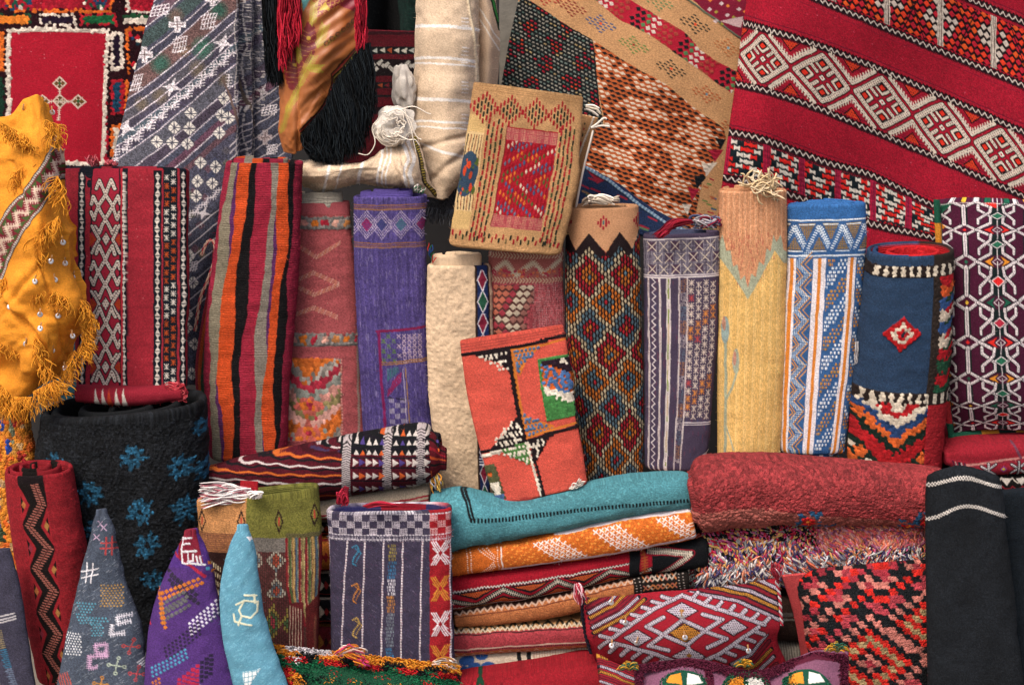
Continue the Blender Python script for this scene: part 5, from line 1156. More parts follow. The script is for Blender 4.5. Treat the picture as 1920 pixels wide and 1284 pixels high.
for x, w_ in ((1212, 3), (1233, 4), (1249, 8), (1269, 3), (1284, 3)): cv.line([(x, 512), (x+2, 690), (x+1, 880)], w_, 'c8bcb8'); cv.line([(x, 512), (x+2, 690), (x+1, 880)], 1, '7a5a60', dash=(2, 1.2))
cv.line([(1249, 512), (1251, 880)], 2.5, '7a8a3c', dash=(60, 40)); cv.line([(1250, 600), (1251, 880)], 2.5, 'b8a080', dash=(70, 40))
for k in range(120):
    y = 514+k*3; c = ['b0763c', 'c0b4b0', '5a7484'][(k//9) % 3]
    for o in range(5): cv.rect(1273+o*2.4+((k % 8) < 4)*0, y, 1274.3+o*2.4, y+1.7, c if (k+o*2) % 7 else '2c2434')
for r_ in range(19):
    for c_ in range(4):
        x, y = 1292+c_*14, 522+r_*15+(c_ % 2)*4
        if y > 790: continue
        c = 'c87a2c' if (r_+c_) % 9 in (6, 7) else ('a83c3c' if (r_ % 11 == 2 and c_ == 0) else ('a83c3c' if r_ % 8 == 7 and c_ < 2 else 'cbb9a8'))
        for d in ((1, 1), (1, -1), (0, 1)): cv.line([(x-d[0]*5, y-d[1]*6), (x+d[0]*5, y+d[1]*6)], 1.3, c)
        cv.line([(x-5, y), (x+5, y)], 1.2, c)
for y in (794, 798): cv.line([(1287, y), (1350, y)], 1.8, 'd0c4c4')
cv.poly([(1325, 862), (1347, 850), (1347, 880), (1320, 880)], 'b8a8a8')
t9, inf = new_tube('embroidered_roll', 'greyish purple roll with white embroidered lines and a red tassel on its top', 'rug roll', [(1206, 442), (1207, 560), (1208, 700), (1209, 868)], [(1348, 436), (1348, 560), (1340, 700), (1324, 870)], (5.86, 5.82), cv, m='canvas', depth=.42, n=2.8, rim=6, wob=2.5, group=GR, app=1, jig=.7)
coil('inner_coil', inf, '3c4058', turns=1.2, s0=.84, s1=.4, th=6, raise_=(4, 6), m='canvas', parent=t9, start=240)
hang('tassel', [[(1290, 414), (1262, 420), (1238, 448)], [(1296, 412), (1262, 412), (1228, 440)], [(1300, 418), (1270, 425), (1250, 432)]], 5.76, 120, 3, ['8c1428', 'a02038', '6c1020'], 1.4, t9, 2, dy=.02)
tuft('knotted_edge', 1322, 420, 5.82, 60, 24, 10, ['3c4460', '5a5c74', 'b0a8ac', '7a1c34'], 1.6, t9)
# ================================================================== R10 yellow and peach roll
YE = 'dcb064'
cv = CV(128, 505, YE, 1347, 360)
for x in range(1347, 1476, 3): cv.line([(x, 355), (x, 870)], 1.2, 'e4bf78' if (x*7) % 5 < 2 else 'd2a65a')
cv.poly([(1340, 350), (1480, 350), (1480, 470), (1470, 500), (1445, 462), (1420, 520), (1395, 555), (1370, 505), (1352, 470), (1340, 470)], 'cc9066')
for x in range(1347, 1476, 5): cv.line([(x, 355), (x, 455)], 1.2, 'bc8058' if x % 2 else 'd8a278')
for i in range(300): x, y = RS.uniform(1347, 1475), RS.uniform(430, 560); cv.line([(x, y), (x, y+7)], 1, 'b86a50') if abs(x-1397)*1.6+y < 560 else None
GZ = 'a2a68c'
pts = [(1347, 455), (1352, 440), (1358, 470), (1366, 470), (1370, 500), (1378, 495), (1384, 525), (1392, 515), (1397, 540), (1404, 512), (1412, 520), (1418, 490), (1428, 498), (1432, 465), (1440, 472), (1446, 440), (1452, 455), (1460, 440), (1466, 470), (1480, 480), (1480, 500), (1466, 495), (1448, 470), (1424, 515), (1398, 562), (1372, 520), (1347, 485)]
cv.poly(pts, GZ)
cv.line([(1358, 600), (1360, 700), (1360, 860)], 5, '9ca48c'); cv.disk(1358, 622, 7, '8ca09c', ry=26); cv.disk(1356, 610, 3, 'b8846c', ry=14)
cv.disk(1378, 680, 6, '9aa08c', ry=24); cv.disk(1376, 675, 3, 'b8806c', ry=14); cv.line([(1382, 695), (1372, 730), (1361, 755)], 4, '9ca48c'); cv.line([(1360, 800), (1376, 850)], 3, 'a8a88c')
cv.mottle(.05, 12, 60); cv.speck(.08)
yy = np.arange(cv.Hh)/K; cv.H += (.35*np.sin(yy*2*math.pi/3.4))[:, None]
t10, inf = new_tube('yellow_roll', 'yellow rug roll with a jagged peach top half and loose cream threads above', 'rug roll', [(1347, 360), (1348, 500), (1345, 700), (1345, 850)], [(1475, 358), (1475, 500), (1470, 700), (1462, 850)], (5.86, 5.82), cv, m='warp', depth=.6, n=2.3, rim=7, wob=1.5, group=GR, app=1, jig=.6)
coil('inner_coil', inf, 'bd855c', turns=1.7, s0=.86, s1=.25, th=7, raise_=(6, 12), m='warp', parent=t10, start=220)
fringe('warp_fringe', (1410, 350), (1460, 350), 5.82, 26, (-.35, -1), 32, ['cbb592', 'bfa67e', 'd8c8a8'], 1.7, 7, parent=t10, sprd=1.1, k=12)
fringe('warp_fringe', (1400, 350), (1450, 354), 5.79, 24, (1, .1), 34, ['cbb592', 'bfa67e'], 1.6, 6, parent=t10, sprd=.8, k=12)
fringe('warp_fringe', (1400, 858), (1455, 858), 5.77, 22, (1, .05), 24, ['b89a70', 'cbb592'], 1.1, 2, parent=t10, sprd=.5)
# ================================================================== R11 blue, white and orange roll
BU = '2c5484'
cv = CV(152, 480, BU, 1472, 378)
cv.rect(1472, 378, 1630, 401, '2a5c94'); cv.rect(1472, 409, 1630, 462, '6a5a44')
for x in range(1472, 1630, 4): cv.line([(x, 410), (x, 462)], 1.5, '34507c')
for y in range(410, 462, 4): cv.line([(1472, y), (1630, y)], 1.2, '9a7434')
for y in (403, 411, 464, 473): cv.line([(1470, y), (1630, y)], 2.2, 'd4d8dc')
for k in range(5):
    x = 1462+k*45; pts = [(x, 462), (x+22, 415), (x+45, 462)]
    cv.line(pts, 17, BU)
cv.clip(1472, 412, 1632, 462)
for k in range(5):
    x = 1462+k*45; cv.line([(x, 462), (x+22, 415), (x+45, 462)], 14, BU); cv.dots(4.6, 4.6, 1.15, 'd0d8de')
    for o in (-5, 0, 5):
        for a_, b_ in (((x, 462+o), (x+22, 415+o)), ((x+22, 415+o), (x+45, 462+o))):
            for i in range(11): t = i/11; cv.disk(a_[0]+(b_[0]-a_[0])*t, a_[1]+(b_[1]-a_[1])*t, 1.25, 'd4dce0')
cv.clip()
cv.rect(1470, 467, 1630, 471, BU)
for (a_, b_) in ((1472, 1487), (1520, 1545), (1586, 1604)):
    cv.rect(a_, 478, b_, 860, 'd4ccd0'); mid = (a_+b_)/2; cv.rect(mid-3.2, 478, mid+3.2, 860, 'c8761c')
# chevrons
for k in range(9):
    y = 490+k*45
    pts = [(1489, y-22), (1512, y), (1491, y+22)] if k % 1 == 0 else None
    cv.line([(1516, y-24), (1496, y), (1516, y+22)], 2, 'c8861c') ; cv.line([(1518, y-16), (1504, y), (1518, y+14)], 2, 'c8861c')
    cv.line([(1489, y+8), (1500, y+24), (1489, y+38)], 2, 'c8861c'); cv.line([(1488, y+15), (1495, y+24), (1488, y+31)], 2, 'c8861c')
    for o in range(-2, 3):
        for a_, b_ in (((1515+o*3.4, y-27), (1492+o*3.4, y)), ((1492+o*3.4, y), (1515+o*3.4, y+20))):
            for i in range(7):
                t = i/7; X, Y = a_[0]+(b_[0]-a_[0])*t, a_[1]+(b_[1]-a_[1])*t
                if 1488 < X < 1519 and o < 2: cv.disk(X-2, Y, 1.1, 'c8d2da')
def dg(x, y):
    q = np.floor((y+(x-1547)*1.1-470)/30) % 3; return np.where(q == 0, 0, np.where(q == 1, 1, -1)), ['b87c20', 'd0d4d8']
def dgf(x, y):
    q = ((y+(x-1547)*1.15-470) % 84); return np.where(q < 30, 0, np.where((q > 40) & (q < 72), 1, -1)), ['b87c20', 'd4d6da']
cv.cells(7.6, 7.6, dgf, (1.2, 1.2), None, 'x', reg=(1549, 480, 1585, 862), h=.6)
for x in range(1551, 1586, 4): cv.line([(x, 478), (x, 862)], .8, BU)
cv.cells(7, 7, lambda x, y: (np.where((x-y*.8) % 40 < 18, 0, np.where((x-y*.8) % 40 < 30, 1, -1)), ['b87c20', 'c8d0d8']), (1.2, 1.2), None, 'x', reg=(1607, 480, 1635, 862))
cv.speck(.10)
t11, inf = new_tube('blue_roll', 'blue, white and orange woven roll with a band of dotted zigzags at the top', 'rug roll', [(1476, 388), (1474, 500), (1466, 700), (1462, 838)], [(1624, 384), (1620, 500), (1602, 700), (1584, 838)], (5.86, 5.82), cv, m='canvas', depth=.42, n=2.8, rim=10, wob=2, group=GR, app=1, jig=.6, inner='2a5c94')
coil('inner_coil', inf, '28588e', turns=1.9, s0=.84, s1=.2, th=8, raise_=(4, 10), m='pile', parent=t11, start=220, n=2.8)
cvf = CV(110, 24, '2c5484'); [cvf.rect(x, 0, x+8, 24, ['d4ccd0', 'c8761c', 'd4ccd0'][x//10 % 3]) for x in range(0, 110, 20)]; cvf.speck(.1)
tube('lower_edge', [(1474, 836), (1530, 842), (1582, 836)], [(1478, 850), (1530, 860), (1576, 848)], (5.82, 5.82), cvf, horiz=True, depth=2.2, n=2.2, parent=t11, cap0='close')
hang('tassel', [[(1604, 640), (1606, 660), (1602, 684)], [(1608, 640), (1610, 662), (1612, 680)]], 5.78, 30, 4, ['c8c4c4', 'a8a4a4'], 1.2, t11, 3)
# ================================================================== R12 navy roll with red diamond
NB = '243a55'
cv = CV(185, 430, NB, 1592, 470); cv.mottle(.06, 30, 8); cv.speck(.12)
cv.rect(1722, 470, 1790, 900, '2a221e')
for i, (y, c) in enumerate([(500, 'a8101c'), (525, 'c8501c'), (552, '2c4c7c'), (575, 'c8b8a4'), (600, '2c4c7c'), (625, 'c8b8a4'), (650, 'a8101c'), (675, '1c4c34'), (700, 'a8101c'), (722, '1c4c34')]):
    cv.poly([(1738, y), (1775, y-6), (1770, y+10), (1750, y+26), (1736, y+20)], c); cv.poly([(1745, y+2), (1775, y-14), (1760, y+6)], 'a8101c' if i % 2 else '1c3c2c')
cv.pile(5, 5.6, .3, 2, .15, reg=(1722, 495, 1790, 900), where=lambda x, y: x > 1726)
cv.rect(1592, 484, 1790, 508, '231a18')
for x in range(1602, 1790, 17): cv.rect(x, 486, x+8.5, 506, 'cbbfab')
cv.pile(4.4, 5.2, .3, 2.2, .12, reg=(1590, 482, 1790, 510), where=lambda x, y: (y > 484) & (y < 507))
cv.rect(1592, 738, 1790, 762, '231a18')
for x in range(1600, 1790, 17): cv.rect(x, 740, x+8, 760, 'cbbfab')
cv.rect(1592, 762, 1790, 905, 'a01420')
def lowp(x, y):
    d = (y-762)+np.abs(x-1668)*.78; k = np.floor(d/17).astype(int); return np.select([k < 1, k < 2, k < 3, k < 4, k < 5, k < 6, k < 8, k < 9, k < 10], [3, 0, 3, 1, 2, 4, 0, 4, 3], 2), ['a01018', '1f3a64', 'c85a1c', 'cbbfab', '10241c']
cv.cells(6, 6, lowp, None, None, 'x', reg=(1592, 762, 1725, 905))
for c_, col_ in ((1608, 'c85a1c'), (1722, 'c85a1c')): cv.dia(c_, 868, 18, 24, '10241c'); cv.dia(c_, 868, 12, 17, col_)
cv.pile(6, 6.4, .32, 2.8, .14, reg=(1590, 736, 1728, 905), where=lambda x, y: (y > 738) & (x < 1724))
cv.rect(1728, 768, 1790, 905, '9a1822')
cv.dia(1664, 620, 37, 34, 'a80c14', h=2.4); cv.dia(1664, 620, 25, 23, 'c8b8a4', h=3); cv.dia(1664, 620, 14, 14, 'a80c14', h=2.4); cv.disk(1664, 620, 3, '14202c')
cv.pile(5.6, 6, .3, 3, .14, reg=(1625, 585, 1703, 656), where=lambda x, y: np.abs(x-1664)/37+np.abs(y-620)/34 < 1)
t12, inf = new_tube('navy_roll', 'navy rug roll with one red and white knotted diamond and a red lining', 'rug roll', [(1627, 474), (1612, 600), (1598, 720), (1590, 858)], [(1784, 468), (1782, 600), (1775, 720), (1762, 872)], (5.78, 5.8), cv, depth=.85, n=2.4, rim=8, wob=2.5, group=GR, app=1, jig=.7, inner='a01018')
coil('inner_coil', inf, [(120, '1f3a5c'), (400, 'a80e16')], turns=1.7, s0=.84, s1=.3, th=7, raise_=(2, -4), parent=t12, start=215, m='pile')
# ================================================================== R13 patterned cushion, right edge
PM = '42102a'; DG = '0e1c1c'
cv = CV(235, 440, PM, 1755, 378)
cv.rect(1755, 378, 1990, 830, PM)
WHT = 'cfc4c4'
def dl_(pts, w_=4.6, c=WHT, dot=True):
    cv.line(pts, w_+2.6, '14141c'); cv.line(pts, w_, c, h=1)
    if dot:
        for (x1, y1), (x2, y2) in zip(pts[:-1], pts[1:]):
            n = max(1, int(math.hypot(x2-x1, y2-y1)/3.4))
            for i in range(n): t = (i+.5)/n; cv.disk(x1+(x2-x1)*t, y1+(y2-y1)*t, .75, '3a3448')
PER = 59.5
for r_ in range(-1, 8):
    y = 438+r_*PER
    for cxm, side in ((1807, 0), (1867, 1), (1925, 0), (1985, 1)):
        if side == 0: cv.rect(cxm-7, y-48, cxm+7, y-8, DG)
        else: cv.rect(cxm-16, y-50, cxm+16, y-10, DG)
for r_ in range(-1, 8):
    y = 438+r_*PER
    for cxm in (1807, 1925):
        for sg in (-1, 1):
            dl_([(cxm, y+12-24), (cxm+sg*22, y), (cxm, y+12)]) 
            dl_([(cxm+sg*22, y), (cxm+sg*44, y-14), (cxm+sg*50, y-26), (cxm+sg*44, y-36), (cxm+sg*30, y-26-4)] if False else [(cxm+sg*22, y), (cxm+sg*48, y-14), (cxm+sg*48, y-28), (cxm+sg*26, y-42), (cxm+sg*26, y-52)])
            dl_([(cxm+sg*22, y), (cxm+sg*48, y+12)])
            dl_([(cxm+sg*26, y-13), (cxm+sg*26, y-22), (cxm+sg*46, y-38), (cxm+sg*48, y-50)])
        dl_([(cxm, y-12), (cxm, y-50)], 8, dot=False); cv.line([(cxm, y-12), (cxm, y-50)], 1.2, '50465a'); 
        cv.dia(cxm, y, 17, 9, PM); cv.dia(cxm, y, 4.5, 3.5, ['c81818', '1c5c44', 'c8a01c'][r_ % 3])
    for cxm in (1867, 1985):
        cv.line([(cxm, y-60), (cxm, y)], 2.6, '14141c'); cv.line([(cxm, y-60), (cxm, y)], 1.6, WHT)
        cv.dia(cxm, y-30, 15, 10, '14141c'); cv.dia(cxm, y-30, 13, 8.4, WHT); cv.dia(cxm, y-30, 10.5, 6.6, ['1c5c44', '1c5c44', 'c81818', 'a01c34'][r_ % 4])
        cc = ['c81c14', 'c87c14', '14503c'][r_ % 3]
        for sg in (-1, 1): cv.poly([(cxm+sg*4, y-10), (cxm+sg*26, y), (cxm+sg*4, y+10), (cxm+sg*12, y)], '14141c'); cv.poly([(cxm+sg*6, y-8.5), (cxm+sg*24, y), (cxm+sg*6, y+8.5), (cxm+sg*13, y)], cc, h=.8)
        cv.dia(cxm, y, 10, 6.5, WHT); cv.dia(cxm, y, 8, 5, PM)
for y in range(390, 830, 60): cv.poly([(1758, y-10+40), (1758, y+8+40), (1772, y+40)], 'c87c14')
cv.poly([(1758, 380), (1790, 380), (1762, 402)], '14503c'); cv.poly([(1840, 380), (1866, 380), (1866, 392)], 'c81c14')
cv.line([(1761, 382), (1764, 820)], 3, '14141c'); cv.line([(1761, 382), (1764, 820)], 1.6, WHT, dash=(2.5, 1)); cv.line([(1755, 381), (1990, 381)], 2, WHT, dash=(2.5, 1.2))
cv.speck(.10)
tc = thing('patterned_cushion', 'tall maroon cushion with white hooked outlines and green yellow piping at the right edge', 'cushion', P(1850, 820, 5.82))
drape('front_panel', [[(1757, 382, 5.9), (1800, 378, 5.84), (1870, 379, 5.8), (1930, 383, 5.8), (1990, 386, 5.88)], [(1762, 480, 5.86), (1805, 480, 5.79), (1870, 480, 5.75), (1930, 480, 5.76), (1992, 480, 5.86)],
      [(1766, 620, 5.84), (1808, 620, 5.77), (1875, 620, 5.73), (1935, 620, 5.74), (1992, 620, 5.84)], [(1775, 740, 5.84), (1812, 740, 5.78), (1880, 740, 5.74), (1940, 740, 5.75), (1992, 740, 5.84)],
      [(1783, 815, 5.88), (1820, 806, 5.83), (1880, 804, 5.8), (1940, 808, 5.8), (1992, 812, 5.86)]], cv, 'canvas', cx=[0, 45, 112, 175, 235], wr=1.5, th=26, parent=tc, jig=.6, seed=41)
cvp = CV(300, 12, '14503c')
cvp = CV(12, 450, '14503c')
for k, y in enumerate(range(0, 450, 42)): cvp.rect(0, y, 12, y+42, ['14503c', 'c07c18', '8c1c34', '14503c', 'a8262c'][k % 5])
cvp.speck(.12)
tube('piping', [(1750, 376), (1755, 480), (1759, 620), (1768, 740), (1778, 822)], [(1762, 376), (1767, 480), (1771, 620), (1780, 740), (1790, 822)], (5.87, 5.84), cvp, depth=1, n=2, parent=tc, cap0='close', wob=.5)
cvp2 = CV(220, 12, '14503c'); cvp2.rect(60, 0, 95, 12, 'c07c18'); cvp2.rect(95, 0, 130, 12, '1c2a26'); cvp2.rect(130, 0, 160, 12, 'c07c18')
tube('piping', [(1782, 812), (1850, 806), (1990, 808)], [(1784, 828), (1850, 820), (1990, 822)], (5.84, 5.84), cvp2, depth=1, n=2, horiz=True, parent=tc, cap0='close', wob=.5)
# red box cushion below
cv = CV(230, 70, '9c1c30', 1765, 815)
cv.rect(1765, 815, 1990, 845, '8e1626'); cv.line([(1798, 853), (1990, 838)], 4, 'c8847c'); cv.line([(1798, 857), (1990, 843)], 2, '7a2c3c', dash=(3, 2)); cv.line([(1890, 820), (1902, 845)], 5, '6a3a4c')
for x in (1840, 1898, 1956):
    for a_ in ((-14, -8, 14, 10), (-14, 8, 14, -10), (0, -12, 0, 12)): dl_([(x+a_[0], 864+a_[1]), (x+a_[2], 864+a_[3])], 3.6)
    cv.dia(x+29, 864, 7, 6, '8c3c8c'); cv.dia(x+29, 864, 4, 3, 'c8b02c')
for x in range(1770, 1800, 6): cv.line([(x, 850), (x+8, 880)], 2.4, ['c8b8b4', '3c1c3c'][x//6 % 2])
cv.speck(.1)
tr, inf = new_tube('red_box_cushion', 'flat red cushion with embroidered white crosses under the maroon patterned cushion', 'cushion', [(1772, 838), (1800, 826), (1880, 820), (1990, 816)], [(1776, 868), (1800, 884), (1880, 880), (1990, 874)], (5.78, 5.78), cv, part='cover', horiz=True, depth=1.6, back=3, n=3.6, cap0='close', wob=1.5, jig=.5)
cv = CV(200, 60, '14100f', 1860, 868)
for i, y in enumerate((884, 900, 914)): cv.zig(1860, 2060, y, 5, 18, 2.4, ['c8bcae', '8c1c28', '1c4034'][i])
for x in range(1870, 2050, 26): cv.poly([(x, 880), (x+20, 880), (x+10, 894)], 'cbc0b4'); cv.poly([(x+5, 898), (x+20, 898), (x+12, 908)], '7a1420')
cv.rect(1860, 918, 2060, 928, '7a1420')
new_tube('dark_kilim', 'black and white zigzag kilim lying folded under the flat red cushion', 'kilim', [(1775, 884), (1880, 880), (1990, 876)], [(1775, 930), (1880, 930), (1990, 928)], (5.76, 5.76), cv, part='fold', horiz=True, depth=1.2, back=4, n=3, cap0='close')
# ================================================================== mustard shawl with sequins
MU = 'd0820c'
cv = CV(215, 590, MU, -35, 170); cv.mottle(.05, 60); cv.mottle(.03, 12)
bnd = [(-40, 560), (0, 470), (40, 400), (80, 350), (105, 310), (118, 270)]
for w_, c in ((50, '2a2220'), (46, 'b8aca4'), (42, '2a2220'), (38, '6a1826')): cv.line(bnd, w_, c)
rb_ = resample(bnd, 24, False)
for i in range(23):
    x, y = rb_[i]; x2, y2 = rb_[i+1]; nx, ny = -(y2-y), (x2-x); L = math.hypot(nx, ny); nx, ny = nx/L, ny/L
    cv.poly([(x+nx*17, y+ny*17), (x2+nx*17, y2+ny*17), (x+nx*4, y+ny*4)], '3a4a22'); cv.poly([(x-nx*17, y-ny*17), (x2-nx*17, y2-ny*17), (x-nx*4, y-ny*4)], '3a4a22')
zz = [(rb_[i][0]+(9 if i % 2 else -9)*.77, rb_[i][1]+(9 if i % 2 else -9)*.6) for i in range(0, 24)]
cv.comb(zz, 3.6, 'c0a894', 5, 4, 1.8)
for o in (-21.5, 21.5): cv.line([(x+o*.76, y+o*.6) for x, y in bnd], 3.4, 'b4a89c'); cv.line([(x+o*.76, y+o*.6) for x, y in bnd], 3.4, '4a4038', dash=(4, 1.5))
cv.speck(.04)
ty = thing('mustard_shawl', 'mustard yellow fringed shawl sewn with small silver sequins at the left edge', 'shawl', P(60, 740, 5.6))
NY = [[(-30, 222, 5.7), (20, 218, 5.62), (48, 190, 5.62), (72, 180, 5.62), (94, 196, 5.66)],
      [(-30, 300, 5.66), (20, 292, 5.56), (60, 280, 5.52), (95, 280, 5.56), (112, 290, 5.66)],
      [(-30, 400, 5.62), (20, 398, 5.5), (70, 390, 5.46), (108, 392, 5.54), (126, 402, 5.66)],
      [(-30, 500, 5.6), (20, 500, 5.5), (70, 496, 5.44), (120, 498, 5.52), (143, 505, 5.64)],
      [(-30, 590, 5.6), (20, 590, 5.5), (75, 590, 5.44), (135, 592, 5.5), (162, 596, 5.62)],
      [(-30, 670, 5.6), (20, 665, 5.52), (70, 660, 5.47), (120, 665, 5.52), (146, 655, 5.62)],
      [(-30, 752, 5.62), (20, 745, 5.58), (58, 742, 5.56), (88, 728, 5.58), (112, 705, 5.62)]]
def shf(gx, gy):
    X, Y = gx-35, gy+170
    f = 7*np.sin((X*.9+Y*.35)/15.+np.sin(Y/50.))*np.clip((Y-400)/120, 0.15, 1)+6*np.sin((X*.5-Y*.9)/19.)*np.clip((Y-520)/100, 0, 1)-6*np.exp(-((X*.8+Y*.6-360)/6.)**2)-5*np.exp(-((X-Y*.3+70)/5.)**2)*(Y > 300)
    return f-9*np.exp(-((Y-(560+X*1.15))/9)**2)*(X < 90)+7*np.exp(-((Y-(540+X*1.1))/12)**2)*(X < 90)
drape('shawl_cloth', NY, cv, 'plain', absuv=True, wr=7, wrs=45, th=6, parent=ty, seed=77, fold=shf)
YL = ['c8800c', 'd69018', 'b8700a', 'ce8812']
def yfr(p0, p1, d, ln, n, Y): fringe('fringe', p0, p1, Y, int(n*1.3), d, ln*.85, YL, .75, 5, parent=ty, sprd=.5, dy=-.02, k=9)
gI = lambda x: 5.47+.0012*abs(x-70)
for (p0, p1, d, ln, n) in (((0, 228), (50, 255), (-.2, 1), 32, 60), ((28, 250), (62, 275), (.1, 1), 26, 45), ((20, 330), (78, 285), (-.1, 1), 45, 60), ((88, 250), (112, 245), (.1, 1), 38, 30), ((84, 225), (110, 235), (.35, 1), 30, 30), ((108, 330), (126, 370), (-.35, 1), 40, 45), ((70, 440), (110, 405), (-.2, 1), 42, 60), ((0, 525), (55, 500), (-.2, 1), 45, 80), ((50, 500), (78, 470), (.1, 1), 30, 40),
    ((56, 545), (82, 535), (-.1, 1), 34, 40), ((100, 545), (135, 560), (-.2, 1), 40, 50), ((148, 560), (166, 600), (.3, 1), 34, 80), ((163, 596), (150, 660), (.6, 1), 34, 90), ((140, 655), (118, 700), (.2, 1), 36, 70), ((64, 625), (92, 700), (.2, 1), 34, 60), ((0, 640), (40, 655), (.1, 1), 30, 50), ((60, 735), (104, 712), (.5, 1), 44, 90), ((0, 744), (60, 744), (-.1, 1), 46, 130), ((0, 720), (20, 738), (-.3, 1), 40, 40)):
    yfr(p0, p1, d, ln, n, 5.46 if 20 < p0[0] < 120 and p0[1] > 280 else 5.52)
def sequin(x, y, Y, r, parent, name='sequin'):
    n = 18; a_ = np.arange(n)*2*math.pi/n; s_ = S(Y); c = P(x, y, Y); tx, tz = RS.uniform(-.25, .25), RS.uniform(-.15, .35)
    rings = []
    for rr_, dz in ((r*.12, 0.4), (r*.6, .0), (r*.95, .5), (r, .9), (r*.97, 1.3), (r*.1, 1.6)):
        dx, dv_ = rr_*np.cos(a_), rr_*np.sin(a_); rings.append(np.stack([dx, -.0+dx*tx+dv_*tz+dz, dv_], -1)*s_+c)
    V = np.array(rings); V = np.concatenate([V, V[:, :1]], 1)
    o = mesh_obj(name, V, gfaces(*V.shape[:2]), None, None, solid('mirror_metal', 'd0d0d4', .38, .0003, 60, metal=.75, amt=.15), parent)
    t = np.linspace(0, 1, 7)[None]; k = np.array([-1, 1])[:, None]*.8
    strands('thread', P(x+k+2*t*RS.uniform(-1, 2), y-r*2.3*t, Y-.004-.002*np.sin(3*t)), .9*s_, hx('b08050'), o, sides=3)
for (x, y) in ((43, 207), (60, 243), (98, 211), (105, 255), (118, 455), (95, 490), (122, 494), (65, 528), (103, 525), (136, 520), (18, 575), (27, 578), (45, 560), (75, 590), (109, 592), (75, 616), (136, 630), (48, 645), (98, 657), (122, 690)):
    yi_ = np.interp(y, [200, 290, 400, 500, 590, 670, 740], range(7)); k_ = int(round(yi_)); row = NY[k_]
    Yq = float(np.interp(x, [q[0] for q in row], [q[2] for q in row]))-.018
    sequin(x, y, Yq, 5.5, ty)
# blue cupboard behind
o = box('cupboard', float(P(30, 0, 5.98)[0]), float(P(170, 0, 5.98)[0]), 5.98, 6.12, gz+.004, float(P(100, 640, 5.98)[2]), solid('blue_paint', '12404e', .5, .001, 12)); tag(o, 'blue painted cupboard glimpsed between the mustard shawl and the black roll', 'cupboard')
for (pa, pb) in ((690, 735), (742, 775), (782, 880)):
    z0, z1 = float(P(100, pb, 5.97)[2]), float(P(100, pa, 5.97)[2]); xx0, xx1 = float(P(36, 0, 5.97)[0]), float(P(164, 0, 5.97)[0])
    v = np.array([(x, y, z) for x in (xx0, xx1) for y in (5.965, 5.979) for z in (z0, z1)]); mesh_obj('drawer', v, np.array([(0, 1, 3, 2), (4, 6, 7, 5), (0, 4, 5, 1), (2, 3, 7, 6), (0, 2, 6, 4), (1, 5, 7, 3)]), None, None, solid('blue_paint', '12404e'), o, smooth=False)
# ================================================================== orange and blue pile rug, left edge
cv = CV(100, 330, 'c07414', -30, 735)
for i in range(220):
    x, y = RS.uniform(-30, 70), RS.uniform(735, 1065); c = ['b8641c', 'c88a34', 'c87a14', 'b08a5c', 'c85a14'][i % 5]; cv.disk(x, y, 5, c, ry=9)
for (x, y, c, rx, ry) in ((20, 792, '1c3c8c', 4, 12), (30, 835, '1c3c8c', 5, 16), (38, 800, '6a7058', 4, 30), (45, 780, '9c1c24', 3, 14), (48, 850, '8c2a1c', 3, 20), (8, 940, '203a7a', 5, 14), (10, 985, '203a7a', 5, 18), (2, 910, '1c3c8c', 5, 12), (14, 1000, '3a4a34', 6, 16), (56, 860, '9c1c24', 4, 16)): cv.disk(x, y, rx, c, ry=ry)
cv.pile(6, 7, .4, 3.2, .2)
new_tube('orange_pile_rug', 'orange shaggy rug with blue flecks under the mustard shawl', 'rug', [(-34, 738), (-34, 900), (-34, 1060)], [(46, 738), (62, 850), (66, 1060)], (5.72, 5.66), cv, part='pile', depth=.5, m='shag', cap0='close', wob=4, app=1)
# ================================================================== black roll with blue flowers
BKK = '141619'
cv = CV(320, 560, BKK, 72, 765)
def bflower(x, y, r, c='1b455c', sd=0):
    rr_ = random.Random(sd)
    for k in range(8):
        a_ = k*math.pi/4+.2+rr_.uniform(-.15, .15); L = r*rr_.uniform(.85, 1.15); px_, py_ = x+L*math.cos(a_), y+L*math.sin(a_); qx, qy = -math.sin(a_), math.cos(a_)
        cv.poly([(x+r*.12*math.cos(a_)-qx*2, y+r*.12*math.sin(a_)-qy*2), (x+r*.6*math.cos(a_)-qx*r*.20, y+r*.6*math.sin(a_)-qy*r*.20), (px_, py_), (x+r*.6*math.cos(a_)+qx*r*.20, y+r*.6*math.sin(a_)+qy*r*.20), (x+r*.12*math.cos(a_)+qx*2, y+r*.12*math.sin(a_)+qy*2)], c, h=2)
    cv.disk(x, y, r*.48, c, h=2); cv.disk(x, y, r*.17, BKK)
for i, p_ in enumerate((x_, y_, r_*.98) for x_, y_, r_ in ((120, 850, 26), (268, 829, 27), (350, 852, 28), (190, 897, 29), (281, 928, 30), (358, 932, 30), (205, 966, 29), (295, 990, 29), (222, 1040, 26), (302, 1055, 26), (140, 930, 24), (382, 790, 18), (388, 868, 22), (150, 1010, 26), (365, 1010, 24), (240, 1110, 26), (340, 1110, 24))): bflower(*p_, sd=i)
cv.speck(.2, sx=5, sy=5); cv.pile(4.0, 4.2, .2, 2.6, .35)
t_, inf = new_tube('black_flowered_roll', 'thick black pile rug roll with blue flowers at the left', 'rug roll', [(80, 776), (74, 860), (76, 960), (90, 1100), (100, 1290)], [(386, 752), (392, 860), (392, 980), (380, 1100), (372, 1290)], (5.6, 5.6), cv, depth=.62, n=2.4, rim=17, m='black', wob=5, wobs=90, app=1, inner='101214', jig=2, absx=True)
coil('inner_coil', inf, '111315', turns=2.1, s0=.84, s1=.12, th=17, raise_=(0, -4), m='black', parent=t_, start=190)
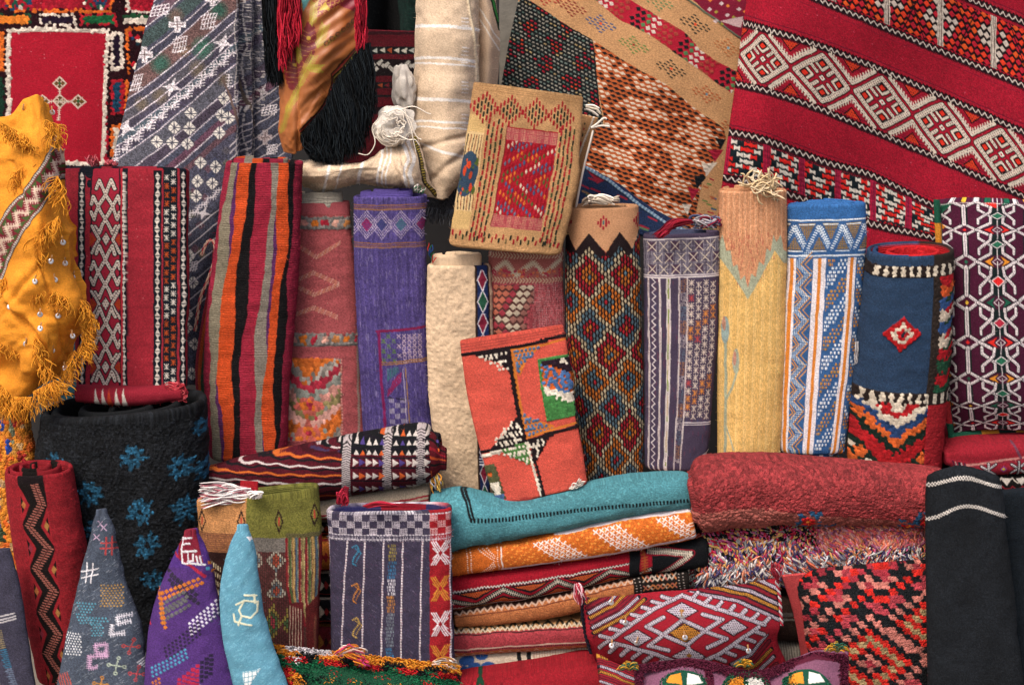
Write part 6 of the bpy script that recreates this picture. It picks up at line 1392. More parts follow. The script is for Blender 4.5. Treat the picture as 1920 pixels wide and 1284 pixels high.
cv = CV(60, 60, '8a7a68')
# ================================================================== red roll with black zigzag band
R3c = '8e1a24'
cv = CV(140, 400, R3c, 0, 0); cv.mottle(.06, 30, 6); cv.speck(.14, sx=2)
cv.rect(42, 0, 92, 400, '17100f'); zz = [(68, 8)]; y = 8; k = 0
while y < 400: y += 42; k += 1; zz.append((82 if k % 2 else 54, y))
zz[0] = (72, 4)
for k in range(10):
    y = 26+k*42
    if k % 2 == 0: cv.poly([(42, y-14), (42, y+62), (60, y+24)], '9c1c26'); cv.poly([(44, y+6), (44, y+42), (53, y+24)], '17100f'); cv.dia(49, y+24, 4.5, 9, ['b06a34', '8c2c3c'][k % 4 > 1])
    else: cv.poly([(92, y-14), (92, y+62), (76, y+24)], '9c1c26'); cv.poly([(90, y+6), (90, y+42), (82, y+24)], '17100f'); cv.dia(86, y+24, 4.5, 9, 'b07a3c')
cv.line(zz, 17, '17100f'); cv.comb(zz, 3, 'b0685a', 7.5, 5.2, 2.4, off=(.96, .28)); cv.line(zz, 2, '3a1614')
cv.rect(42, 0, 92, 10, '1a1214')
t_, inf = new_tube('red_zigzag_roll', 'slim red rug roll with a black band of pink zigzag leaning at the left', 'rug roll', [(10, 882), (20, 980), (42, 1120), (70, 1262)], [(135, 880), (150, 970), (165, 1060), (168, 1262)], (5.37, 5.38), cv, depth=.85, n=2.3, rim=8, wob=2.5, app=.75, jig=.8)
coil('inner_coil', inf, [(90, '9a1a26'), (30, '17120f'), (70, '8e1a24'), (25, '17120f')], turns=2.3, s0=.82, s1=.15, th=7, raise_=(5, 12), parent=t_, start=225)
box('stone_block', float(P(60, 0, 5.3)[0]), float(P(120, 0, 5.3)[0]), 5.3, 5.45, gz+.004, float(P(90, 1268, 5.35)[2]), solid('grey_stone', '6e665c', .9, .004, 25), label='grey stone block under the slim red zigzag roll', cat='block')
# ================================================================== grey blue blanket, bottom left corner
cv = CV(110, 290, '3c3a4a', -35, 1020); cv.speck(.14, sx=2); cv.mottle(.06, 30)
for y in (1050, 1056): cv.line([(-35, y+6), (30, y-4)], 2.2, 'c8c4c8')
for y in (1140, 1146, 1151): cv.line([(-35, y+6), (60, y-6)], 2.4, 'ccc6c8')
cv.line([(6, 1150), (22, 1290)], 3, 'ccc6c8', dash=(4, 3))
for i in range(40):
    y = 1165+i*3.6; x = 22+(y-1150)*.16; c = ['8a7a54', '2c6c8c', '6c7c94', 'a8603c'][i//10]; cv.line([(x-5+(i % 3)*2, y), (x+7, y-1)], 1.8, c)
new_tube('grey_blue_blanket', 'grey blue blanket with white stitch lines standing in the bottom left corner', 'blanket', [(-60, 1040), (-60, 1160), (-60, 1320)], [(20, 1030), (40, 1110), (74, 1320)], (5.22, 5.2), cv, part='outer_wrap', depth=.3, n=2.6, m='canvas', rim=5, app=1)
# ================================================================== three cushions standing on their points
def cone(name, label, L, R, Y, cv, parent_cat='cushion', **kw):
    return new_tube(name, label, parent_cat, L, R, Y, cv, part='cover', group='cushions standing on end', cap0='close', absx=True, wob=4.5, wobs=70, **kw)
def ewarp(cv): return cv
G4 = '424a58'
cv = CV(200, 340, G4, 100, 955)
for i in range(900): x, y = RS.uniform(100, 300), RS.uniform(955, 1290); cv.line([(x, y), (x+6, y-4)], .8, ['7a828c', '3c4452', '8a8e96', '3c4452'][i % 4])
def pmot(pts, c, w_=2.4): 
    cv.comb(pts, w_, c, 4, 3.6, 1.8)
def chk(x0, y0, nx, ny, s_, c, sk=0):
    for j in range(ny):
        for i in range(nx):
            x, y = x0+i*s_+(j % 2)*s_*.5+sk*j, y0+j*s_*.8; cv.dia(x, y, s_*.36, s_*.34, c, h=.6)
cv.a_save = None
for (x, y) in ((208, 1020),): 
    for o in (-5, 5): cv.line([(x-14, y+o), (x+16, y+o)], 3, 'a83c3c'); cv.line([(x+o, y-16), (x+o, y+16)], 3, 'a83c3c')
for o in (-5, 6): cv.line([(158, 1074+o), (190, 1066+o)], 2.6, 'd0ccd0'); cv.line([(171+o, 1088), (175+o, 1052)], 2.6, 'd0ccd0')
for (x, y) in ((190, 980), (198, 986), (186, 1004)): cv.line([(x-5, y-5), (x+5, y+5)], 2, 'b094ac'); cv.line([(x-5, y+5), (x+5, y-5)], 2, 'b094ac')
chk(196, 1092, 7, 9, 6, 'a8803c'); chk(126, 1182, 6, 9, 6, 'cfd0d4', .2)
for j in range(8): chk(150+j*3-(0 if j < 4 else 12), 1126+j*5, max(1, 7-j) if j < 4 else j, 1, 6, '4a8ca0')
chk(176, 1152, 6, 2, 6, '4a8ca0'); chk(180, 1164, 4, 5, 6, '4a8ca0', .3)
pmot([(250, 1148), (226, 1150), (228, 1162), (248, 1160)] , 'c8c4cc'); pmot([(218, 1164), (216, 1182), (238, 1180)], 'c8c4cc'); pmot([(206, 1200), (188, 1202), (190, 1218), (206, 1216)], 'c098b8'); pmot([(176, 1222), (174, 1244), (190, 1242)], 'c098b8'); pmot([(206, 1200), (208, 1222), (176, 1224)], 'c098b8')
def star4(x, y, s_, c):
    for d in ((1, .2), (-.2, 1), (-1, -.1), (.3, -1)): cv.line([(x, y), (x+d[0]*s_, y+d[1]*s_)], 2.2, c); cv.disk(x+d[0]*s_, y+d[1]*s_, 3.6, c); cv.disk(x+d[0]*s_, y+d[1]*s_, 1.6, G4)
star4(250, 1205, 12, 'a83c3c'); star4(226, 1240, 14, 'a8b4a0'); star4(196, 1274, 12, 'b87a2c'); star4(262, 1256, 12, 'a83c44')
for i in range(5): cv.line([(112+i*5, 1262-i*2), (120+i*5, 1284-i*2)], 2.4, 'a84438'); cv.line([(262+i*4, 1236+i*3), (278+i*4, 1226+i*3)], 2.2, 'c0c0c8')
cv.speck(.14)
cone('grey_pointed_cushion', 'grey cushion with coloured hand stitches standing on end, its point left of the purple one', [(183, 964), (172, 1000), (150, 1090), (125, 1190), (104, 1300)], [(198, 964), (216, 1000), (240, 1090), (268, 1190), (290, 1300)], (5.24, 5.14), cv, depth=.6, n=2.2, m='canvas', app=.9)
PV = '4a2c6c'
cv = CV(190, 310, PV, 268, 990)
cv.poly([(320, 985), (400, 985), (400, 1060), (320, 1060)], '4c2c78'); cv.line([(330, 1034), (388, 1076)], 5, 'a0203c')
cv.poly([(330, 1000), (372, 996), (384, 1052), (340, 1046)], '7c1c30'); 
for p_ in ([(346, 1006), (344, 1030), (372, 1030)], [(346, 1008), (362, 1005)], [(345, 1018), (360, 1016)], [(344, 1030), (346, 1050), (386, 1056)], [(356, 1034), (357, 1048), (366, 1048), (366, 1036)], [(372, 1040), (374, 1054)], [(378, 1040), (380, 1054)]): cv.line(p_, 3.6, 'd4d0d4', h=1)
for (x0, y0, x1, y1, c1, rows) in ((318, 1066, 366, 1100, '2c2438', 4), (302, 1110, 376, 1080, 'b8661c', 2), (306, 1130, 350, 1104, '5c5c5c', 4), (300, 1100, 312, 1160, 'b8661c', 2)):
    for r_ in range(rows):
        n = int(math.hypot(x1-x0, y1-y0)/8)
        for i in range(n+1):
            x, y = x0+(x1-x0)*i/n+r_*2, y0+(y1-y0)*i/n+r_*8; cv.dia(x+(r_ % 2)*4, y, 5, 4.4, c1, h=.8); 
for (x0, y0, n, rows, c, dx, dy) in ((362, 1160, 9, 4, 'cfcbd6', 6.5, -5.4), (318, 1206, 10, 4, '2a2238', 6.6, -5.2), (294, 1244, 10, 3, '3c86a4', 6.8, -4), (296, 1270, 3, 2, 'b8661c', 6, -4), (400, 1150, 4, 2, '3c3c5c', 6, -5)):
    for r_ in range(rows):
        for i in range(n): x, y = x0+i*dx+r_*1.5, y0+i*dy+r_*7; cv.dia(x, y, 3.2, 3.1, c, h=.6)
for r_ in range(5):
    for i in range(8): x, y = 345+i*8, 1262-i*6+r_*8; cv.rect(x-3, y-3, x+4, y+3, 'a01c3c' if i < 5 else '241c34')
for i in range(6): cv.rect(346+i*7, 1276-i % 2*4, 351+i*7, 1290, 'cfcbd6')
for (x, y) in ((402, 1056), (408, 1070), (400, 1066)): cv.rect(x-12, y-6, x-6, y, ['b8661c', '3c86a4', 'b8661c'][x % 3])
cv.line([(274, 1150), (284, 1165)], 5, 'a0203c')
cv.speck(.10)
cone('purple_pointed_cushion', 'purple cushion with white, orange and blue hand stitches standing on end', [(345, 1002), (326, 1040), (296, 1110), (279, 1180), (270, 1300)], [(374, 998), (388, 1030), (406, 1100), (432, 1190), (454, 1300)], (5.2, 5.12), cv, depth=.6, n=2.2, m='canvas', app=.9)
B6 = '4f8499'
cv = CV(150, 320, B6, 400, 985)
for i in range(1500): x, y = RS.uniform(400, 550), RS.uniform(985, 1300); cv.line([(x, y), (x+5, y-4)], .8, ['6ea6ba', '4c889c'][i % 2])
cr_ = 'c8c8ac'
for p_ in ([(462, 1110), (482, 1112)], [(446, 1128), (462, 1120), (484, 1124), (484, 1142), (474, 1152), (456, 1150), (452, 1138), (462, 1120)], [(442, 1146), (444, 1160), (474, 1166)], [(456, 1150), (450, 1166)], [(478, 1110), (480, 1126)]): cv.line(p_, 3.6, cr_, h=.8)
cv.poly([(458, 1254), (492, 1246), (464, 1292)], 'cfd4d4', h=.8)
for o in range(4): cv.line([(456, 1256+o*9), (494, 1247+o*9)], 1.3, B6); cv.line([(462+o*8, 1246), (462+o*8, 1290)], 1.3, B6)
cv.poly([(462, 1004), (476, 1006), (470, 1014)], 'd0d0d4')
cone('blue_pointed_cushion', 'light blue cushion with a single cream stitched sign standing on end', [(444, 992), (428, 1030), (412, 1110), (418, 1190), (440, 1300)], [(466, 992), (480, 1030), (492, 1110), (508, 1190), (546, 1300)], (5.16, 5.08), cv, depth=.6, n=2.2, m='plain', app=.9)
# ================================================================== olive and peach rug roll
cv = CV(232, 300, '4c2c28', 370, 925)
cv.rect(370, 925, 467, 992, 'b8804c'); cv.rect(467, 925, 610, 998, '6c6a2c'); cv.rect(370, 990, 468, 1026, '7a4c34')
for y in range(993, 1027, 4): cv.line([(370, y), (467, y)], 1.6, 'a06a3c', dash=(3, 2))
for (x, y) in ((382, 970), (458, 968), (527, 968), (592, 958)):
    for j in range(-3, 4):
        for sg in (-1, 1): cv.line([(x+sg*(4-abs(j))*1.7, y+j*5-3), (x+sg*(4-abs(j))*1.7, y+j*5+3)], 1.7, '2c1c18')
    cv.line([(x, y-7), (x, y+7)], 2.6, 'a83c2c'); cv.line([(x, y-22), (x, y-15)], 1.4, '2c1c18'); cv.line([(x, y+15), (x, y+22)], 1.4, '2c1c18')
cv.rect(370, 1026, 400, 1250, '5c5a34'); cv.rect(395, 1026, 440, 1250, '2c1614')
for k in range(40): cv.line([(398+(k % 6)*4, 1040+k*2.6), (398+(k % 6)*4, 1048+k*2.6)], 1.8, 'b8a888')
cv.rect(478, 998, 540, 1024, '6c6660'); cv.rect(540, 990, 610, 1020, '5a5434'); cv.rect(440, 1000, 478, 1026, '7a744c')
def wv1(x, y):
    d = np.abs((x-500) % 44-22)/22+np.abs((y-1070) % 60-30)/30; return np.where(d < .35, 0, np.where(d < .6, 1, np.where(d < .9, 2, 3))), ['94402c', '5c6c74', 'a8a090', '5c3030']
cv.cells(4, 9, wv1, (.7, .8), '402824', 'y', reg=(474, 1024, 540, 1120))
def wv2(x, y):
    d = np.abs((x-500) % 32-16)/16+np.abs((y-1120) % 70-35)/35; return np.where(d < .4, 0, np.where(d < .7, 1, np.where(d < 1, 2, 3))), ['94303c', '3c5c34', '8c7c34', '5a2a2c']
cv.cells(4, 9, wv2, (.7, .8), '3a2420', 'y', reg=(500, 1110, 545, 1230)); cv.cells(4, 9, wv2, (.7, .8), '3a2420', 'y', reg=(474, 1115, 510, 1230))
for i, x in enumerate(range(541, 606, 6)):
    c = ['7c1c24', '4c5c34', 'a8844c', '4a6070', '7c1c24', '8c7c4c'][i % 6]; cv.line([(x, 1000), (x+2, 1090+i*8), (x+10, 1140+i*6)], 4.5, c); cv.line([(x+2, 1000), (x+4, 1090+i*8)], 1, 'b8a478', dash=(3, 2))
cv.rect(545, 1120, 572, 1230, '5c1c20'); 
for k in range(60): cv.line([(547+(k % 5)*5, 1126+k*1.7), (547+(k % 5)*5, 1133+k*1.7)], 1.7, 'b8a48c')
cv.poly([(575, 1130), (610, 1100), (610, 1240), (580, 1240)], '5a1c1c'); cv.line([(594, 1150), (590, 1240)], 4, '6c3a2c')
cv.speck(.16); cv.mottle(.08, 20)
t_, inf = new_tube('olive_peach_roll', 'olive and peach open rug roll with white fringe behind the light blue cushion', 'rug roll', [(371, 938), (374, 1020), (378, 1120), (385, 1225)], [(600, 912), (603, 1000), (602, 1100), (597, 1225)], (5.42, 5.4), cv, depth=.30, n=3, rim=8, wob=3, app=1, inner='5a5a24', jig=1, absx=True)
fringe('white_fringe', (470, 915), (474, 935), 5.38, 110, (-1, .02), 78, ['cfc8c4', 'b8b0b0', 'd8d0cc', '9c5a64'], 1.5, 4, parent=t_, sprd=.16, k=10)
cvr = CV(40, 30, '94101c'); cvr.speck(.1)
drape('red_corner', [[(452, 901, 5.4), (482, 903, 5.4)], [(452, 930, 5.37), (482, 930, 5.37)]], cvr, 'kilim', parent=t_, th=6)
tuft('white_knot', 478, 930, 5.34, 26, 12, 6, ['d4ccc8', 'c8bcb4'], 1.6, t_)
# ================================================================== lilac grey roll with a red band
G6 = '3a3448'
cv = CV(240, 300, G6, 612, 945)
for i in range(900): x, y = RS.uniform(612, 852), RS.uniform(945, 1245); cv.line([(x, y), (x+3, y+3)], .9, ['5a3c54', '343a54', '62586a', '343044'][i % 4])
cv.rect(807, 945, 846, 1245, '94141f')
def ck(reg, c1, bg2):
    cv.clip(*reg)
    for j, y in enumerate((955, 968, 981)):
        for i, x in enumerate(range(612, 852, 14)):
            if (i+j) % 2 == 0:
                for k in range(5): cv.line([(x+k*3, y), (x+k*3, y+12)], 1.3, c1)
                for k in range(4): cv.line([(x, y+1+k*3.4), (x+13, y+1+k*3.4)], 1.1, c1)
    cv.clip()
ck((612, 945, 807, 1000), 'b8aeb6', G6); ck((807, 945, 850, 1000), 'c89c9c', '94141f')
for y in (954, 994, 1002): cv.line([(612, y), (852, y)], 2, 'c8c0c8', dash=(6, 4.5))
for k in range(80): cv.line([(612+k*3, 997), (612+k*3, 1005)], 1, 'b8b0b8')
for x0, x1 in ((619, 617), (654, 641), (687, 680), (722, 716), (757, 753), (794, 788), (845, 846)):
    p_ = [(x0, 1006), ((x0+x1)/2, 1100), (x1, 1235)]; cv.line(p_, 3, 'cfc8cc', h=.8); cv.line(p_, 3, '8c5a68', dash=(5, 1.2))
for (y, c) in ((1030, '2c7c9c'), (1100, 'b87020'), (1165, 'b89444')):
    cv.line([(662, y-12), (672, y-18), (676, y-8), (666, y+6), (664, y+16), (672, y+20)], 3.4, c, dash=(3.4, 2.4), h=.8); cv.line([(668, y-12), (680, y-4), (670, y+14)], 2.2, c, dash=(3, 2))
for k in range(34):
    y = 1012+k*6.4; c = ['8c7c34', '2c6c94', 'c8c4cc', 'b07430', '6a747c', '6a747c', '2c6c94'][min(6, k//5)]; x = 737-(y-1010)*.03
    for o in range(5): cv.line([(x-6+o*3+(k % 3), y), (x-6+o*3+(k % 3), y+4)], 1.5, c)
for (y, c) in ((1028, 'd4ccd0'), (1095, 'c07a20'), (1160, 'd4ccd0'), (1222, 'c07a20')):
    for o in (-4, 0, 4): cv.line([(814+o, y-22), (840+o, y+22)], 2.4, c, h=.8); cv.line([(840+o, y-22), (814+o, y+22)], 2.4, c, h=.8)
    for sg in (-1, 1): cv.line([(827+sg*14, y-10), (827+sg*4, y), (827+sg*14, y+10)], 2.4, c)
    cv.dia(827, y, 4, 6, '94141f')
cv.speck(.12)
t_, inf = new_tube('lilac_grey_roll', 'open lilac grey roll with white lines and a red band, in front of the stack', 'rug roll', [(614, 956), (619, 1040), (620, 1130), (621, 1240)], [(847, 952), (848, 1040), (850, 1130), (853, 1245)], (5.42, 5.4), cv, depth=.28, n=3.4, rim=9, wob=3.5, app=1, inner='2c2c5c', m='canvas', jig=.8, absx=True)
coil('inner_coil', inf, [(60, '33305c'), (90, '8c1424'), (60, '33305c')], turns=.9, s0=.88, s1=.7, th=7, raise_=(-2, 3), parent=t_, start=200)
tuft('red_knot', 643, 935, 5.36, 40, 9, 14, ['a01c34', '7c1428'], 1.6, t_); hang('red_threads', [[(680, 948), (710, 940), (742, 944)], [(690, 952), (715, 948), (745, 950)]], 5.34, 50, 3, ['a01c34', '8c1424'], 1.3, t_, 2, dy=.02)
# ================================================================== burgundy roll lying on the stack
BG = '4e0e1c'
cv = CV(430, 130, BG, 395, 795); cv.speck(.14, sx=2)
def sl(y0, y1, x0, x1, c, w_, wob_=2.): 
    pts = [(x0+(x1-x0)*i/30, y0+(y1-y0)*i/30+wob_*math.sin(i*1.3+y0)*.6) for i in range(31)]; cv.line(pts, w_, c)
for y, c, w_ in ((812, 'c8521c', 4), (819, '141012', 3), (826, 'c0b4b0', 2.5), (834, '3a0a14', 5), (843, 'c8621c', 3.5), (848, '141418', 3), (858, 'c8bcb8', 3), (863, '141418', 3), (873, 'c8621c', 3.5), (878, '141012', 2.5), (889, 'cfc4c0', 4), (894, '101418', 3.5), (906, '141012', 2), (914, 'b84818', 3.5)): sl(y, y+1, 395, 650, c, w_, 2.4)
for i in range(90): x, y = RS.uniform(400, 640), 815+(i % 4)*6; cv.line([(x, y), (x+8, y-1)], 2.6, ['c85a1c', 'c8bcb4', '101216', '3c2c4c'][i % 4])
cv.rect(640, 795, 830, 836, '101216')
for x in (652, 728, 790):
    cv.rect(x-7, 795, x+9, 925, 'b8acac')
    for y in range(796, 926, 4): cv.line([(x-7, y+3), (x+1, y), (x+9, y+3)], 1.2, '1a1416')
for (xa, xb) in ((668, 720), (742, 782), (800, 826)):
    for j, y in enumerate((802, 816, 832, 850, 874, 902)):
        cv.rect(xa-6, y+8, xb+4, y+11, '14101a')
        for i, x in enumerate(range(xa-2, xb, 12)):
            s_ = 6 if y < 840 else 9; c = ['cfc4bc', ['c8561c', '4a3a7c'][j % 2], 'cfc4bc'][i % 3]
            cv.poly([(x, y-s_*.8), (x, y+s_*.8), (x+s_*1.3, y)] if y > 842 else [(x, y+s_*.7), (x+10, y+s_*.7), (x+5, y-s_*.7)], c, h=.8)
t_, inf = new_tube('burgundy_kilim_roll', 'burgundy rolled kilim with white and orange triangles lying aslant on the stack', 'rug roll', [(402, 872), (450, 858), (560, 836), (700, 808), (790, 795), (812, 812)], [(402, 900), (450, 915), (560, 936), (700, 918), (800, 900), (818, 880)], (5.62, 5.62), cv, horiz=True, depth=1.1, n=2.3, cap0='close', layers=4, wob=3, part='outer_wrap', jig=1, absx=True, app=1)
cvf = CV(60, 90, '5a101c'); [cvf.line([(0, y), (60, y)], 5, c) for y, c in ((10, '14100f'), (24, '8c1424'), (38, 'b84818'), (52, '141012'), (66, '6c1424'), (80, '3c3c6c'))]
tube('inner_layers', [(795, 806), (815, 815), (826, 835)], [(795, 893), (815, 892), (826, 880)], (5.6, 5.6), cvf, horiz=True, depth=1., n=2.3, cap0='close', layers=3, parent=t_, wob=2)
fringe('loose_threads', (806, 898), (822, 886), 5.56, 16, (.2, 1), 26, ['a88a3c', '8c8c94', 'b87820'], 1.3, 3, parent=t_)
# ================================================================== stack behind the two open rolls
STK = 'folded textiles in the middle stack'
def slab(name, label, cat, A, B, Y, cv, **kw):
    kw.setdefault('depth', 1.3); kw.setdefault('n', 2.8); kw.setdefault('back', 4); kw.setdefault('cap0', 'close')
    return new_tube(name, label, cat, A, B, Y, cv, part=kw.pop('part', 'fold'), horiz=True, **kw)
cv = CV(260, 45, 'b8a48c', 570, 905); cv.speck(.06)
for y in (928, 935): cv.line([(570, y+8), (700, y+2), (830, y-6)], 3, 'a81c30')
cv.line([(570, y+15), (830, y+2)], 2, '3a2a24')
slab('cream_striped_rug', 'cream folded rug with two thin red stripes under the burgundy roll', 'rug', [(570, 930), (700, 918), (800, 906)], [(570, 976), (700, 962), (800, 948)], 5.62, cv)
for (y0, y1, nm_, lb, base, deco) in ((968, 1000, 'black_kilim', 'black folded kilim with a cream line, topmost between the open rolls', '131215', ('c8bca8', 'a83c1c')),
    (1000, 1062, 'orange_kilim', 'orange folded kilim with red marks in the gap between the open rolls', 'b8681c', ('8c1c20', '8c1c20')),
    (1062, 1110, 'black_patterned_kilim', 'black folded kilim with a white figure in the gap between the open rolls', '131518', ('c8c0b4', '8c1c20')),
    (1110, 1160, 'black_red_kilim', 'black folded kilim with red edge lines low in the gap between the open rolls', '15141a', ('c0b4a8', '8c1c20')),
    (1160, 1216, 'maroon_kilim', 'maroon folded kilim at the bottom of the gap between the open rolls', '5c1420', ('8c5a24', '2c1014'))):
    cv = CV(260, y1-y0, base, 570, y0); cv.line([(570, y0+6), (840, y0+5)], 3, deco[0]); cv.line([(570, y1-8), (840, y1-9)], 3, deco[1])
    for x in range(575, 840, 26): cv.dia(x, (y0+y1)/2, 9, (y1-y0)*.2, deco[0]); cv.dia(x+12, (y0+y1)/2, 5, (y1-y0)*.14, deco[1])
    cv.speck(.14)
    slab(nm_, lb, 'kilim', [(570, y0), (840, y0)], [(570, y1), (840, y1)], 5.66, cv, group=STK, wob=2)
# ================================================================== middle stack
TL = '437e88'
cv = CV(500, 150, TL, 815, 885); cv.mottle(.05, 60, 20); cv.speck(.10)
for i in range(700): x, y = RS.uniform(820, 1310), RS.uniform(890, 1030); cv.line([(x, y), (x+RS.uniform(2, 5), y+RS.uniform(-1, 1))], 1, '5a9aa2')
cv.line(resample([(883, 957), (930, 958), (978, 956), (1084, 941), (1190, 931), (1295, 925)], 140).tolist(), 7.5, '0a0e12', dash=(6.4, 3.4))
for o in (0, 6): cv.line([(862+o, 912), (874+o, 928), (884+o, 957)], 4, '121619')
slabT, inf = slab('teal_blanket', 'teal folded blanket with a dotted black line on top of the middle stack', 'blanket', [(815, 924), (865, 917), (920, 930), (980, 938), (1060, 920), (1130, 902), (1200, 891), (1280, 888), (1302, 902)], [(815, 1040), (870, 1024), (940, 1010), (1018, 996), (1090, 980), (1150, 967), (1220, 956), (1280, 948), (1302, 938)], 5.56, cv, depth=1.4, n=2.3, m='warp', wob=4, group=STK, back=1.3, absx=True, app=1, jig=.4)
fringe('fringe', (1300, 905), (1303, 945), 5.5, 26, (.15, 1), 26, ['2e7680', '1e5a64', '5a9aa2'], 1.1, 3, parent=slabT)
OR = 'b85a10'
cv = CV(450, 62, OR); cv.speck(.14)
cv.cells(6, 5, lambda x, y: (np.where(((x+y*1.6) % 22) < 8, 0, -1), ['d8882c']), (1, 1), None, 'x', reg=(95, 6, 450, 54), half=1.4)
cv.line([(95, 52), (450, 50)], 5, 'c8b8c0'); cv.line([(95, 8), (97, 52)], 2.6, 'd4c8c4'); cv.line([(88, 6), (90, 54)], 2, 'd4c8c4', dash=(4, 2)); cv.line([(30, 4), (34, 60)], 2, 'd4c8c4', dash=(4, 2)); cv.line([(37, 4), (41, 60)], 2, 'd4c8c4', dash=(4, 2))
for o in (0, 8, 16): cv.line([(52+o, 6), (84, 30-o*.6)], 2.2, 'd4c8c4', dash=(4, 2)); cv.line([(52+o, 56), (84, 30+o*.6)], 2.2, 'd4c8c4', dash=(4, 2))
cv.line([(200, 3), (450, 4)], 6, 'cfc4c8')
for (xa) in (160, 275, 395):
    for j in range(6):
        for i in range(5 if xa < 300 else 4):
            x, y = xa+i*11+j*9, 12+j*7
            for d in ((1, .7), (1, -.7)): cv.line([(x-d[0]*3.7, y-d[1]*3.5), (x+d[0]*3.7, y+d[1]*3.5)], 1.9, 'd6cccb', h=.8)
slab('orange_woven_rug', 'orange folded rug with white embroidered slanting patches under the teal blanket', 'rug', [(846, 1030), (930, 1014), (1018, 1000), (1150, 967), (1285, 946)], [(846, 1074), (930, 1064), (1018, 1052), (1150, 1033), (1298, 1004)], 5.54, cv, group=STK, m='canvas', depth=1.4)
cv = CV(470, 62, '94061f'); cv.speck(.10)
dm = []; x = 0; k = 0
cv.line([(0, 24), (330, 22)], 3, '101218'); cv.zig(0, 330, 23, 1.6, 6, 1.8, 'd0c8c0'); cv.zig(0, 350, 54, 1.6, 6, 1.8, 'd0c8c0')
zz = [(0, 38)]
for k in range(9): zz.append((45+k*50, 52 if k % 2 == 0 else 30))
for k in range(8):
    x = 45+k*50
    if x > 330: break
    up = k % 2 == 1
    cv.poly([(x-40, 53), (x+40, 53), (x, 40)] if up else [(x-40, 26), (x+40, 26), (x, 42)], '101218'); cv.poly([(x-30, 52), (x+30, 52), (x, 43)] if up else [(x-30, 28), (x+30, 28), (x, 38)], 'b8501c'); cv.dots(4, 3, .8, '5a1414')
cv.line(zz, 10, '10131a'); cv.comb(zz, 1.6, 'c8bca8', 3, 3.8, 1.7)
cv.rect(372, -2, 480, 64, '0d1014'); cv.rect(338, -2, 350, 64, '0d1014'); cv.comb([(356, 0), (362, 64)], 3, '9c4c20', 5, 5, 3); cv.rect(330, 0, 338, 64, '0d1014')
for w_, c in ((14, '8c0a24'), (10, '0d1014'), (8, '10131a')): cv.line([(365, 6), (445, 22), (385, 60)], w_, c)
cv.comb([(365, 6), (445, 22), (385, 60)], 2, 'c8bca8', 4, 3.6, 2.2)
slab('crimson_zigzag_kilim', 'crimson folded kilim with a white zigzag and a black end under the orange rug', 'kilim', [(848, 1074), (930, 1064), (1018, 1052), (1150, 1032), (1318, 1003)], [(850, 1136), (930, 1124), (1018, 1112), (1183, 1076), (1318, 1058)], 5.55, cv, group=STK, depth=1.3)
cv = CV(435, 50, 'b0683a'); cv.speck(.14)
for i in range(240): x, y = RS.uniform(0, 435), RS.uniform(12, 50); cv.line([(x, y), (x+5, y+2)], 1, ['cc8450', '8c4c28'][i % 2])
cv.line([(0, 6), (340, 3)], 6, '3a2018'); cv.zig(0, 340, 8, 3, 13, 2.6, 'c0a08c'); cv.line([(0, 15), (340, 12)], 2, '6c3420')
cv.rect(335, -2, 440, 52, '17120f')
for x in (338, 346, 420, 428): cv.line([(x, 0), (x+5, 50)], 2.4, 'c0b0a8', dash=(5, 1.6))
for k in range(7):
    for j in range(3):
        x, y = 358+k*9, 8+j*15; cv.line([(x-4, y-4), (x+4, y+4)], 3, ['b0683a', 'a85848', 'b0a090'][(k+j) % 3]); cv.line([(x-4, y+4), (x+4, y-4)], 2.4, 'b0a090' if j == 0 else 'b0683a')
slab('apricot_kilim', 'apricot folded kilim with a small white zigzag and a black patterned end', 'kilim', [(856, 1138), (930, 1126), (1018, 1113), (1183, 1077), (1284, 1063)], [(860, 1172), (940, 1166), (1040, 1152), (1183, 1118), (1286, 1104)], 5.54, cv, group=STK, depth=1.5)
cv = CV(440, 56, 'a03840'); cv.speck(.16)
cv.rect(0, 0, 440, 10, 'b08050'); cv.zig(0, 440, 5, 3, 22, 3, '2c2418'); cv.zig(0, 440, 8, 2, 9, 2, 'c8b8a0'); cv.line([(0, 12), (440, 12)], 1.6, '2a1818')
cv.line([(0, 34), (440, 34)], 2.4, 'c8b09c'); cv.line([(0, 37), (440, 37)], 2, '30201c', dash=(4, 2)); cv.rect(0, 39, 440, 56, 'b06a3c'); cv.zig(0, 440, 48, 6, 34, 2, 'c8a890'); cv.zig(0, 440, 48, 6, 34, 2, 'c8a890', ph=1)
slab('rose_kilim', 'rose red folded kilim with orange edge bands, third from the bottom of the middle stack', 'kilim', [(852, 1170), (950, 1162), (1090, 1156), (1290, 1150)], [(856, 1222), (950, 1216), (1100, 1206), (1290, 1198)], 5.54, cv, group=STK, depth=1.5)
cv = CV(490, 52, 'b8a894'); cv.speck(.06)
for x in range(190, 490, 5): cv.line([(x, 0), (x+1, 52)], 1.6, ['9c7464', 'a88878'][x % 2])
for x in (162, 180): cv.line([(x, 0), (x+3, 52)], 8, '17181c')
for (x, y, rx, ry) in ((64, 12, 14, 7), (92, 7, 12, 6), (78, 22, 12, 6), (52, 26, 16, 8), (104, 26, 14, 10), (100, 40, 16, 8), (60, 46, 12, 6), (20, 16, 10, 8), (28, 36, 12, 6)): cv.disk(x, y, rx, '234a84', ry=ry)
slab('cream_blue_rug', 'cream folded rug with blue blots and two black stripes low in the middle stack', 'rug', [(812, 1226), (880, 1218), (1000, 1212), (1110, 1208), (1300, 1204)], [(812, 1276), (880, 1268), (1000, 1250), (1110, 1232), (1300, 1226)], 5.53, cv, group=STK, m='warp', depth=1.5)
cv = CV(330, 90, '8e1220', 810, 1225); cv.speck(.10)
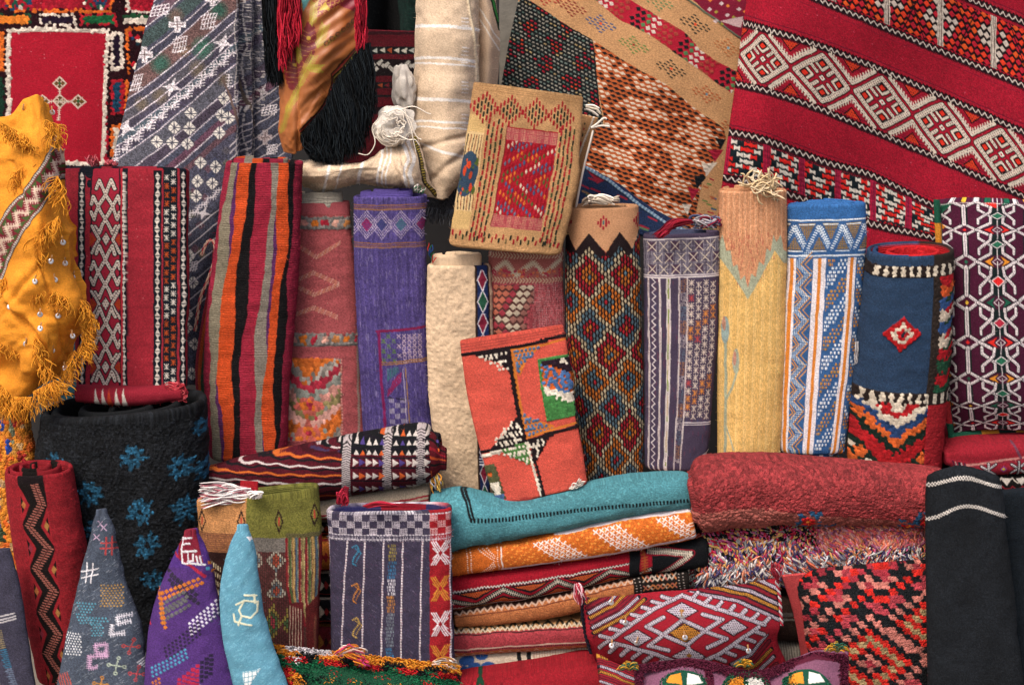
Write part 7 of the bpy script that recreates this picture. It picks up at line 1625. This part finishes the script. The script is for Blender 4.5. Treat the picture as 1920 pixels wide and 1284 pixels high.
for i in range(60):
    x, y = RS.uniform(900, 1120), RS.uniform(1262, 1310); cv.disk(x, y, RS.uniform(4, 9), ['12402c', '12402c', 'c81c1c', 'a81420'][i % 4], ry=5)
cv.pile(5, 5, .4, 2.6, .2, reg=(880, 1256, 1140, 1320), where=lambda x, y: y > 1264-(x-900)*.02)
slab('red_flower_rug', 'red folded rug with green and red tufted flowers at the bottom of the middle stack', 'rug', [(812, 1278), (880, 1262), (1000, 1245), (1090, 1232), (1132, 1236)], [(812, 1340), (900, 1340), (1000, 1340), (1090, 1340), (1134, 1335)], 5.44, cv, depth=1.2, n=3.4, group=STK, absx=True, app=1)
# brown and ribbed textiles in the gap right of the patterned cushion
cv = CV(130, 90, '2e1e18', 1420, 1100); cv.speck(.2); cv.line([(1420, 1138), (1550, 1142)], 4, '6c6860'); cv.rect(1420, 1128, 1550, 1134, '4c4440')
slab('brown_blanket', 'dark brown folded blanket in the gap between the two lower patterned cushions', 'blanket', [(1400, 1104), (1560, 1108)], [(1400, 1192), (1560, 1192)], 5.62, cv, absx=True, app=1)
cv = CV(130, 60, '8c8478')
for x in range(0, 130, 4): cv.line([(x, 0), (x, 60)], 1.6, '5c564e')
slab('ribbed_blanket', 'pale ribbed folded blanket under the dark brown blanket', 'blanket', [(1400, 1196), (1560, 1196)], [(1400, 1262), (1560, 1258)], 5.6, cv, m='warp')
# ================================================================== rose shag rug
PK = '7c2a2c'
cv = CV(460, 150, PK, 1300, 845); cv.mottle(.08, 26, 10)
bl = [(1300, 930), (1400, 928), (1500, 938), (1640, 948), (1760, 960)]
cv.poly(bl+[(1760, 1000), (1300, 1000)], '884840')
for (x, y) in ((1507, 950), (1690, 962), (1722, 945)):
    for i in range(26): cv.disk(x+RS.uniform(-20, 22), y+RS.uniform(-16, 20), 4, '1f4a6c')
    cv.disk(x, y+4, 12, 'b81818', ry=11); cv.disk(x, y+2, 4, 'c8701c')
for i in range(14): cv.disk(1530+i*2, 966+RS.uniform(-4, 6), 3.4, '1f4a6c')
cv.pile(5.2, 4.2, .42, 3.2, .2)
slab('rose_shag_rug', 'thick rose red shaggy rug folded under the yellow and blue rolls', 'rug', [(1298, 888), (1310, 866), (1349, 857), (1453, 858), (1591, 866), (1660, 874), (1764, 882)], [(1304, 975), (1320, 988), (1384, 978), (1487, 973), (1626, 976), (1700, 978), (1764, 978)], 5.56, cv, depth=1.3, n=2.5, back=1.1, m='shag', wob=4, sp=1.2, app=.25)
# ================================================================== multicolour shag
cv = CV(440, 110, '5c2a30', 1300, 985); cv.speck(.4)
ts_, inf = slab('multicolour_shag_rug', 'long pile shag rug of pink, orange, white and purple yarns below the rose rug', 'rug', [(1316, 996), (1400, 982), (1487, 976), (1620, 978), (1740, 980)], [(1328, 1096), (1418, 1090), (1522, 1064), (1640, 1056), (1740, 1052)], 5.58, cv, depth=.55, n=2.3, absx=True, part='backing')
N = 7500
u = RS.rand(N); v = RS.rand(N); top = np.interp(u, [0, .2, .4, .7, 1], [996, 982, 976, 978, 980]); bot = np.interp(u, [0, .25, .5, .75, 1], [1096, 1090, 1066, 1056, 1052])
x0 = 1314+u*428; y0 = top+(bot-top)*v; bulge = .047*np.sqrt(np.clip(1-(2*v-1)**2, 0, 1)); Y0 = 5.572-bulge
k = 9; t = np.linspace(0, 1, k)[None]
ln = RS.uniform(12, 26, (N, 1)); dirx = .45*np.sin(x0/37.+y0/19.)[:, None]+RS.uniform(-.6, .6, (N, 1))+.25; cur = RS.uniform(-1, 1, (N, 1))*8
dark = (v < .45) & (x0 < 1540)
X = x0[:, None]+dirx*ln*t+cur*np.sin(t*RS.uniform(2, 5, (N, 1))); Yp = y0[:, None]+ln*(t**1.2)*np.where(v < .25, .45, .9)[:, None]
YY = Y0[:, None]-S(5.5)*(9*np.sin(t*2.3)*RS.uniform(.5, 1.4, (N, 1)))-S(5.5)*3*np.sin(t*RS.uniform(3, 8, (N, 1)))
pa = np.array([hx(c) for c in ('101214', '901024', 'a02c50', 'b08848', '141416', '7c7c78', 'a04870')]); pb2 = np.array([hx(c) for c in ('b4563c', 'a8988c', 'a84058', '3a3250', 'c07458', 'b4acaa', '54486c', 'b88c50')])
pc = np.array([hx(c) for c in ('b85c42', 'b4aca8', '6c6c78', '322c4c', 'c0785c', 'a0a0a4', 'b8b0aa', '443a5c')])
q = RS.rand(N); co = np.where((v < .42+.2*np.sin(x0/60.))[:, None] & (x0 < 1530)[:, None], pa[(q*7).astype(int)], np.where((v < .62)[:, None], np.where((q < .35)[:, None], pa[(q*20).astype(int) % 7], pb2[(q*8).astype(int)]), pc[(q*8).astype(int)]))
co = np.where(((v < .5) & (x0 > 1530))[:, None], pb2[[2]+[0]][RS.randint(0, 2, N)]*.5+pb2[(q*8).astype(int)]*.5, co)
o = strands('long_pile', P(X, Yp, YY), RS.uniform(1.5, 2.3, N)*S(5.5), np.clip(co*1.12, 0, 1), ts_, sides=4); o['kind'] = 'stuff'
N = 260
t_x = RS.uniform(1300, 1330, N); t_y = RS.uniform(1000, 1100, N); X = t_x[:, None]-t*RS.uniform(0, 16, (N, 1))+4*np.sin(t*5+RS.rand(N, 1)*6); Yp = t_y[:, None]+t*RS.uniform(4, 22, (N, 1))
o = strands('side_pile', P(X, Yp, 5.53+.02*RS.rand(N, 1)+0*t), 1.5*S(5.5), pick(['101214', '6a6a68', 'a85040', '8c1c30', '3c3c3c'], N), ts_); o['kind'] = 'stuff'
# ================================================================== knotted mosaic rug
MC = ['101316', '8c2430', 'b0180e', 'a86258', '101316', '94303a', '8a7450', 'b06a60']
cv = CV(300, 260, '14171a', 1480, 1050)
def mos(x, y):
    i = np.floor(x/14.5).astype(int); j = np.floor(y/12.).astype(int); d = lambda X, Y: np.abs(i-int(X//14.5))+np.abs(j-int(Y//12))
    dd = np.minimum(d(1624, 1242), d(1755, 1166)); k_ = (i*5+j*3) % 7; seq = np.array([1, 3, 0, 2, 6, 2, 0, 3, 0, 5, 0, 2, 0, 3, 0, 1, 2, 0, 3, 0, 1, 0, 2, 0, 3, 0, 1, 0])[dd.clip(0, 27)]
    return np.where((dd > 6) & (k_ == 0), np.where(seq == 0, 5, 0), seq), MC
cv.cells(14.5, 12, mos, None, None, 'none', jit=.08)
cv.pile(7.25, 6.0, .14, 3.2, .14)
net = [[(1496, 1090, 5.5), (1530, 1072, 5.47), (1600, 1064, 5.45), (1680, 1057, 5.45), (1790, 1050, 5.5)], [(1505, 1150, 5.46), (1535, 1145, 5.41), (1605, 1140, 5.38), (1685, 1135, 5.38), (1790, 1130, 5.44)],
       [(1518, 1225, 5.44), (1545, 1222, 5.39), (1610, 1220, 5.36), (1688, 1215, 5.36), (1790, 1210, 5.42)], [(1528, 1310, 5.44), (1550, 1310, 5.39), (1612, 1310, 5.36), (1690, 1310, 5.36), (1790, 1310, 5.42)]]
tm = thing('mosaic_rug', 'rug knotted in red, black, pink and tan squares left of the black blanket', 'rug', P(1630, 1310, 5.42))
drape('knotted_face', net, cv, 'shag', absuv=True, wr=4, th=18, parent=tm, seed=51, jig=2.2)
cv = CV(90, 250, 'a83a3c'); cv.speck(.12)
drape('coral_lining', [[(1468, 1080, 5.5), (1508, 1076, 5.49)], [(1488, 1150, 5.5), (1515, 1150, 5.47)], [(1500, 1225, 5.5), (1524, 1225, 5.46)], [(1512, 1310, 5.5), (1534, 1310, 5.46)]], cv, 'kilim', parent=tm, th=8, seed=52)
surf = None
# ================================================================== black blankets on the right
cv = CV(200, 420, '14171b', 1730, 870); cv.speck(.25)
for yy0 in ((1735, 908, 1800, 893, 1880, 912), (1735, 972, 1806, 944, 1884, 966)):
    p_ = resample([(yy0[0], yy0[1]), (yy0[2], yy0[3]), (yy0[4], yy0[5])], 60)
    for sg in (-1, 1):
        z_ = [(x, y+sg*(3.2 if i % 2 else -3.2)) for i, (x, y) in enumerate(resample([(yy0[0], yy0[1]), (yy0[2], yy0[3]), (yy0[4], yy0[5])], 30))]; cv.line(z_, 1.5, 'bcb4ac', h=.8)
cv.mottle(.15, 40)
new_tube('black_blanket', 'black felt blanket with two white stitched lines standing folded at the lower right', 'blanket', [(1798, 875), (1770, 878), (1748, 887), (1737, 904), (1735, 1000), (1737, 1150), (1740, 1320)], [(1802, 875), (1834, 878), (1860, 887), (1876, 904), (1888, 1000), (1904, 1150), (1924, 1320)], (5.42, 5.32), cv, part='cover', depth=.36, n=2.7, m='black', cap0='close', wob=2.5, absx=True, app=1)
cv = CV(120, 420, '10161c', 1880, 900); cv.speck(.25)
new_tube('dark_blanket', 'blue black felt blanket half hidden at the right edge behind the black one', 'blanket', [(1868, 930), (1872, 1100), (1880, 1320)], [(1990, 920), (1995, 1100), (1995, 1320)], (5.5, 5.42), cv, part='cover', depth=.3, n=3, m='black', cap0='close', wob=2, absx=True, app=1)
# ================================================================== red cushion with sequins
CRD = '8c1022'
cv = CV(400, 200, CRD, 1080, 1080); cv.speck(.12)
LV = 'b4a8b2'
q_ = lambda pts: [(1080+x/3.692, 1040+y/3.692) for x, y in pts]
ST = []
for k_ in range(9): ST.append((q_([(60+k_*9, 300+k_*34), (150+k_*28, 250+k_*24), (170+k_*44, 210+k_*13)]), k_))
for k_ in range(7): ST.append((q_([(1420, 250+k_*34), (1300-k_*30, 190+k_*22), (1230-k_*75, 160+k_*16)]), k_))
for k_ in range(7): ST.append((q_([(1420-k_*16, 860-k_*52), (1340-k_*22, 900-k_*34), (1240-k_*28, 960-k_*34)]), k_))
for k_ in range(6): ST.append((q_([(90+k_*8, 960-k_*44), (200+k_*20, 1000-k_*46), (330+k_*24, 1030-k_*46)]), k_))
for p_, k_ in ST:
    c = ['b0a4b0', 'b0761c', '6e1020'][k_ % 3]; cv.line(p_, 8.5, '17101a'); cv.line(p_, 5.6, c, dash=None if k_ % 3 == 2 else (3.2, 2.2), h=.6)
cv.poly(q_([(100, 590), (400, 410), (720, 235), (900, 290), (1330, 425), (1380, 500), (1180, 680), (900, 830), (600, 830), (200, 700)]), CRD)
LAT = [q_(p) for p in ([(160, 640), (390, 475), (560, 362), (735, 272)], [(735, 272), (900, 348), (1060, 400), (1230, 455), (1300, 482)], [(1262, 498), (1130, 590), (1000, 680), (830, 755)], [(262, 612), (400, 648), (560, 692), (720, 750)],
    [(600, 552), (738, 452), (893, 522), (768, 622), (600, 552)], [(600, 552), (488, 496), (604, 432)], [(893, 522), (1012, 446), (876, 412)], [(600, 556), (502, 630), (640, 660)], [(893, 530), (1042, 580), (912, 640)], [(738, 452), (738, 430)], [(768, 622), (780, 650)])]
for (x, y) in ((240, 578), (312, 528), (385, 480), (458, 430), (530, 382), (600, 338), (668, 304)): LAT.append(q_([(x, y), (x-72, y-20)]))
for (x, y) in ((800, 305), (885, 343), (965, 372), (1050, 398), (1130, 425), (1212, 450), (1290, 478)): LAT.append(q_([(x, y), (x+42, y-42)]))
for (x, y) in ((1225, 522), (1160, 572), (1090, 620), (1025, 663), (955, 702), (890, 730)): LAT.append(q_([(x, y), (x+76, y+30)]))
for (x, y) in ((295, 622), (375, 644), (455, 666), (535, 690), (615, 716)): LAT.append(q_([(x, y), (x-64, y+52)]))
for l in LAT: cv.line(l, 9.6, '1a1018')
DM = [(425, 575, 96, 56, LV), (733, 385, 106, 60, LV), (1090, 500, 92, 56, LV), (780, 700, 112, 60, LV), (755, 540, 108, 62, 'b8761a')]
for (x, y, rx, ry, c) in DM: (X, Y), = q_([(x, y)]); cv.dia(X, Y, rx/3.69+3, ry/3.69+2.4, '1a1018')
for l in LAT: cv.line(l, 7.0, LV, h=1.1)
for l in LAT:
    for (x1, y1), (x2, y2) in zip(l[:-1], l[1:]):
        L_ = math.hypot(x2-x1, y2-y1)+1e-6; n_ = max(1, int(L_/3.9)); nx_, ny_ = -(y2-y1)/L_, (x2-x1)/L_
        for i in range(n_):
            for o in (-1.8, 1.8): t_ = (i+.5)/n_; cv.disk(x1+(x2-x1)*t_+nx_*o, y1+(y2-y1)*t_+ny_*o, .95, '1c1020')
for (x, y, rx, ry, c) in DM: (X, Y), = q_([(x, y)]); cv.dia(X, Y, rx/3.69, ry/3.69, c, h=1.1); cv.dots(4.2, 3.8, 1.05, '1c1020')
for (x, y) in ((733, 385), (780, 690)): (X, Y), = q_([(x, y)]); cv.dia(X, Y, 6, 4.5, '8a5a1c')
tcu = thing('sequin_cushion', 'red cushion with lilac lattice, orange centre and sewn sequins in front of the stack', 'cushion', P(1280, 1275, 5.4))
drape('cushion_front', [[(1092, 1122, 5.44), (1150, 1117, 5.42), (1240, 1107, 5.41), (1350, 1100, 5.42), (1454, 1088, 5.45)],
      [(1094, 1150, 5.4), (1160, 1148, 5.34), (1250, 1142, 5.31), (1350, 1136, 5.34), (1456, 1130, 5.4)],
      [(1098, 1190, 5.38), (1165, 1190, 5.31), (1265, 1188, 5.28), (1360, 1184, 5.31), (1461, 1172, 5.38)],
      [(1108, 1222, 5.4), (1175, 1232, 5.33), (1268, 1236, 5.3), (1362, 1232, 5.33), (1456, 1208, 5.4)],
      [(1128, 1262, 5.44), (1185, 1278, 5.4), (1268, 1288, 5.39), (1370, 1280, 5.4), (1470, 1250, 5.44)]], cv, 'canvas', absuv=True, wr=2.5, th=28, parent=tcu, seed=61, jig=.7)
for (x, y) in q_(((243, 330), (343, 470), (733, 425), (755, 572), (420, 610), (247, 628), (1195, 665))): sequin(x, y, float(np.interp(abs(x-1275), [0, 100, 180], [5.285, 5.315, 5.37]))-.014, 5.6, tcu)
pp_ = resample([(1092, 1122), (1092, 1150), (1098, 1190), (1108, 1225)], 40); tw_ = np.arange(40)
strands('twisted_edge', [P(pp_[:, 0]+2*np.sin(tw_*1.0+a), pp_[:, 1], 5.38-.003*np.cos(tw_+a)) for a in (0, 3.14)], .003, pick(['b0a4a4', '14121c'], 2), tcu, taper=False)
pp_ = resample([(1456, 1088), (1462, 1120), (1464, 1150), (1466, 1172)], 40)
strands('twisted_edge', [P(pp_[:, 0]+2*np.sin(tw_*1.0+a), pp_[:, 1], 5.38-.003*np.cos(tw_+a)) for a in (0, 3.14)], .003, pick(['c8bcbc', '8c1c2c'], 2), tcu, taper=False)
fringe('corner_tassel', (1078, 1094), (1086, 1092), 5.38, 26, (.25, 1), 34, ['a02a3c', 'c8a0a8', '8c1c2c'], 1.2, 3, parent=tcu)
fringe('corner_tassel', (1452, 1082), (1462, 1086), 5.36, 26, (-.1, -1), 26, ['a02a3c', 'c8a0a8', '8c1c2c'], 1.2, 4, parent=tcu)
cv = CV(130, 100, CRD, 1110, 1225)
for k_ in range(12): p_ = [(1110, 1226+k_*9), (1160, 1240+k_*10), (1240, 1275+k_*10)]; cv.line(p_, 6.5, '17101a'); cv.line(p_, 4.4, ['b0761c', '6e1020', 'b0a4b0'][k_ % 3], dash=None if k_ % 3 == 1 else (3.2, 2.2), h=.6)
drape('striped_cushion', [[(1124, 1230, 5.34), (1160, 1244, 5.32), (1230, 1268, 5.33)], [(1126, 1280, 5.28), (1165, 1284, 5.25), (1235, 1290, 5.27)], [(1126, 1345, 5.28), (1165, 1345, 5.25), (1235, 1345, 5.27)]], cv, 'canvas', absuv=True, th=20,
      label='striped corner of a second red cushion below the sequin cushion, left of the plum rug', cat='cushion')
GT = ['b07810', '1c5040', 'c88c1c', '245c48', '8a6c14']
def tassel(x, y, Y, parent, n=80, r=15, up=-1, label=True):
    t = np.linspace(0, 1, 9)[None]; a_ = RS.uniform(-1.1, 1.1, (n, 1)); L = r*RS.uniform(1.0, 1.9, (n, 1))
    X = x+np.sin(a_)*L*t*.8+2*np.sin(t*5+a_*7); Yp = y+up*np.cos(a_)*L*t+L*.5*t**3; return strands('tassel', P(X, Yp, Y-.012*np.sin(t*2)*RS.rand(n, 1)), 1.3*S(Y), pick(GT, n), parent)
# ================================================================== tufted plum rug, bottom right
MP = '6c4258'
cv = CV(460, 110, MP, 1165, 1205)
cv.speck(.08)
brd = [(1196, 1252), (1240, 1246), (1290, 1240), (1340, 1248), (1390, 1262), (1440, 1262), (1480, 1244), (1530, 1228), (1584, 1232)]
for p_ in (brd, [(1326, 1246), (1334, 1300)], [(1434, 1258), (1440, 1300)], [(1582, 1230), (1584, 1300)], [(1198, 1252), (1200, 1300)]): cv.line(p_, 15, '4a1226', h=4)
for (x, y) in ((1283, 1286), (1398, 1290), (1512, 1284)):
    cv.disk(x, y, 42, '0f4030', ry=30)
    for q_, (sx_, sy_) in enumerate(((-1, -1), (1, -1), (1, 1), (-1, 1))): cv.poly([(x+sx_*4, y+sy_*3), (x+sx_*34, y+sy_*6), (x+sx_*26, y+sy_*20), (x+sx_*6, y+sy_*25)], ['c87c10', 'd0ccc4'][q_ % 2], h=3)
tp = thing('plum_tufted_rug', 'plum rug with green edged white and orange tufted rounds at the bottom', 'rug', P(1390, 1330, 5.2))
drape('rug_face', [[(1192, 1247, 5.26), (1240, 1240, 5.25), (1290, 1233, 5.25), (1340, 1241, 5.25), (1390, 1254, 5.24), (1440, 1255, 5.24), (1482, 1236, 5.24), (1532, 1220, 5.24), (1590, 1222, 5.26)],
      [(1194, 1290, 5.2), (1240, 1288, 5.17), (1290, 1285, 5.16), (1340, 1288, 5.17), (1390, 1292, 5.17), (1440, 1292, 5.17), (1482, 1288, 5.17), (1532, 1280, 5.17), (1588, 1280, 5.2)],
      [(1196, 1350, 5.17), (1240, 1350, 5.12), (1290, 1350, 5.1), (1340, 1350, 5.11), (1390, 1350, 5.12), (1440, 1350, 5.11), (1482, 1350, 5.11), (1532, 1350, 5.12), (1588, 1350, 5.17)]], cv, 'plain', absuv=True, wr=2, th=16, parent=tp, seed=71, hs=.4)
def fuzz(name, pts_or_disks, Y, cols, parent, n, ln, r=1.1, up=None):
    """short pile standing out of a surface; pts: list of (x, y, spread_x, spread_y, colour list)"""
    X0, Y0, C_ = [], [], []
    for (x, y, sx_, sy_, cl, m_) in pts_or_disks:
        a_ = RS.rand(m_)*6.283; rr_ = np.sqrt(RS.rand(m_)); X0.append(x+sx_*rr_*np.cos(a_)); Y0.append(y+sy_*rr_*np.sin(a_)); C_.append(pick(cl, m_))
    X0, Y0, C_ = np.concatenate(X0), np.concatenate(Y0), np.concatenate(C_); N = len(X0); t = np.linspace(0, 1, 5)[None]
    L = ln*RS.uniform(.6, 1.3, (N, 1)); a_ = RS.rand(N, 1)*6.283; Yd = Y(X0, Y0)[:, None] if callable(Y) else np.full((N, 1), Y)
    X = X0[:, None]+np.cos(a_)*L*.6*t; Yp = Y0[:, None]+np.sin(a_)*L*.45*t+L*.35*t*t; YY = Yd-S(5.2)*L*1.0*np.sin(t*1.6)
    return strands(name, P(X, Yp, YY), r*S(5.2), C_, parent, sides=3)
YP = lambda x, y: 5.245-.0013*np.clip(y-1238, 0, 60)-.004
dsk = []
for (x, y) in ((1283, 1286), (1398, 1290), (1512, 1284)):
    for i in range(40): a_ = i*6.283/40; dsk.append((x+40*math.cos(a_), y+28*math.sin(a_), 5, 5, ['0d4a34', '0f3c2c', '145a40'], 30))
    for q_, (sx_, sy_) in enumerate(((-1, -1), (1, -1), (1, 1), (-1, 1))):
        cl = [['c87c10', 'b86c0c', 'd08c1c'], ['cfccc6', 'b8b8b4', 'dcd8d2']][q_ % 2]
        for (a_, b_) in ((10, 8), (20, 8), (28, 9), (12, 17), (22, 15)): dsk.append((x+sx_*a_, y+sy_*b_, 7, 5, cl, 80))
    for a_ in range(-24, 25, 6): dsk.append((x+a_, y, 4, 2.5, ['0d4a34', '0f3c2c'], 14)); dsk.append((x, y+a_*.8, 2.5, 4, ['0d4a34', '0f3c2c'], 14))
fuzz('tufted_round', dsk, YP, None, tp, 0, 7, 1.2)
dsk = []
for a_, b_ in zip(brd[:-1], brd[1:]):
    for i in range(14): t_ = i/14; dsk.append((a_[0]+(b_[0]-a_[0])*t_, a_[1]+(b_[1]-a_[1])*t_, 7, 7, ['3c0e20', '4c1428', '5a1c34'], 36))
for x in (1330, 1437, 1583, 1199):
    for y in range(1236 if x == 1583 else 1258, 1330, 7): dsk.append((x, y, 7, 6, ['3c0e20', '4c1428', '5a1c34'], 36))
fuzz('plum_border', dsk, YP, None, tp, 0, 8, 1.2)
tassel(1180, 1256, 5.2, tp, 90, 18); tassel(1396, 1250, 5.2, tp, 90, 16); tassel(1570, 1222, 5.18, tp, 90, 20)
# ================================================================== bright shaggy rug, bottom middle
cv = CV(350, 110, '0f3c28', 510, 1200)
tb2 = thing('bright_shag_rug', 'shaggy orange, green, red and black rug at the bottom in front of both open rolls', 'rug', P(680, 1330, 5.2))
net = [[(508, 1212, 5.22), (560, 1218, 5.22), (610, 1226, 5.22), (680, 1236, 5.22), (760, 1244, 5.22), (848, 1248, 5.22)], [(512, 1260, 5.14), (560, 1264, 5.13), (610, 1268, 5.12), (680, 1274, 5.12), (760, 1280, 5.13), (852, 1284, 5.15)], [(514, 1340, 5.1), (560, 1340, 5.08), (610, 1340, 5.08), (680, 1340, 5.08), (760, 1340, 5.08), (854, 1340, 5.1)]]
drape('backing', net, cv, 'shag', absuv=True, th=14, parent=tb2, seed=81)
YB = lambda x, y: 5.215-.0016*np.clip(y-(1212+(x-508)*.11), 0, 52)
OG, GN, RD_, BK_, WT_ = ['c8780c', 'b8640c', 'd08c18'], ['0c5034', '0a4028', '10603c'], ['a81018', '8c0c14', 'c01c1c'], ['0c0e10', '14181a', '1a1c1e'], ['c4bcc0', 'a8a4a8']
dsk = []
for x in range(510, 856, 5):
    e = 1212+(x-508)*.11
    dsk.append((x, e, 5, 5, WT_ if 530 < x < 625 else OG, 26)); dsk.append((x, e+8, 5, 5, OG if (x//40) % 2 else BK_, 30))
    dsk.append((x, e+18, 5, 6, [RD_, BK_, GN, RD_, WT_ if x % 90 < 18 else RD_][(x//14) % 5], 36)); dsk.append((x, e+29, 5, 6, GN, 34)); dsk.append((x, e+38, 5, 6, GN if (x//22) % 4 else RD_, 34))
    dsk.append((x, e+50, 5, 7, [BK_, OG, BK_, RD_, OG, BK_, GN][(x//17) % 7], 38)); dsk.append((x, e+64, 5, 8, [OG, OG, BK_, RD_, OG, BK_, GN][(x//22) % 7], 38))
o = fuzz('long_pile', dsk, YB, None, tb2, 0, 13, 1.35); o['kind'] = 'stuff'
hang('loose_yarn', [[(628, 1226), (650, 1208), (668, 1214)], [(640, 1230), (672, 1218), (690, 1226)]], 5.14, 60, 8, ['c87810', 'd0a090', 'c02c68', 'c8b8b0', 'b8640c'], 1.3, tb2, 6, dy=.03)
hang('loose_yarn', [[(655, 1222), (676, 1230), (694, 1248)], [(645, 1226), (665, 1238), (680, 1250)]], 5.14, 50, 8, ['c02c78', 'c87810', 'c03c30'], 1.3, tb2, 5, dy=.03)
hang('side_tassel', [[(812, 1240), (835, 1232), (856, 1238)], [(812, 1246), (838, 1246), (852, 1254)]], 5.13, 90, 4, ['c8b8a8', 'd0a08c', 'c8c0b8', 'b87820'], 1.3, tb2, 3, dy=.03)
